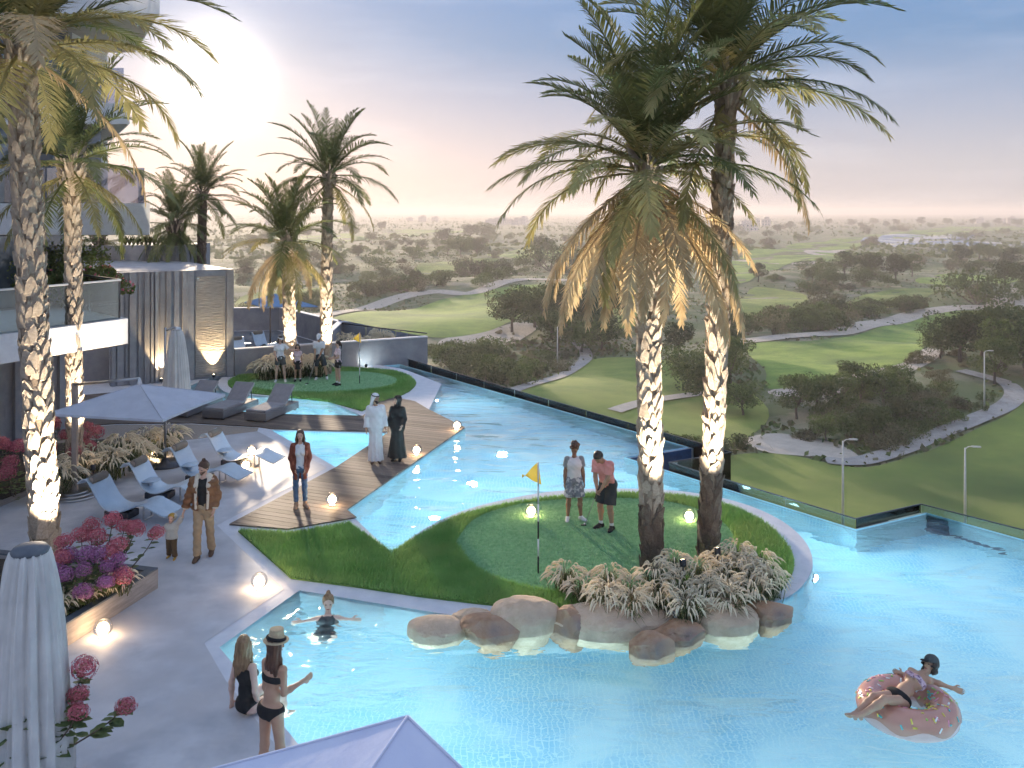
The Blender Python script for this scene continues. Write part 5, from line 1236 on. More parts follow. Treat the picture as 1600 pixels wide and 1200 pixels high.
M['cushion'] = mat('taupe_cushion', (.25, .235, .25), (.30, .28, .29), .9, 6, 4, .15, 150)
def rattan_lounger(front, back, label):
    a, b = Vector(front), Vector(back); d = (b-a).normalized(); r = empty('rattan_lounger', (a.x, a.y, 0), math.atan2(d.y, d.x), label, 'sun lounger', 'rattan loungers'); L, w = 2.05, .8
    mb = MB(); mb.box((L/2, 0, .19), (L, w, .24)); mb.build('frame', M['rattan'], r, bevel=.03)
    for x in (.12, L-.12):
        for s in (-1, 1): mb = MB(); mb.box((x, s*(w/2-.09), .055), (.08, .08, .07)); mb.build('leg', M['dark_metal'], r)
    mb = MB(); mb.box((.68, 0, .355), (1.26, w-.08, .09)); mb.build('seat_cushion', M['cushion'], r, bevel=.03)
    an = R(42); Mx = Matrix.Rotation(-an, 3, 'Y'); mb = MB(); mb.box(Vector((1.30, 0, .36))+Mx @ Vector((.36, 0, .02)), (.80, w-.08, .09), M=Mx); mb.build('back_cushion', M['cushion'], r, bevel=.03)
    mb = MB(); mb.tube([(1.85, -.25, .3), (1.80, -.25, .78)], .015, 5); mb.tube([(1.85, .25, .3), (1.80, .25, .78)], .015, 5); mb.build('back_support', M['dark_metal'], r)
rattan_lounger(G(398, 661), G(452, 639), 'grey rattan lounger nearest the small pool, right of the three')
rattan_lounger(G(332, 657), G(386, 637), 'grey rattan lounger in the middle of the three')
rattan_lounger(G(276, 654), G(322, 637), 'grey rattan lounger half hidden by the open parasol')
# rear lounge terrace furniture
wave_lounger(D(368, 520, 41.5).xy.to_3d(), D(390, 545, 40.5).xy.to_3d(), 'pale wave lounger beside the wall corner on the rear terrace', 'pale_shell')
wave_lounger(D(448, 525, 43).xy.to_3d(), D(486, 540, 42).xy.to_3d(), 'pale wave lounger behind the rear palms', 'pale_shell')
wave_lounger(D(400, 530, 43.5).xy.to_3d(), D(432, 538, 42.5).xy.to_3d(), 'silver wave lounger under the rear blue parasol', 'silver')
drink_table(D(386, 535, 42.5).xy.to_3d(), 'mushroom side table on the rear terrace')
# ------------------------------------------------------------------ globe lamps
M['lamp_cap'] = mat('chrome_band', (.6, .58, .55), None, .25, metal=1)
def globe_lamp(p, label, r=.145, e=9, tilt=0):
    p = Vector(p); root = empty('globe_lamp', p, random.uniform(0, 6), label, 'globe lamp', 'glass globe floor lamps')
    mb = MB(); n = 14; mb.lathe([(max(.001, r*math.sin(math.pi*i/n)), r-r*math.cos(math.pi*i/n)) for i in range(1, n+1)], 28, (0, 0, .01)); mb.build('globe', M['globe'], root, True)
    mb = MB(); mb.lathe([(r*.52, 0), (r*.55, .012), (r*.50, .022), (r*.2, .03), (.0, .048)], 20); mb.build('base', M['white_metal'], root, True)
    mb = MB(); mb.lathe([(max(.001, r*.62*math.sin(math.pi*i/8)), r*.62*(1-math.cos(math.pi*i/8))) for i in range(1, 9)], 16, (0, 0, .05)); mb.build('bulb', M['bulb'], root, True)
globe_lamp(G(161, 996), 'lit glass globe lamp on the paving beside the stone planter')
globe_lamp(G(405, 921), 'lit glass globe lamp on the paving by the lawn corner')
globe_lamp(G(519, 790, .035), 'lit glass globe lamp at the front tip of the timber deck')
globe_lamp(G(651, 711, .035), 'lit glass globe lamp beside the woman in black')
globe_lamp(G(714, 672, .035), 'lit glass globe lamp at the right corner of the timber deck')
globe_lamp(G(830, 808, .04), 'lit glass globe lamp on the green left of the golfers', .14, 6)
globe_lamp(G(1077, 816, .04), 'lit glass globe lamp on the green between the palm trunks', .14, 6)
globe_lamp(G(393, 712), 'lit glass globe lamp behind the farthest wave lounger', e=4)
globe_lamp(G(384, 735), 'lit glass globe lamp between the two farthest wave loungers', e=4)
globe_lamp(G(243, 716), 'lit glass globe lamp at the fountain grass of the bed')
# ------------------------------------------------------------------ uplights
def uplight(p, target, label, e, ang, colr=(1, .86, .66), rad=.05, blend=.6):
    p = Vector(p); d = (Vector(target)-p).normalized(); root = empty('uplight', p, 0, label, 'spotlight', 'garden uplights')
    q = d.to_track_quat('Z', 'Y'); mb = MB(); mb.lathe([(.045, -.06), (.055, -.05), (.06, .05), (.062, .06), (.052, .055), (.0, .05)], 14); o = mb.build('housing', M['dark_metal'], root, True); o.rotation_euler = q.to_euler(); o.location = (0, 0, .12)
    mb = MB(); mb.lathe([(.05, .056), (.02, .06), (.001, .061)], 14); o = mb.build('lens', M['up_lens'], root, True); o.rotation_euler = q.to_euler(); o.location = (0, 0, .12)
    mb = MB(); mb.tube([(0, 0, -.02), (0, 0, .1)], .012, 6); mb.build('spike', M['dark_metal'], root)
    L = bpy.data.lights.new('spot_light', 'SPOT'); L.energy = e; L.color = colr; L.spot_size = R(ang); L.spot_blend = blend; L.shadow_soft_size = rad
    lo = bpy.data.objects.new('spot_light', L); COL.objects.link(lo); lo.parent = root; lo.location = Vector((0, 0, .12))+d*.08; lo.rotation_euler = d.to_track_quat('-Z', 'Y').to_euler()
M['up_lens'] = emit_mat('uplight_lens', (1, .72, .42), 30)
def palm_light(px, py, tz, dx, dy, e, ang, label, z=.45):
    b = G(px, py); t = Vector((b.x, b.y, tz)); uplight(b+Vector((dx, dy, z)), t, label, e, ang)
palm_light(1019, 888, 3.7, .35, -1.2, 1900, 46, 'uplight at the foot of the left island palm')
palm_light(1104, 872, 3.7, -.05, -1.15, 1900, 46, 'uplight at the foot of the right island palm')
palm_light(72, 903, 3.0, .75, -.75, 1700, 75, 'uplight in the planter at the large left palm')
palm_light(119, 752, 3.0, .8, -.8, 1300, 60, 'uplight in the flower bed at the slim palm')
palm_light(455, 587, 2.8, .4, -1.0, 1500, 65, 'uplight at the shorter rear palm')
palm_light(508, 585, 2.8, .7, -.8, 1500, 60, 'uplight at the tall rear palm')
# wall washers on the feature wall
for (px, py, lab) in ((247, 592, 'wall uplight at the fluted ribs'), (325, 584, 'wall uplight at the stone panel')):
    s_ = (G(px, py)-WL).dot(wd); b = WL+wd*s_+wnrm*.32+Vector((0, 0, .03)); uplight(b, b+Vector((0, 0, 2.4))-wnrm*.28, lab, 420, 62, (1, .70, .36), .03, .35)
q = G(560, 566); uplight(Vector((q.x+.6, q.y-1.6, .0)), Vector((q.x+.4, q.y+.6, .6)), 'cool white light at the foot of the rear wall', 14, 100, (.75, .95, 1))
# ------------------------------------------------------------------ golf flags and balls
M['flag'] = mat('yellow_flag_cloth', (.62, .44, .06), (.74, .54, .10), .85, 6, 3, trans=.3)
def golf_flag(p, hgt, fpts, label):
    r = empty('golf_flag', p, 0, label, 'golf flag', 'golf flags'); n = 6; z = 0; seg = hgt*.78/5
    for i in range(5): rod((0, 0, z), (0, 0, z+seg), .016, 'pole_band', ('black', 'white', 'black', 'white', 'white_metal')[i], r, 8); z += seg
    rod((0, 0, z), (0, 0, hgt), .014, 'pole_top', 'white_metal', r, 8)
    v = []; f = []; k = 8
    for i in range(k+1):
        for j in range(k+1):
            s, t = i/k, j/k; a = Vector(fpts[0]).lerp(Vector(fpts[1]), t); b = Vector(fpts[2]); q = a.lerp(b, s); q.y += .06*math.sin(s*7+t*2)*s; q.z -= .08*s*s*(1-t); v.append(q)
    f = [(i*(k+1)+j, (i+1)*(k+1)+j, (i+1)*(k+1)+j+1, i*(k+1)+j+1) for i in range(k) for j in range(k)]
    link('flag', npmesh('flag', v, f, True), M['flag'], r)
f1 = G(841, 896, .036); h1 = D(841, 722, f1.y).z-f1.z
golf_flag(f1, h1, [(0, 0, h1), (.06, 0, h1-.42), (-.30, .1, h1-.26)], 'golf flag with yellow cloth on the front putting green')
f2 = G(562, 599, .036); h2 = D(562, 519, f2.y).z-f2.z
golf_flag(f2, h2, [(.02, 0, h2), (.05, 0, h2-.42), (-.32, .1, h2-.26)], 'golf flag with yellow cloth on the rear putting green')
def golf_ball(p, label):
    bm = bmesh.new(); bmesh.ops.create_icosphere(bm, subdivisions=3, radius=.026); me = bpy.data.meshes.new('golf_ball'); bm.to_mesh(me); bm.free(); me.polygons.foreach_set('use_smooth', np.ones(len(me.polygons), bool)); o = link('golf_ball', me, M['white'], None, Vector(p)+Vector((0, 0, .03))); tag(o, label, 'golf ball', 'golf balls')
golf_ball(G(478, 602, .036), 'white golf ball on the rear green before the golfers'); golf_ball(G(914, 821, .036), 'white golf ball at the putter on the front green')
# ------------------------------------------------------------------ doughnut float
M['frosting'] = mat('brown_frosting_vinyl', (.46, .20, .145), (.54, .25, .18), .22, 3, coat=.5, spec=.6)
M['dough'] = mat('pink_tan_vinyl', (.72, .44, .40), (.78, .50, .45), .25, 3, coat=.5)
SPR = [mat('sprinkle', c, None, .4) for c in ((.8, .8, .78), (.75, .62, .1), (.1, .5, .5), (.75, .3, .4), (.35, .6, .1))]
FX = G(1418, 1118, WZ); FLR, FLr = .45, .20
fl = empty('doughnut_float', (FX.x, FX.y, WZ+.10), R(20), 'inflatable doughnut ring float with brown frosting and sprinkles', 'pool float')
def torus_part(name, lo, hi, m, rad, wave=0):
    v = []; f = []; nu, nv_ = 64, 16
    for i in range(nu):
        a = 2*math.pi*i/nu; l_, h_ = lo-(wave*math.sin(a*7) if wave else 0), hi+(wave*math.sin(a*7+1) if wave else 0)
        for j in range(nv_+1):
            b = l_+(h_-l_)*j/nv_; pin = 1-.018*abs(math.sin(a*22))*(1 if not wave else 0); rr_ = rad*pin
            v.append(((FLR+rr_*math.cos(b))*math.cos(a), (FLR+rr_*math.cos(b))*math.sin(a), rr_*math.sin(b)))
    f = [(i*(nv_+1)+j, ((i+1) % nu)*(nv_+1)+j, ((i+1) % nu)*(nv_+1)+j+1, i*(nv_+1)+j+1) for i in range(nu) for j in range(nv_)]
    return link(name, npmesh(name, v, f, True), M[m], fl)
torus_part('ring_tube', -math.pi, math.pi, 'dough', FLr)
torus_part('frosting', R(-2), R(178), 'frosting', FLr+.006, .22)
sr = random.Random(8); spm = MB(); spm.tube([(-.03, 0, 0), (.03, 0, 0)], .009, 6); sprs = []
for m_ in SPR: me = spm.mesh('sprinkle', True); me.materials.append(m_); sprs.append(me)
for i in range(150):
    a = sr.uniform(0, 6.28); b = sr.uniform(.25, 2.9); o = bpy.data.objects.new('sprinkle', sr.choice(sprs)); COL.objects.link(o); o.parent = fl
    n_ = Vector((math.cos(b)*math.cos(a), math.cos(b)*math.sin(a), math.sin(b))); o.location = Vector((FLR*math.cos(a), FLR*math.sin(a), 0))+n_*(FLr+.008)
    qd = n_.to_track_quat('Z', 'Y').to_matrix().to_4x4() @ Matrix.Rotation(sr.uniform(0, 6.28), 4, 'Z'); o.rotation_euler = qd.to_euler(); s = sr.uniform(.5, 1.4); o.scale = (s, 1.25, .6)
# ------------------------------------------------------------------ people: implicit surfaces meshed with surface nets
def v3(*a): return np.array(a, float)
def unit(a): a = np.asarray(a, float); return a/np.linalg.norm(a)
class Sdf:
    def __init__(s, vox): s.pr = []; s.vox = vox; s.cuts = []
    def cone(s, a, b, ra, rb=None, k=.02, flat=None, fs=1.0, cut=None, sub=False):
        """round cone; flat: direction in which the section is squeezed by fs"""
        s.pr.append((np.asarray(a, float), np.asarray(b, float), ra, ra if rb is None else rb, k, None if flat is None else unit(flat), fs, cut, sub)); return s
    def mesh(s, name, mod=None):
        lo = np.min([np.minimum(p[0]-p[2], p[1]-p[3]) for p in s.pr], 0)-.03; hi = np.max([np.maximum(p[0]+p[2], p[1]+p[3]) for p in s.pr], 0)+.03
        h = s.vox; n = np.ceil((hi-lo)/h).astype(int)+1
        d = np.full(n, .2, np.float32); ax = [lo[i]+h*np.arange(n[i]) for i in range(3)]
        for a, b, ra, rb, k, fl, fs, cut, sub in s.pr:
            m = max(ra, rb)+k+2.5*h; i0 = np.maximum(0, np.floor((np.minimum(a, b)-m-lo)/h).astype(int)); i1 = np.minimum(n, np.ceil((np.maximum(a, b)+m-lo)/h).astype(int)+1)
            X, Y, Z = np.meshgrid(*[ax[i][i0[i]:i1[i]] for i in range(3)], indexing='ij', sparse=False)
            P = np.stack([X, Y, Z], -1)-a
            if fl is not None:
                P = P+(P @ fl)[..., None]*fl*(fs-1)
            ab = b-a
            if fl is not None: ab = ab+(ab @ fl)*fl*(fs-1)
            L2 = ab @ ab+1e-9; t = np.clip((P @ ab)/L2, 0, 1); q = np.sqrt(((P-t[..., None]*ab)**2).sum(-1))-(ra+(rb-ra)*t)
            if fl is not None and fs > 1: q = q/ (fs**.5)
            if cut is not None:
                for c, nn in (cut if isinstance(cut, list) else [cut]):
                    q = np.maximum(q, (X-c[0])*nn[0]+(Y-c[1])*nn[1]+(Z-c[2])*nn[2])
            sl = tuple(slice(i0[i], i1[i]) for i in range(3)); o = d[sl]
            if sub: d[sl] = np.maximum(o, -q)
            else:
                hh = np.clip(.5+.5*(o-q)/k, 0, 1); d[sl] = o*(1-hh)+q*hh-k*hh*(1-hh)
        if s.cuts or mod:
            X, Y, Z = np.meshgrid(*ax, indexing='ij')
            for c, nn in s.cuts: d = np.maximum(d, (X-c[0])*nn[0]+(Y-c[1])*nn[1]+(Z-c[2])*nn[2])
            if mod: d = d+mod(X, Y, Z)
        v, f = surface_nets(d, lo, h); return npmesh(name, v, f, True)
def surface_nets(d, lo, h):
    ins = d < 0; c = ins[:-1, :-1, :-1].astype(np.int8)
    for q in ((1, 0, 0), (0, 1, 0), (0, 0, 1), (1, 1, 0), (1, 0, 1), (0, 1, 1), (1, 1, 1)):
        c = c+ins[q[0]:ins.shape[0]-1+q[0], q[1]:ins.shape[1]-1+q[1], q[2]:ins.shape[2]-1+q[2]]
    act = (c > 0) & (c < 8); I = np.argwhere(act); idx = -np.ones(act.shape, np.int64); idx[act] = np.arange(len(I))
    acc = np.zeros((len(I), 3)); cnt = np.zeros(len(I)); cor = np.array([(i, j, k) for i in (0, 1) for j in (0, 1) for k in (0, 1)])
    val = np.stack([d[I[:, 0]+q[0], I[:, 1]+q[1], I[:, 2]+q[2]] for q in cor], 1)
    for a in range(8):
        for b in range(a+1, 8):
            if np.abs(cor[a]-cor[b]).sum() != 1: continue
            va, vb = val[:, a], val[:, b]; m = (va < 0) != (vb < 0); t = np.where(m, va/np.where(m, va-vb, 1), 0)
            acc += np.where(m[:, None], cor[a]+(cor[b]-cor[a])*t[:, None], 0); cnt += m
    v = lo+h*(I+acc/np.maximum(cnt, 1)[:, None]); F = []
    for axn in range(3):
        b, c_ = [(1, 2), (2, 0), (0, 1)][axn]; sh = [slice(None)]*3; s0 = list(sh); s1 = list(sh); s0[axn] = slice(0, -1); s1[axn] = slice(1, None)
        e0, e1 = ins[tuple(s0)], ins[tuple(s1)]; E = np.argwhere(e0 != e1); E = E[(E[:, b] > 0) & (E[:, c_] > 0) & (E[:, b] < act.shape[b]) & (E[:, c_] < act.shape[c_])]
        if not len(E): continue
        fl = e0[E[:, 0], E[:, 1], E[:, 2]]; ob = np.zeros(3, int); ob[b] = 1; oc = np.zeros(3, int); oc[c_] = 1
        g = lambda Q: idx[Q[:, 0], Q[:, 1], Q[:, 2]]
        q = np.stack([g(E-ob-oc), g(E-oc), g(E), g(E-ob)], 1); q[~fl] = q[~fl][:, ::-1]; F.append(q)
    return v, np.concatenate(F)
def rotm(yaw=0, pitch=0, roll=0):
    return np.array(Matrix.Rotation(yaw, 3, 'Z') @ Matrix.Rotation(pitch, 3, 'X') @ Matrix.Rotation(roll, 3, 'Y'))
SK = {}
def skin(name, c): 
    SK[name] = mat('skin_'+name, c, tuple(min(1, x*1.15) for x in c), .5, 6, 3, sub=.12, spec=.35); return SK[name]
skin('fair', (.55, .34, .26)); skin('tan', (.42, .25, .17)); skin('brown', (.26, .145, .095)); skin('pale', (.60, .41, .33))
def cloth(name, c, c2=None, **k): return mat(name, c, c2 or tuple(x*1.18 for x in c), k.pop('rough', .9), k.pop('scale', 9), 4, k.pop('bump', .25), 60, **k)
CL = dict(white=cloth('white_cotton', (.72, .72, .75), (.80, .80, .82)), black=cloth('black_cloth', (.010, .010, .012), (.018, .018, .020)), rust=cloth('rust_knit', (.16, .035, .02), (.24, .06, .035), scale=40, bump=.8),
          cream=cloth('cream_fleece', (.62, .54, .44), (.72, .64, .53), scale=50, bump=.8), leather=cloth('brown_leather', (.16, .065, .025), (.25, .11, .045), rough=.5), khaki=cloth('khaki_chino', (.36, .25, .15), (.43, .31, .19)), denim=cloth('blue_denim', (.06, .12, .22), (.12, .20, .32), scale=20), charcoal=cloth('charcoal_cloth', (.045, .05, .055)),
          pink=cloth('coral_pink_cotton', (.72, .29, .27), (.80, .36, .33)), grey=cloth('grey_jersey', (.26, .27, .28)), camo=cloth('pale_camouflage', (.62, .63, .66), (.22, .24, .29), scale=11, lo=.44, hi=.52), lightpink=cloth('light_pink_cotton', (.66, .50, .52)), gold=cloth('mustard_knit', (.45, .26, .05), scale=40), brownp=cloth('brown_trousers', (.13, .075, .035)),
          hair_dark=mat('dark_hair', (.018, .012, .010), (.04, .025, .018), .45, 30, vscale=(1, 1, .15)), hair_brown=mat('brown_hair', (.055, .025, .016), (.12, .055, .032), .45, 30, vscale=(1, 1, .15)), hair_light=mat('light_brown_hair', (.16, .09, .045), (.28, .17, .09), .45, 30, vscale=(1, 1, .15)), straw=cloth('straw', (.42, .32, .20), (.52, .41, .27), scale=60, bump=.8), shoe_w=cloth('white_shoe', (.65, .65, .64)), shoe_b=cloth('black_shoe', (.015, .015, .017)), shoe_t=cloth('tan_boot', (.40, .25, .16)), shoe_br=cloth('brown_shoe', (.10, .06, .04)), lace=cloth('lilac_print', (.55, .38, .45), (.20, .10, .16), scale=26, lo=.5, hi=.56))
M['eye'] = mat('eye_dark', (.02, .015, .012), None, .2); M['lip'] = mat('lips', (.38, .13, .11), None, .5)
class Person:
    """local frame: the figure faces -Y, its left hand is at +X, feet on z=0; sizes for 1.75 m, scaled afterwards"""
    def __init__(s, label, loc, rz, h, skin_, vox=.0105, fem=False, kid=1.0, lean=(0, 0, 1), twist=0, legs=None, arms=None, feet=None, head=(0, 0, 0), ground=True, neckdir=None, hipw=1.0, fat=1.0, fingers=.35, hide_face=False, headworld=False):
        s.vox = vox/(h/1.75); s.sc = h/1.75; s.skin = SK[skin_]; s.fem = fem
        s.root = empty('person', loc, rz, label, 'person'); s.root.scale = (s.sc,)*3
        legs = legs or {}; arms = arms or {}; feet = feet or {}
        dn = v3(0, 0, -1); s.j = j = {}
        up = unit(lean); f = unit(v3(0, -1, 0)-up*(up @ v3(0, -1, 0))); r = np.cross(f, up); r = unit(r)
        if twist:
            Mx = np.array(Matrix.Rotation(twist, 3, Vector(up))); r2, f2 = Mx @ r, Mx @ f
        else: r2, f2 = r, f
        # r points to the figure's left (+X) when facing -Y
        if r[0] < 0 and abs(up[2]) > .5: r = -r
        if (r2 @ r) < 0: r2 = -r2
        s.up, s.r, s.f, s.r2, s.f2 = up, r, f, r2, f2
        pel = v3(0, 0, .93); j['pel'] = pel; hx = .088*hipw
        for sd_, sg in (('L', 1), ('R', -1)):
            th, sh = [unit(q) for q in legs.get(sd_, (dn, dn))]
            hip = pel+v3(sg*hx, 0, -.03) if up[2] > .3 else pel+r*sg*hx-up*.03
            kn = hip+th*.43; an = kn+sh*.41; j['hip'+sd_], j['kn'+sd_], j['an'+sd_] = hip, kn, an
            j['ft'+sd_] = unit(feet.get(sd_, v3(.12*sg, -1, 0)))
        s.chest = pel+up*.36; s.neck = pel+up*.545; wa = pel+up*.15; j['waist'] = wa
        for sd_, sg in (('L', 1), ('R', -1)):
            ua, fa = [unit(q) for q in arms.get(sd_, (v3(.16*sg, .03, -1), v3(.10*sg, -.12, -1)))]
            sw = (.175 if not fem else .155)*(1 if kid > .98 else .92)
            sh = s.chest+up*.125+r2*sg*sw; el = sh+ua*.285; wr = el+fa*.245; j['sh'+sd_], j['el'+sd_], j['wr'+sd_], j['fa'+sd_] = sh, el, wr, fa
        nd = unit(neckdir) if neckdir is not None else up
        s.hs = 1/kid if kid < 1 else 1.0
        s.hc = s.neck+nd*(.075+.10*s.hs); s.HR = rotm(*head)
        if up[2] < .5 and not headworld:      # lying: head frame follows the body
            B = np.stack([r, -f, up], 1); s.HR = B @ s.HR
        if ground:
            lowest = min(j['anL'][2], j['anR'][2])-.075
            off = v3(0, 0, -lowest)
            for k in j:
                if k[:2] not in ('ft', 'fa'): j[k] = j[k]+off
            s.chest = s.chest+off; s.neck = s.neck+off; s.hc = s.hc+off
        s.fat = fat; s.curl = fingers; s.body(hide_face)
    def H(s, x, y, z):   # head-local: x left, y back, z up, in head sizes
        return s.hc+s.HR @ v3(x, y, z)*s.hs
    def torso(s, D, g=0.0, k=.06, lo=True, hi=True):
        F = s.fat; c, r, r2, f, f2, up, p, w = s.chest, s.r, s.r2, s.f, s.f2, s.up, s.j['pel'], s.j['waist']; fem = s.fem
        if lo:
            hw = .085 if fem else .07
            D.cone(p-r*hw-up*.01, p+r*hw-up*.01, (.100 if fem else .098)*F+g, None, k, f, 1.06)
            D.cone(p-r*.05-f*.045-up*.03, p+r*.05-f*.045-up*.03, .085*F+g, None, k)
            D.cone(w-r*(.04 if fem else .055), w+r*(.04 if fem else .055), (.080 if fem else .095)*F+g, None, k, f, 1.12)
            D.cone(p, w, .095*F+g, .085*F+g, k)
        if hi:
            D.cone(w, c, (.078 if fem else .092)*F+g, (.095 if fem else .105)*F+g, k)
            D.cone(c-r2*(.065 if fem else .085), c+r2*(.065 if fem else .085), (.095 if fem else .108)*F+g, None, k, f2, 1.08)
            sw = .12 if fem else .145
            D.cone(c+up*.115-r2*sw, c+up*.115+r2*sw, .052+g, None, k)
            D.cone(c+up*.05, s.neck-up*.01, .075+g*.7, .050+g*.5, k)
            if fem:
                for q in (-1, 1): D.cone(c+r2*q*.065+f2*.075-up*.0, c+r2*q*.068+f2*.085-up*.015, .052+g, None, .03)
    def arm(s, D, sd_, g=0.0, t0=0.0, t1=2.0, k=.03, cuff=0.0):
        """t: 0..1 upper arm, 1..2 forearm"""
        j = s.j; sh, el, wr = j['sh'+sd_], j['el'+sd_], j['wr'+sd_]; F = s.fat*(.88 if s.fem else 1)
        if t1 <= 1:
            e = sh+(el-sh)*t1; n = unit(el-sh); D.cone(sh, e+n*.05, .053*F+g, (.053-.012*t1)*F+g+cuff, k, cut=(e, n))
        else:
            D.cone(sh, el, .053*F+g, .041*F+g, k); e = el+(wr-el)*(t1-1); n = unit(wr-el)
            if t1 < 2: D.cone(el, e+n*.05, .040*F+g, .033*F+g+cuff, k, cut=(e, n))
            else: D.cone(el, el+(wr-el)*.35, .040*F+g, .041*F+g, k); D.cone(el+(wr-el)*.35, wr, .041*F+g, .026*F+g, k)
    def leg(s, D, sd_, g=0.0, t1=2.0, k=.035, cuff=0.0):
        j = s.j; hp, kn, an = j['hip'+sd_], j['kn'+sd_], j['an'+sd_]; F = s.fat*(.97 if s.fem else 1)
        if t1 <= 1:
            e = hp+(kn-hp)*t1; n = unit(kn-hp); D.cone(hp, e+n*.06, .085*F+g, (.085-.028*t1)*F+g+cuff, k, cut=(e, n))
        else:
            D.cone(hp, kn, .085*F+g, .055*F+g, k); e = kn+(an-kn)*min(1, t1-1); n = unit(an-kn)
            if g > 0: D.cone(kn, e+n*.05, .055*F+g, .044*F+g+cuff, k, cut=(e, n))
            else:
                cf = kn+(an-kn)*.3; bk = unit(np.cross(np.cross(an-kn, j['ft'+sd_]), an-kn))*.012; D.cone(kn, cf-bk, .053*F, .056*F, k); D.cone(cf-bk, an, .056*F, .034*F, k)
    def foot(s, D, sd_, g=0.0, k=.025):
        an, ft = s.j['an'+sd_], s.j['ft'+sd_]; dn = unit(np.cross(np.cross(ft, an-s.j['kn'+sd_]), ft)); dn = dn if dn @ (an-s.j['kn'+sd_]) > 0 else -dn
        D.cone(an, an+dn*.035-ft*.035, .034+g, .034+g, k); D.cone(an+ft*.02+dn*.01, an+ft*.12+dn*.045, .034+g, .027+g, k); D.cone(an+ft*.08+dn*.045, an+ft*.165+dn*.05, .034+g, .024+g, k, dn, 1.25)
    def hand(s, D, sd_):
        j = s.j; wr, fa = j['wr'+sd_], j['fa'+sd_]; sg = 1 if sd_ == 'L' else -1
        side = np.cross(fa, s.r*sg); side = unit(side) if np.linalg.norm(side) > .2 else s.f      # thumb side forward
        if side @ s.f < 0: side = -side
        pn = unit(np.cross(fa, side)); pn = pn if (pn @ (-s.r*sg)) > 0 else -pn                    # palm faces the body
        D.cone(wr, wr+fa*.075, .026, .034, .02, pn, 1.7); cu = s.curl
        for i, (o, l) in enumerate(((.030, .072), (.010, .080), (-.010, .074), (-.030, .058))):
            a = wr+fa*.085+side*o; d1 = unit(fa+pn*cu*.6+side*o*2.5); d2 = unit(fa+pn*cu*2.0); b = a+d1*l*.52; c = b+d2*l*.5
            D.cone(a-fa*.02, b, .0105, .0095, .006); D.cone(b, c, .0095, .0078, .006)
        a = wr+fa*.028+side*.024; b = a+unit(fa*.7+side*.8+pn*.25)*.045; c = b+unit(fa+side*.25+pn*.35)*.035; D.cone(a, b, .013, .011, .008); D.cone(b, c, .011, .009, .006)
    def body(s, hide):
        D = Sdf(s.vox); s.torso(D, -.012)
        for q in 'LR':
            s.arm(D, q); s.leg(D, q); s.foot(D, q, -.004); s.hand(D, q)
        h = s.hs; D.cone(s.neck-s.up*.04, s.hc+s.HR @ v3(0, .02, -.05)*h, .052 if not s.fem else .045, .048 if not s.fem else .042, .03)
        D.cone(s.H(0, .018, .035), s.H(0, -.008, .03), .083*h, .078*h, .03, s.HR @ v3(1, 0, 0), 1.12)                 # skull
        D.cone(s.H(0, -.03, -.03), s.H(0, -.052, -.082), .060*h, .034*h, .03, s.HR @ v3(1, 0, 0), 1.05)                # jaw
        D.cone(s.H(0, -.090, .012), s.H(0, -.108, -.020), .010*h, .0145*h, .012)                                       # nose
        D.cone(s.H(-.03, -.072, .030), s.H(.03, -.072, .030), .014*h, None, .015)                                      # brow
        for q in (-1, 1):
            D.cone(s.H(q*.074, .012, .012), s.H(q*.079, .022, -.018), .014*h, .011*h, .008, s.HR @ v3(1, 0, 0), 2.0)     # ear
        s.b = link('body', D.mesh('body'), s.skin, s.root)
        if not hide:
            for q in (-1, 1):
                e = bmesh.new(); bmesh.ops.create_icosphere(e, subdivisions=2, radius=.0125*h); me = bpy.data.meshes.new('eye'); e.to_mesh(me); e.free(); o = link('eye', me, M['eye'], s.b); o.location = s.H(q*.030, -.078, .012); o.scale = (1.25, .8, .65)
            D = Sdf(.004*h); D.cone(s.H(-.019, -.088, -.052), s.H(.019, -.088, -.052), .0065*h, None, .004); D.cone(s.H(-.012, -.092, -.052), s.H(.012, -.092, -.052), .0075*h, None, .004); link('mouth', D.mesh('mouth'), M['lip'], s.b)
    # ---- garments
    def put(s, name, D, m, mod=None): 
        return link(name, D.mesh(name, mod), CL[m] if isinstance(m, str) else m, s.root)
    def shirt(s, m, sleeve=.75, hem=-.06, g=.016, name='shirt', slm=None, neck=None):
        D = Sdf(s.vox); s.torso(D, g-.004)
        e = s.j['pel']+s.up*hem; D.cuts.append((e, -s.up)); nk = s.neck+s.up*(.005 if neck is None else neck)-s.f*.0; D.cuts.append((nk, unit(s.up+s.f*.45)))
        if slm is None:
            for q in 'LR':
                if sleeve: s.arm(D, q, g, 0, sleeve, .035, .012 if sleeve <= 1 else .006)
        o = s.put(name, D, m, lambda X, Y, Z: .006*np.sin(X*38+Z*23+2*np.sin(Z*9))*np.sin(Z*27+Y*20+1.5*np.sin(X*14)))
        if slm is not None:
            for q in 'LR': D = Sdf(s.vox); s.arm(D, q, g+.004, 0, sleeve, .03, .014); link('sleeve', D.mesh('sleeve'), CL[slm], o)
        return o
    def shorts(s, m, t=.75, g=.020, cuff=.03, name='shorts', top=.09):
        D = Sdf(s.vox); s.torso(D, g-.006, hi=False); D.cuts.append((s.j['pel']+s.up*top, s.up))
        for q in 'LR': s.leg(D, q, g, t, .03, cuff)
        return s.put(name, D, m, lambda X, Y, Z: .006*np.sin(X*36+Z*12+2*np.sin(Z*11))*np.sin(Z*20+Y*12))
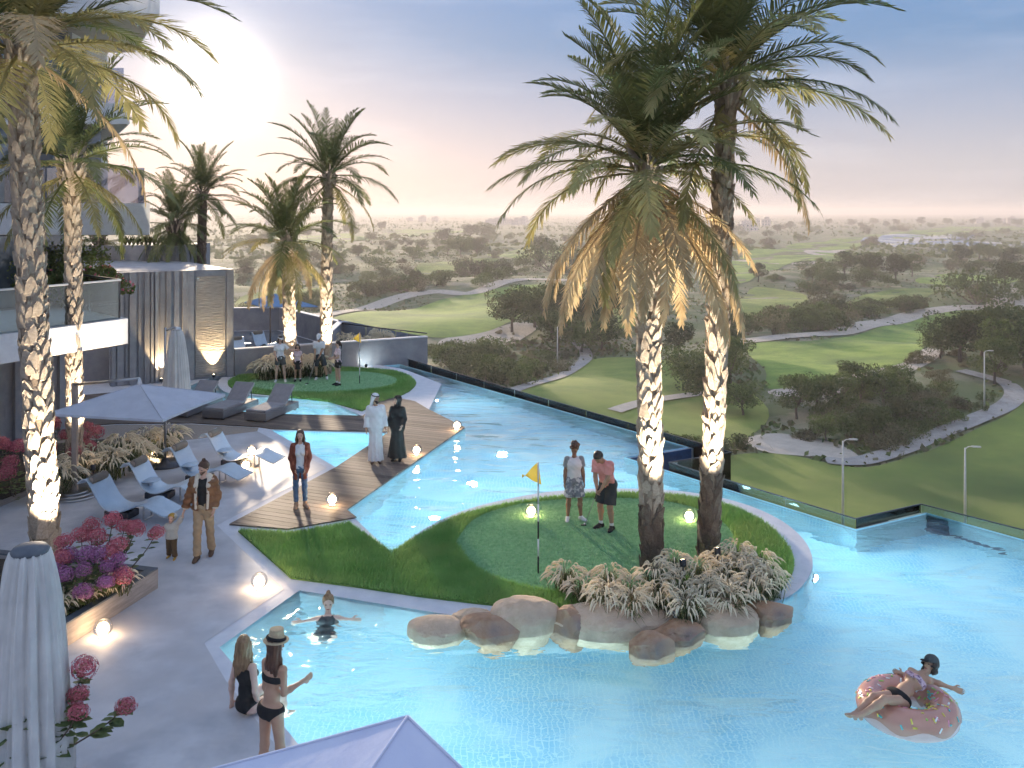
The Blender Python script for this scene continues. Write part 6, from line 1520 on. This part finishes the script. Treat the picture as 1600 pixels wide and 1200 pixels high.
    def trousers(s, m, g=.016, cuff=.012, t=1.93, name='trousers'):
        D = Sdf(s.vox); s.torso(D, g-.006, hi=False); D.cuts.append((s.j['pel']+s.up*.11, s.up))
        for q in 'LR': s.leg(D, q, g, t, .03, cuff)
        return s.put(name, D, m, lambda X, Y, Z: .007*np.sin(X*26+Z*34+2*np.sin(Z*7))*np.sin(Z*20+Y*15+np.sin(X*12)))
    def robe(s, m, r0=.13, r1=.24, zb=.07, sleeve=1.88, g=.03, name='robe', flatf=1.25):
        D = Sdf(s.vox); s.torso(D, g); c = s.j['pel']; b = v3((s.j['anL'][0]+s.j['anR'][0])/2, (s.j['anL'][1]+s.j['anR'][1])/2, zb)
        D.cone(c+s.up*.1, b-v3(0, 0, .12), r0, r1, .08, v3(0, 1, 0), flatf, cut=(b, v3(0, 0, -1)))
        for q in 'LR': s.arm(D, q, g*.8, 0, sleeve, .04, .022)
        D.cuts.append((s.neck+s.up*.01, unit(s.up+s.f*.3)))
        return s.put(name, D, m, lambda X, Y, Z: .010*np.sin(np.arctan2(Y-b[1], X-b[0])*9+Z*1.5)*np.clip((1.0-Z)/.8, 0, 1)+.003*np.sin(X*40+Z*25))
    def skirt(s, m, zb=.62, r0=.12, r1=.17, name='skirt'):
        D = Sdf(s.vox); s.torso(D, .012, hi=False); D.cuts.append((s.j['pel']+s.up*.1, s.up)); c = s.j['pel']; D.cone(c, v3(c[0], c[1], zb-.1), r0, r1, .05, v3(0, 1, 0), 1.15, cut=(v3(0, 0, zb), v3(0, 0, -1))); return s.put(name, D, m)
    def shoes(s, m, g=.010, sock=None):
        for q in 'LR':
            D = Sdf(s.vox*.8); s.foot(D, q, g); o = link('shoe', D.mesh('shoe'), CL[m], s.root)
            if sock: D = Sdf(s.vox*.8); an, kn = s.j['an'+q], s.j['kn'+q]; D.cone(an, an+unit(kn-an)*.10, .042, .044, .01, cut=(an+unit(kn-an)*.09, unit(kn-an))); link('sock', D.mesh('sock'), CL[sock], s.root)
    def boots(s, m, up=.16):
        for q in 'LR':
            D = Sdf(s.vox*.8); s.foot(D, q, .012); an, kn = s.j['an'+q], s.j['kn'+q]; n = unit(kn-an); D.cone(an, an+n*(up+.05), .046, .052, .02, cut=(an+n*up, n)); link('boot', D.mesh('boot'), CL[m], s.root)
    def hair(s, m, style='short', length=.3):
        h = s.hs; D = Sdf(s.vox*.9); ax = s.HR @ v3(1, 0, 0)
        fc = (s.H(0, -.055, .055), s.HR @ unit(v3(0, -1, -.55)))       # open the face
        D.cone(s.H(0, .026, .048), s.H(0, .0, .052), .094*h, .088*h, .02, ax, 1.08, cut=fc); D.cone(s.H(0, .05, .0), s.H(0, .055, -.04), .075*h, .055*h, .03, ax, 1.0)
        if style == 'messy':
            rr = random.Random(3)
            for _ in range(16): a = rr.uniform(0, 6.28); e = rr.uniform(.2, 1.3); p = v3(math.cos(a)*math.cos(e)*.085, .02+math.sin(a)*math.cos(e)*.085, .045+math.sin(e)*.085); D.cone(s.H(*p), s.H(*(p*1.12)), .034*h, None, .015)
        if style == 'long':
            bk = s.H(0, .055, -.02); dn = v3(0, 0, -1) if s.up[2] > .4 else -s.up
            for x in (-.05, -.018, .018, .05):
                a = s.H(x, .05-abs(x)*.35, 0.0); b = a+dn*length*.55-s.f*.03+s.r*x*.5; c = a+dn*length-s.f*.025+s.r*x*.8; D.cone(a, b, .038, .036, .03); D.cone(b, c, .036, .018, .03)
            for q in (-1, 1):
                a = s.H(q*.078, .01, .03); b = a+dn*length*.4+s.r*q*.015; c = a+dn*length*.8+s.f*.04+s.r*q*.005; D.cone(a, b, .022, .026, .02); D.cone(b, c, .026, .012, .02)
        if style == 'bun': D.cone(s.H(0, .05, .135), s.H(0, .045, .15), .034*h, None, .012)
        if style == 'tail':
            a = s.H(0, .10, .03); D.cone(a, a+v3(0, .05, -.10), .030, .028, .02); D.cone(a+v3(0, .05, -.10), a+v3(0, .05, -.26), .028, .010, .02)
        return s.put('hair', D, m, lambda X, Y, Z: .004*np.sin(X*120+Z*14)*np.sin(Y*110+Z*9))
    def beard(s, m):
        D = Sdf(s.vox*.7); D.cone(s.H(0, -.035, -.045), s.H(0, -.058, -.092), .060*s.hs, .036*s.hs, .02, s.HR @ v3(1, 0, 0), 1.02, cut=[(s.H(0, -.05, -.028), s.HR @ unit(v3(0, -.25, 1))), (s.H(0, -.0, 0), s.HR @ v3(0, 1, 0))]); return s.put('beard', D, m)
    def cap_hat(s, m, brim=True, visor_only=False, m2=None):
        D = Sdf(s.vox*.8); ax = s.HR @ v3(1, 0, 0); nz = s.HR @ v3(0, .12, -1); c0 = s.H(0, 0, .045)
        cut = [(c0, nz)]
        if visor_only: cut.append((s.H(0, 0, .085), -nz))
        D.cone(s.H(0, .018, .045), s.H(0, .0, .048), .100*s.hs, .096*s.hs, .01, ax, 1.08, cut=cut); o = s.put('cap', D, m)
        D = Sdf(s.vox*.7); D.cone(s.H(0, -.085, .052), s.H(0, -.135, .042), .070*s.hs, .055*s.hs, .01, s.HR @ v3(0, .1, 1), 7.0); link('peak', D.mesh('peak'), CL[m2 or m], o); return o
    def swimsuit(s, m, top=.47, sides=True, name='swimsuit'):
        D = Sdf(s.vox); s.torso(D, .0); D.cuts.append((s.neck-s.up*.10, unit(s.up+s.f*.2))); p = s.j['pel']
        for q, sg in (('L', 1), ('R', -1)): D.cuts.append((p+s.r*sg*.10-s.up*.055, unit(s.r*sg*.8-s.up*.75-s.f*.0)))
        D.cuts.append((p-s.up*.135, -s.up))
        o = s.put(name, D, m)
        for sg in (1, -1): D = Sdf(s.vox*.8); a = s.chest+s.up*.03+s.r2*sg*.075-s.f2*.07; b = s.chest+s.up*.168+s.r2*sg*.085; c = s.chest+s.up*.06+s.r2*sg*.075+s.f2*.085; D.cone(a, b, .018, None, .01); D.cone(b, c, .018, None, .01); link('strap', D.mesh('strap'), CL[m], o)
        return o
    def bikini(s, mt, mb_):
        D = Sdf(s.vox*.8); s.torso(D, .002, lo=False); c = s.chest; D.cuts += [(c+s.up*.035, s.up), (c-s.up*.04, -s.up)]; s.put('bikini_top', D, mt)
        D = Sdf(s.vox*.8); s.torso(D, .002, hi=False); p = s.j['pel']; D.cuts += [(p+s.up*.045, s.up), (p-s.up*.14, -s.up)]
        for q in 'LR': s.leg(D, q, .003, .22)
        for sg in (1, -1): D.cuts.append((p+s.r*sg*.11-s.up*.075, unit(s.r*sg*.75-s.up*.8)))
        s.put('bikini_bottom', D, mb_)
dn = (0, 0, -1)
# --- couple on the deck
P = Person('man in long white robe and white headdress on the timber deck', G(587, 723, .035), R(14), 1.78, 'tan', head=(R(38), R(6), 0), arms={'L': ((.20, 0, -1), (.08, -.18, -1)), 'R': ((-.20, .02, -1), (-.05, -.2, -1))})
P.robe('white', .15, .205, .07); P.beard('hair_dark'); P.shoes('shoe_br', .004)
D_ = Sdf(.010); ax_ = P.HR @ v3(1, 0, 0); D_.cone(P.H(0, .03, .05), P.H(0, .0, .055), .102, .096, .02, ax_, 1.05, cut=(P.H(0, -.055, .06), P.HR @ unit(v3(0, -1, -.5)))); D_.cone(P.H(0, .07, .0), P.H(0, .11, -.24), .085, .10, .05, P.HR @ v3(0, 1, 0), 1.8); D_.cone(P.H(-.075, .04, 0), P.H(-.11, .05, -.20), .035, .03, .04); D_.cone(P.H(.075, .04, 0), P.H(.11, .05, -.20), .035, .03, .04); hd = P.put('headdress', D_, 'white')
mb = MB(); mb.tube([tuple(P.H(.098*math.cos(a), .015+.108*math.sin(a), .095+.012*math.sin(a))) for a in [2*math.pi*i/24 for i in range(25)]], .011, 6, False); mb.build('head_cord', CL['black'], hd, True)
P = Person('woman in long black abaya and black headscarf on the timber deck', G(621, 719, .035), R(-12), 1.68, 'fair', fem=True, head=(R(-42), R(4), 0), arms={'L': ((.22, -.02, -1), (-.05, -.75, -.55)), 'R': ((-.22, 0, -1), (-.12, -.25, -1))})
P.robe('black', .13, .29, .09, 1.9, .034, 'abaya'); P.shoes('shoe_b')
D_ = Sdf(.010); D_.cone(P.H(0, .03, .045), P.H(0, .0, .05), .104, .098, .02, P.HR @ v3(1, 0, 0), 1.02, cut=(P.H(0, -.06, .05), P.HR @ unit(v3(0, -1, -.35)))); D_.cone(P.H(0, .03, -.03), P.H(0, .02, -.13), .085, .075, .04); D_.cone(P.H(-.065, -.005, -.03), P.H(-.02, -.05, -.15), .032, .05, .03); D_.cone(P.H(.065, -.005, -.03), P.H(.02, -.05, -.15), .032, .05, .03); D_.cone(P.H(0, -.05, -.16), P.H(0, -.07, -.30), .06, .05, .03); P.put('headscarf', D_, 'black')
# --- woman in rust cardigan
P = Person('smiling woman in rust cardigan and ripped jeans on the timber deck', G(469, 793, .035), R(12), 1.70, 'fair', fem=True, head=(R(-6), 0, R(-4)), arms={'L': ((.2, .06, -1), (-.35, -.35, -1)), 'R': ((-.2, .06, -1), (.35, -.35, -1))}, legs={'L': ((.02, -.02, -1), (.04, .02, -1)), 'R': ((-.02, -.04, -1), (.02, .04, -1))}, feet={'L': (.5, -1, 0), 'R': (-.2, -1, 0)})
P.trousers('denim', .008, .004, 1.80, 'jeans'); P.shirt('white', 0, -.02, .012, 'top'); P.boots('shoe_t', .06); P.hair('hair_brown', 'long', .30)
D_ = Sdf(.0105); P.torso(D_, .034); [P.arm(D_, q, .022, 0, 1.9, .04, .012) for q in 'LR']; pz = P.j['pel']; D_.cone(pz, pz-v3(0, 0, .40), .15, .17, .06, v3(0, 1, 0), 1.15, cut=(pz-v3(0, 0, .27), v3(0, 0, -1))); D_.cuts.append((P.neck+v3(0, -.01, .0), unit(v3(0, -.5, 1)))); D_.cone(pz+v3(0, -.30, -.45), P.chest+v3(0, -.22, .32), .085, .13, .01, v3(0, 1, 0), .35, sub=True); P.put('cardigan', D_, 'rust', lambda X, Y, Z: .005*np.sin(X*60+Z*9)*np.sin(Z*24))
# --- man and toddler walking
mloc, tloc = G(318, 872), G(280, 878)
P = Person('bearded man in sheepskin jacket and khaki trousers holding the toddler by the hand', mloc, R(4), 1.84, 'fair', head=(R(-30), R(22), R(8)), arms={'R': ((-.30, 0, -1), (-.32, -.12, -1)), 'L': ((.24, .10, -1), (-.16, -.30, -1))}, legs={'R': ((0, -.20, -1), (0, -.02, -1)), 'L': ((.02, .16, -1), (0, .34, -1))}, feet={'R': (-.1, -1, 0), 'L': (.1, -1, -.1)})
P.trousers('khaki', .016, .012, 1.95); P.shirt('black', 0, -.03, .012, 'sweater'); P.boots('shoe_br', .07); P.hair('hair_brown', 'bun'); P.beard('hair_brown')
D_ = Sdf(.0105); P.torso(D_, .045); [P.arm(D_, q, .032, 0, 1.86, .05, .006) for q in 'LR']; D_.cuts += [(P.j['pel']-v3(0, 0, .02), v3(0, 0, -1)), (P.neck+v3(0, 0, .0), unit(v3(0, -.6, 1)))]; D_.cone(P.j['pel']+v3(0, -.30, -.10), P.chest+v3(0, -.24, .32), .085, .13, .01, v3(0, 1, 0), .35, sub=True); jk = P.put('jacket', D_, 'leather', lambda X, Y, Z: .006*np.sin(Z*60+X*8))
D_ = Sdf(.0105); n_ = P.neck; D_.cone(n_+v3(-.10, .03, .02), n_+v3(.10, .03, .02), .05, None, .03); D_.cone(n_+v3(-.11, .01, .01), n_+v3(-.115, -.10, -.12), .045, .042, .03); D_.cone(n_+v3(.11, .01, .01), n_+v3(.115, -.10, -.12), .045, .042, .03); D_.cone(n_+v3(-.115, -.10, -.12), P.j['pel']+v3(-.105, -.135, .02), .030, .022, .03); D_.cone(n_+v3(.115, -.10, -.12), P.j['pel']+v3(.105, -.135, .02), .030, .022, .03); link('fleece_collar', D_.mesh('fleece_collar'), CL['cream'], jk)
for q in 'LR': D_ = Sdf(.009); w0, fa_ = P.j['wr'+q], P.j['fa'+q]; D_.cone(w0-fa_*.06, w0-fa_*.015, .060, .060, .01, cut=[(w0-fa_*.005, fa_), (w0-fa_*.05, -fa_)]); link('fleece_cuff', D_.mesh('fleece_cuff'), CL['cream'], jk)
hand = mloc+Matrix.Rotation(R(4), 3, 'Z') @ Vector(P.j['wrR']+P.j['faR']*.09)*P.sc
P = Person('toddler in cream fleece hooded jacket walking hand in hand with the man', tloc, R(-4), .88, 'fair', vox=.009, kid=.62, head=(0, R(-4), 0), arms={'L': ((.55, 0, .7), (.35, -.1, .8)), 'R': ((-.7, -.1, -.7), (-.5, -.4, -.5))}, legs={'L': ((.10, -.12, -1), (.05, .05, -1)), 'R': ((-.10, .1, -1), (-.05, .25, -1))}, fat=1.25)
P.trousers('brownp', .028, .02, 1.9); P.boots('gold', .10); P.hair('gold')
D_ = Sdf(.014); P.torso(D_, .05); [P.arm(D_, q, .04, 0, 1.85, .05, .01) for q in 'LR']; D_.cuts += [(P.j['pel']-v3(0, 0, .06), v3(0, 0, -1))]; D_.cone(P.H(0, .05, .03), P.H(0, .02, .03), .108*P.hs, .10*P.hs, .04, cut=(P.H(0, -.02, .05), P.HR @ unit(v3(0, -1, -.2)))); P.put('fleece_jacket', D_, 'cream', lambda X, Y, Z: .006*np.sin(X*45)*np.sin(Z*50)*np.sin(Y*45))
# shift the child so its raised hand meets the man's
hw = P.root.matrix_basis @ Vector((0, 0, 0)); hl = tloc+Matrix.Rotation(R(-4), 3, 'Z') @ Vector(P.j['wrL']+P.j['faL']*.08)*P.sc; P.root.location = P.root.location+Vector((hand.x-hl.x, hand.y-hl.y, 0)); P.root.scale = (P.sc, P.sc, P.sc*max(.85, min(1.2, hand.z/max(hl.z, .1))))
# --- boy and man putting
P = Person('boy in white shirt with grey sleeves and pale camouflage shorts on the front green', G(897, 813, .036), R(6), 1.62, 'brown', kid=.86, head=(R(-18), R(24), R(6)), neckdir=(0, -.25, .8), legs={'L': ((.12, -.03, -1), (.06, .03, -1)), 'R': ((-.10, -.03, -1), (-.05, .03, -1))}, feet={'L': (.7, -1, 0), 'R': (-.25, -1, 0)})
P.shirt('white', .62, -.06, .020, 'shirt', 'grey'); P.shorts('camo', .82, .026, .045); P.shoes('shoe_w'); P.hair('hair_brown', 'messy')
ml = G(950, 826, .036); mrz = R(-38)
lean = (0, -.42, 1)
P = Person('man in coral pink shirt bending over his putter on the front green', ml, mrz, 1.80, 'tan', lean=lean, neckdir=(0, -.85, .6), head=(R(-6), R(58), 0), arms={'L': ((-.10, -.22, -1), (-.52, -.34, -1)), 'R': ((.10, -.22, -1), (.40, -.36, -1))}, legs={'L': ((.06, -.26, -1), (.02, .16, -1)), 'R': ((-.10, -.22, -1), (-.04, .14, -1))}, feet={'L': (.2, -1, 0), 'R': (-.3, -1, 0)}, fat=1.06, fingers=.9)
P.shirt('pink', .72, -.08, .022); P.shorts('charcoal', .88, .024, .03); P.shoes('shoe_b', .012, 'white'); P.hair('hair_dark')
def putter(pts, label):
    a, b = Vector(pts[0]), Vector(pts[1]); r = empty('putter', b, 0, label, 'golf club', 'golf clubs'); a = a-b; mb = MB(); mb.tube([a, (0, 0, .03)], [.009, .006], 6); mb.build('shaft', M['steel'], r, True); d = a.normalized(); mb = MB(); mb.tube([a+d*.08, a-d*.2], [.016, .013], 8); mb.build('grip', M['black'], r, True); mb = MB(); mb.box((-.03, 0, .02), (.12, .05, .03)); mb.build('club_head', M['black'], r, bevel=.008)
hm = ml+Matrix.Rotation(mrz, 3, 'Z') @ Vector((P.j['wrL']+P.j['wrR'])/2+P.j['faL']*.06)*P.sc
putter((hm, G(914, 822, .036)), 'black headed putter held by the man in pink')
# --- rear golfers
g1 = dict(vox=.0125)
P = Person('woman with white visor and dark shorts at left of the rear golfers', G(438, 597, .036), R(10), 1.76, 'fair', fem=True, **g1, head=(R(30), R(12), 0), arms={'R': ((-.22, 0, -1), (.35, -.4, -1)), 'L': ((.75, -.1, -.7), (.8, -.2, .05))}, legs={'L': ((.12, -.05, -1), (.10, .03, -1)), 'R': ((-.12, 0, -1), (-.08, .02, -1))})
P.shirt('white', .7, -.02, .016); P.shorts('charcoal', .55, .02, .02); P.shoes('shoe_w'); P.hair('hair_dark', 'long', .16); P.cap_hat('white', True, True)
P = Person('girl in light pink shirt and black skirt among the rear golfers', G(465, 596, .036), R(8), 1.40, 'tan', fem=True, **g1, kid=.86, head=(R(6), R(6), 0), legs={'L': ((.08, .02, -1), (.02, .04, -1)), 'R': ((-.05, -.1, -1), (0, .1, -1))})
P.shirt('lightpink', .5, -.02, .016); P.skirt('black', .60); P.shoes('shoe_b', .012, 'white'); P.hair('hair_dark', 'long', .2)
gl = G(499, 593, .036)
P = Person('man in white shirt and white cap swinging a putter on the rear green', gl, R(4), 1.80, 'tan', **g1, lean=(0, -.16, 1), head=(R(-4), R(38), 0), arms={'L': ((-.18, -.22, -1), (-.42, -.22, -1)), 'R': ((.10, -.22, -1), (.02, -.3, -1))}, legs={'L': ((.30, -.04, -1), (.18, .02, -1)), 'R': ((-.08, -.06, -1), (.02, .06, -1))}, fingers=.9)
P.shirt('white', .72, -.06, .022); P.shorts('charcoal', .92, .024, .03); P.shoes('shoe_w', .01, 'black'); P.hair('hair_dark'); P.beard('hair_dark'); P.cap_hat('white')
hm = gl+Matrix.Rotation(R(4), 3, 'Z') @ Vector((P.j['wrL']+P.j['wrR'])/2+P.j['faL']*.06)*P.sc; putter((hm, G(481, 600, .036)), 'putter held by the man with white cap')
P = Person('girl in pink and white top and black shorts with braces, right of the rear golfers', G(528, 602, .036), R(-62), 1.66, 'fair', fem=True, **g1, head=(R(-10), R(8), 0), arms={'L': ((.1, -.1, -1), (-.25, -1, -.15)), 'R': ((-.1, -.1, -1), (.25, -1, -.15))}, legs={'L': ((.02, .03, -1), (.02, .04, -1)), 'R': ((-.03, -.06, -1), (0, .02, -1))})
P.shirt('lightpink', .6, -.02, .014); P.shorts('black', .45, .018, .012); P.shoes('shoe_b', .01, 'white'); P.hair('hair_dark', 'tail')
for sg in (1, -1): mb = MB(); mb.tube([tuple(P.j['pel']+v3(sg*.07, .11, .08)), tuple(P.chest+v3(sg*.06, .125, .05)), tuple(P.neck+v3(sg*.08, .02, .0)), tuple(P.chest+v3(sg*.07, -.13, .02)), tuple(P.j['pel']+v3(sg*.08, -.115, .08))], .010, 5); mb.build('brace', CL['black'], P.root)
# --- bathers
P = Person('woman in black one piece swimsuit sitting on the pool coping', Vector((-3.52, 11.95, 0)), R(146), 1.84, 'pale', vox=.0085, fem=True, ground=False, lean=(.05, .06, 1), head=(R(52), R(2), 0), arms={'L': ((.25, .10, -1), (.12, -.10, -1)), 'R': ((-.22, .06, -1), (.3, -.45, -1))}, legs={'L': ((.22, -1, -.06), (.05, -.12, -1)), 'R': ((-.15, -1, -.06), (0, -.12, -1))}, hipw=1.08)
P.root.location.z = -.80*P.sc+.02; P.swimsuit('black'); P.hair('hair_light', 'long', .36)
P = Person('woman in black bikini and straw hat standing with one arm held out', Vector((-2.80, 10.42, 0)), R(146), 1.72, 'tan', vox=.0085, fem=True, lean=(-.02, -.08, 1), head=(R(-10), R(14), R(0)), arms={'L': ((-.12, .1, -1), (.1, -.5, -1)), 'R': ((.02, -.05, -1), (-.25, -1, .22))}, legs={'L': ((.0, .04, -1), (0, .05, -1)), 'R': ((-.03, -.10, -1), (0, .08, -1))}, hipw=1.08)
P.bikini('black', 'black'); P.hair('hair_brown', 'long', .42)
D_ = Sdf(.008); nz_ = P.HR @ unit(v3(0, .20, 1)); hc_ = P.H(0, .01, .062); ax_ = P.HR @ v3(1, 0, 0); D_.cone(hc_-nz_*.02, hc_+nz_*.11, .104, .085, .01, ax_, 1.06, cut=[(hc_+nz_*.135, nz_), (hc_-nz_*.012, -nz_)]); D_.cone(hc_, hc_+nz_*.001, .155, None, .015, nz_, 13.0); ht = P.put('straw_hat', D_, 'straw')
mb = MB(); mb.tube([tuple(hc_+(P.HR @ v3(math.cos(a)*.100, math.sin(a)*.106, 0))+nz_*(.024)) for a in [2*math.pi*i/24 for i in range(25)]], .020, 6, False); mb.build('hat_band', CL['black'], ht, True)
P = Person('swimmer with hair in a bun, arms spread in the pool', Vector((SWIM.x, SWIM.y, 0)), R(6), 1.95, 'pale', vox=.0095, fem=True, ground=False, lean=(0, .96, .28), neckdir=(0, .15, 1), head=(R(4), R(-2), 0), arms={'L': ((1, -.25, .10), (1, -.35, .02)), 'R': ((-1, -.25, .10), (-1, -.35, .02))}, legs={'L': ((.1, .9, -.5), (.05, 1, -.2)), 'R': ((-.1, .9, -.5), (-.05, 1, -.2))}, feet={'L': (0, .8, -.6), 'R': (0, .8, -.6)}, fingers=.1, headworld=True)
P.root.location.z = WZ-(P.neck[2]+.025)*P.sc; P.swimsuit('charcoal'); P.hair('hair_light', 'bun')
# --- woman on the float
frz = R(-62)
P = Person('woman in lilac bikini top and black bottoms with dark cap lying on the doughnut float', Vector((FX.x, FX.y, WZ)), frz, 1.70, 'tan', vox=.0095, fem=True, ground=False, lean=(0, .92, .36), neckdir=(0, .9, .45), head=(R(10), R(52), 0), arms={'L': ((.8, .55, -.28), (.75, .6, -.18)), 'R': ((-.9, .1, -.28), (-.9, .1, -.22))}, legs={'L': ((.04, -1, .36), (-.16, -1, -.36)), 'R': ((.06, -1, .24), (.06, -1, -.30))}, feet={'L': (0, -.8, .5), 'R': (0, -.8, .5)}, fingers=.2)
pl_ = P.j['pel']*P.sc; P.root.location = Vector((FX.x-.16, FX.y-.09, WZ+.30))-(Matrix.Rotation(frz, 3, 'Z') @ Vector(pl_)); P.bikini('lace', 'black'); P.hair('hair_dark', 'long', .12); P.cap_hat('charcoal', True, False, 'black')
# ------------------------------------------------------------------ hazy evening air
hm_, ht_, ho_ = new_mat('evening_haze')
pv = N(ht_, 'ShaderNodeVolumePrincipled', {'Color': (1.0, .91, .87, 1), 'Density': .0004, 'Anisotropy': .25})
ht_.links.new(pv.outputs[0], ho_.inputs['Volume'])
mb = MB(); mb.box((0, 4400, 2), (24000, 9600, 48)); o = mb.build('haze', hm_); tag(o, 'hazy evening air over the golf course', kind='stuff')

# ------------------------------------------------------------------ labels that single out the members of small groups
ONES = ['', 'first', 'second', 'third', 'fourth', 'fifth', 'sixth', 'seventh', 'eighth', 'ninth', 'tenth', 'eleventh', 'twelfth', 'thirteenth', 'fourteenth', 'fifteenth', 'sixteenth', 'seventeenth', 'eighteenth', 'nineteenth']
def nth(k):
    if k == 1: return 'leftmost'
    w = ONES[k] if k < 20 else {2: 'twentieth', 3: 'thirtieth', 4: 'fortieth'}[k//10] if k % 10 == 0 else {2: 'twenty', 3: 'thirty', 4: 'forty'}[k//10]+'-'+ONES[k % 10]
    return w+' from left'
share = {}
for o in S.objects:
    if o.parent is None and o.get('category') and o.get('label'): share.setdefault(o['label'], []).append(o)
for lab, os_ in share.items():
    if 1 < len(os_) <= 49:
        os_.sort(key=lambda o: o.location.x/max(o.location.y, 1))
        for i, o in enumerate(os_): o['label'] = lab+', '+('rightmost' if i == len(os_)-1 else nth(i+1))
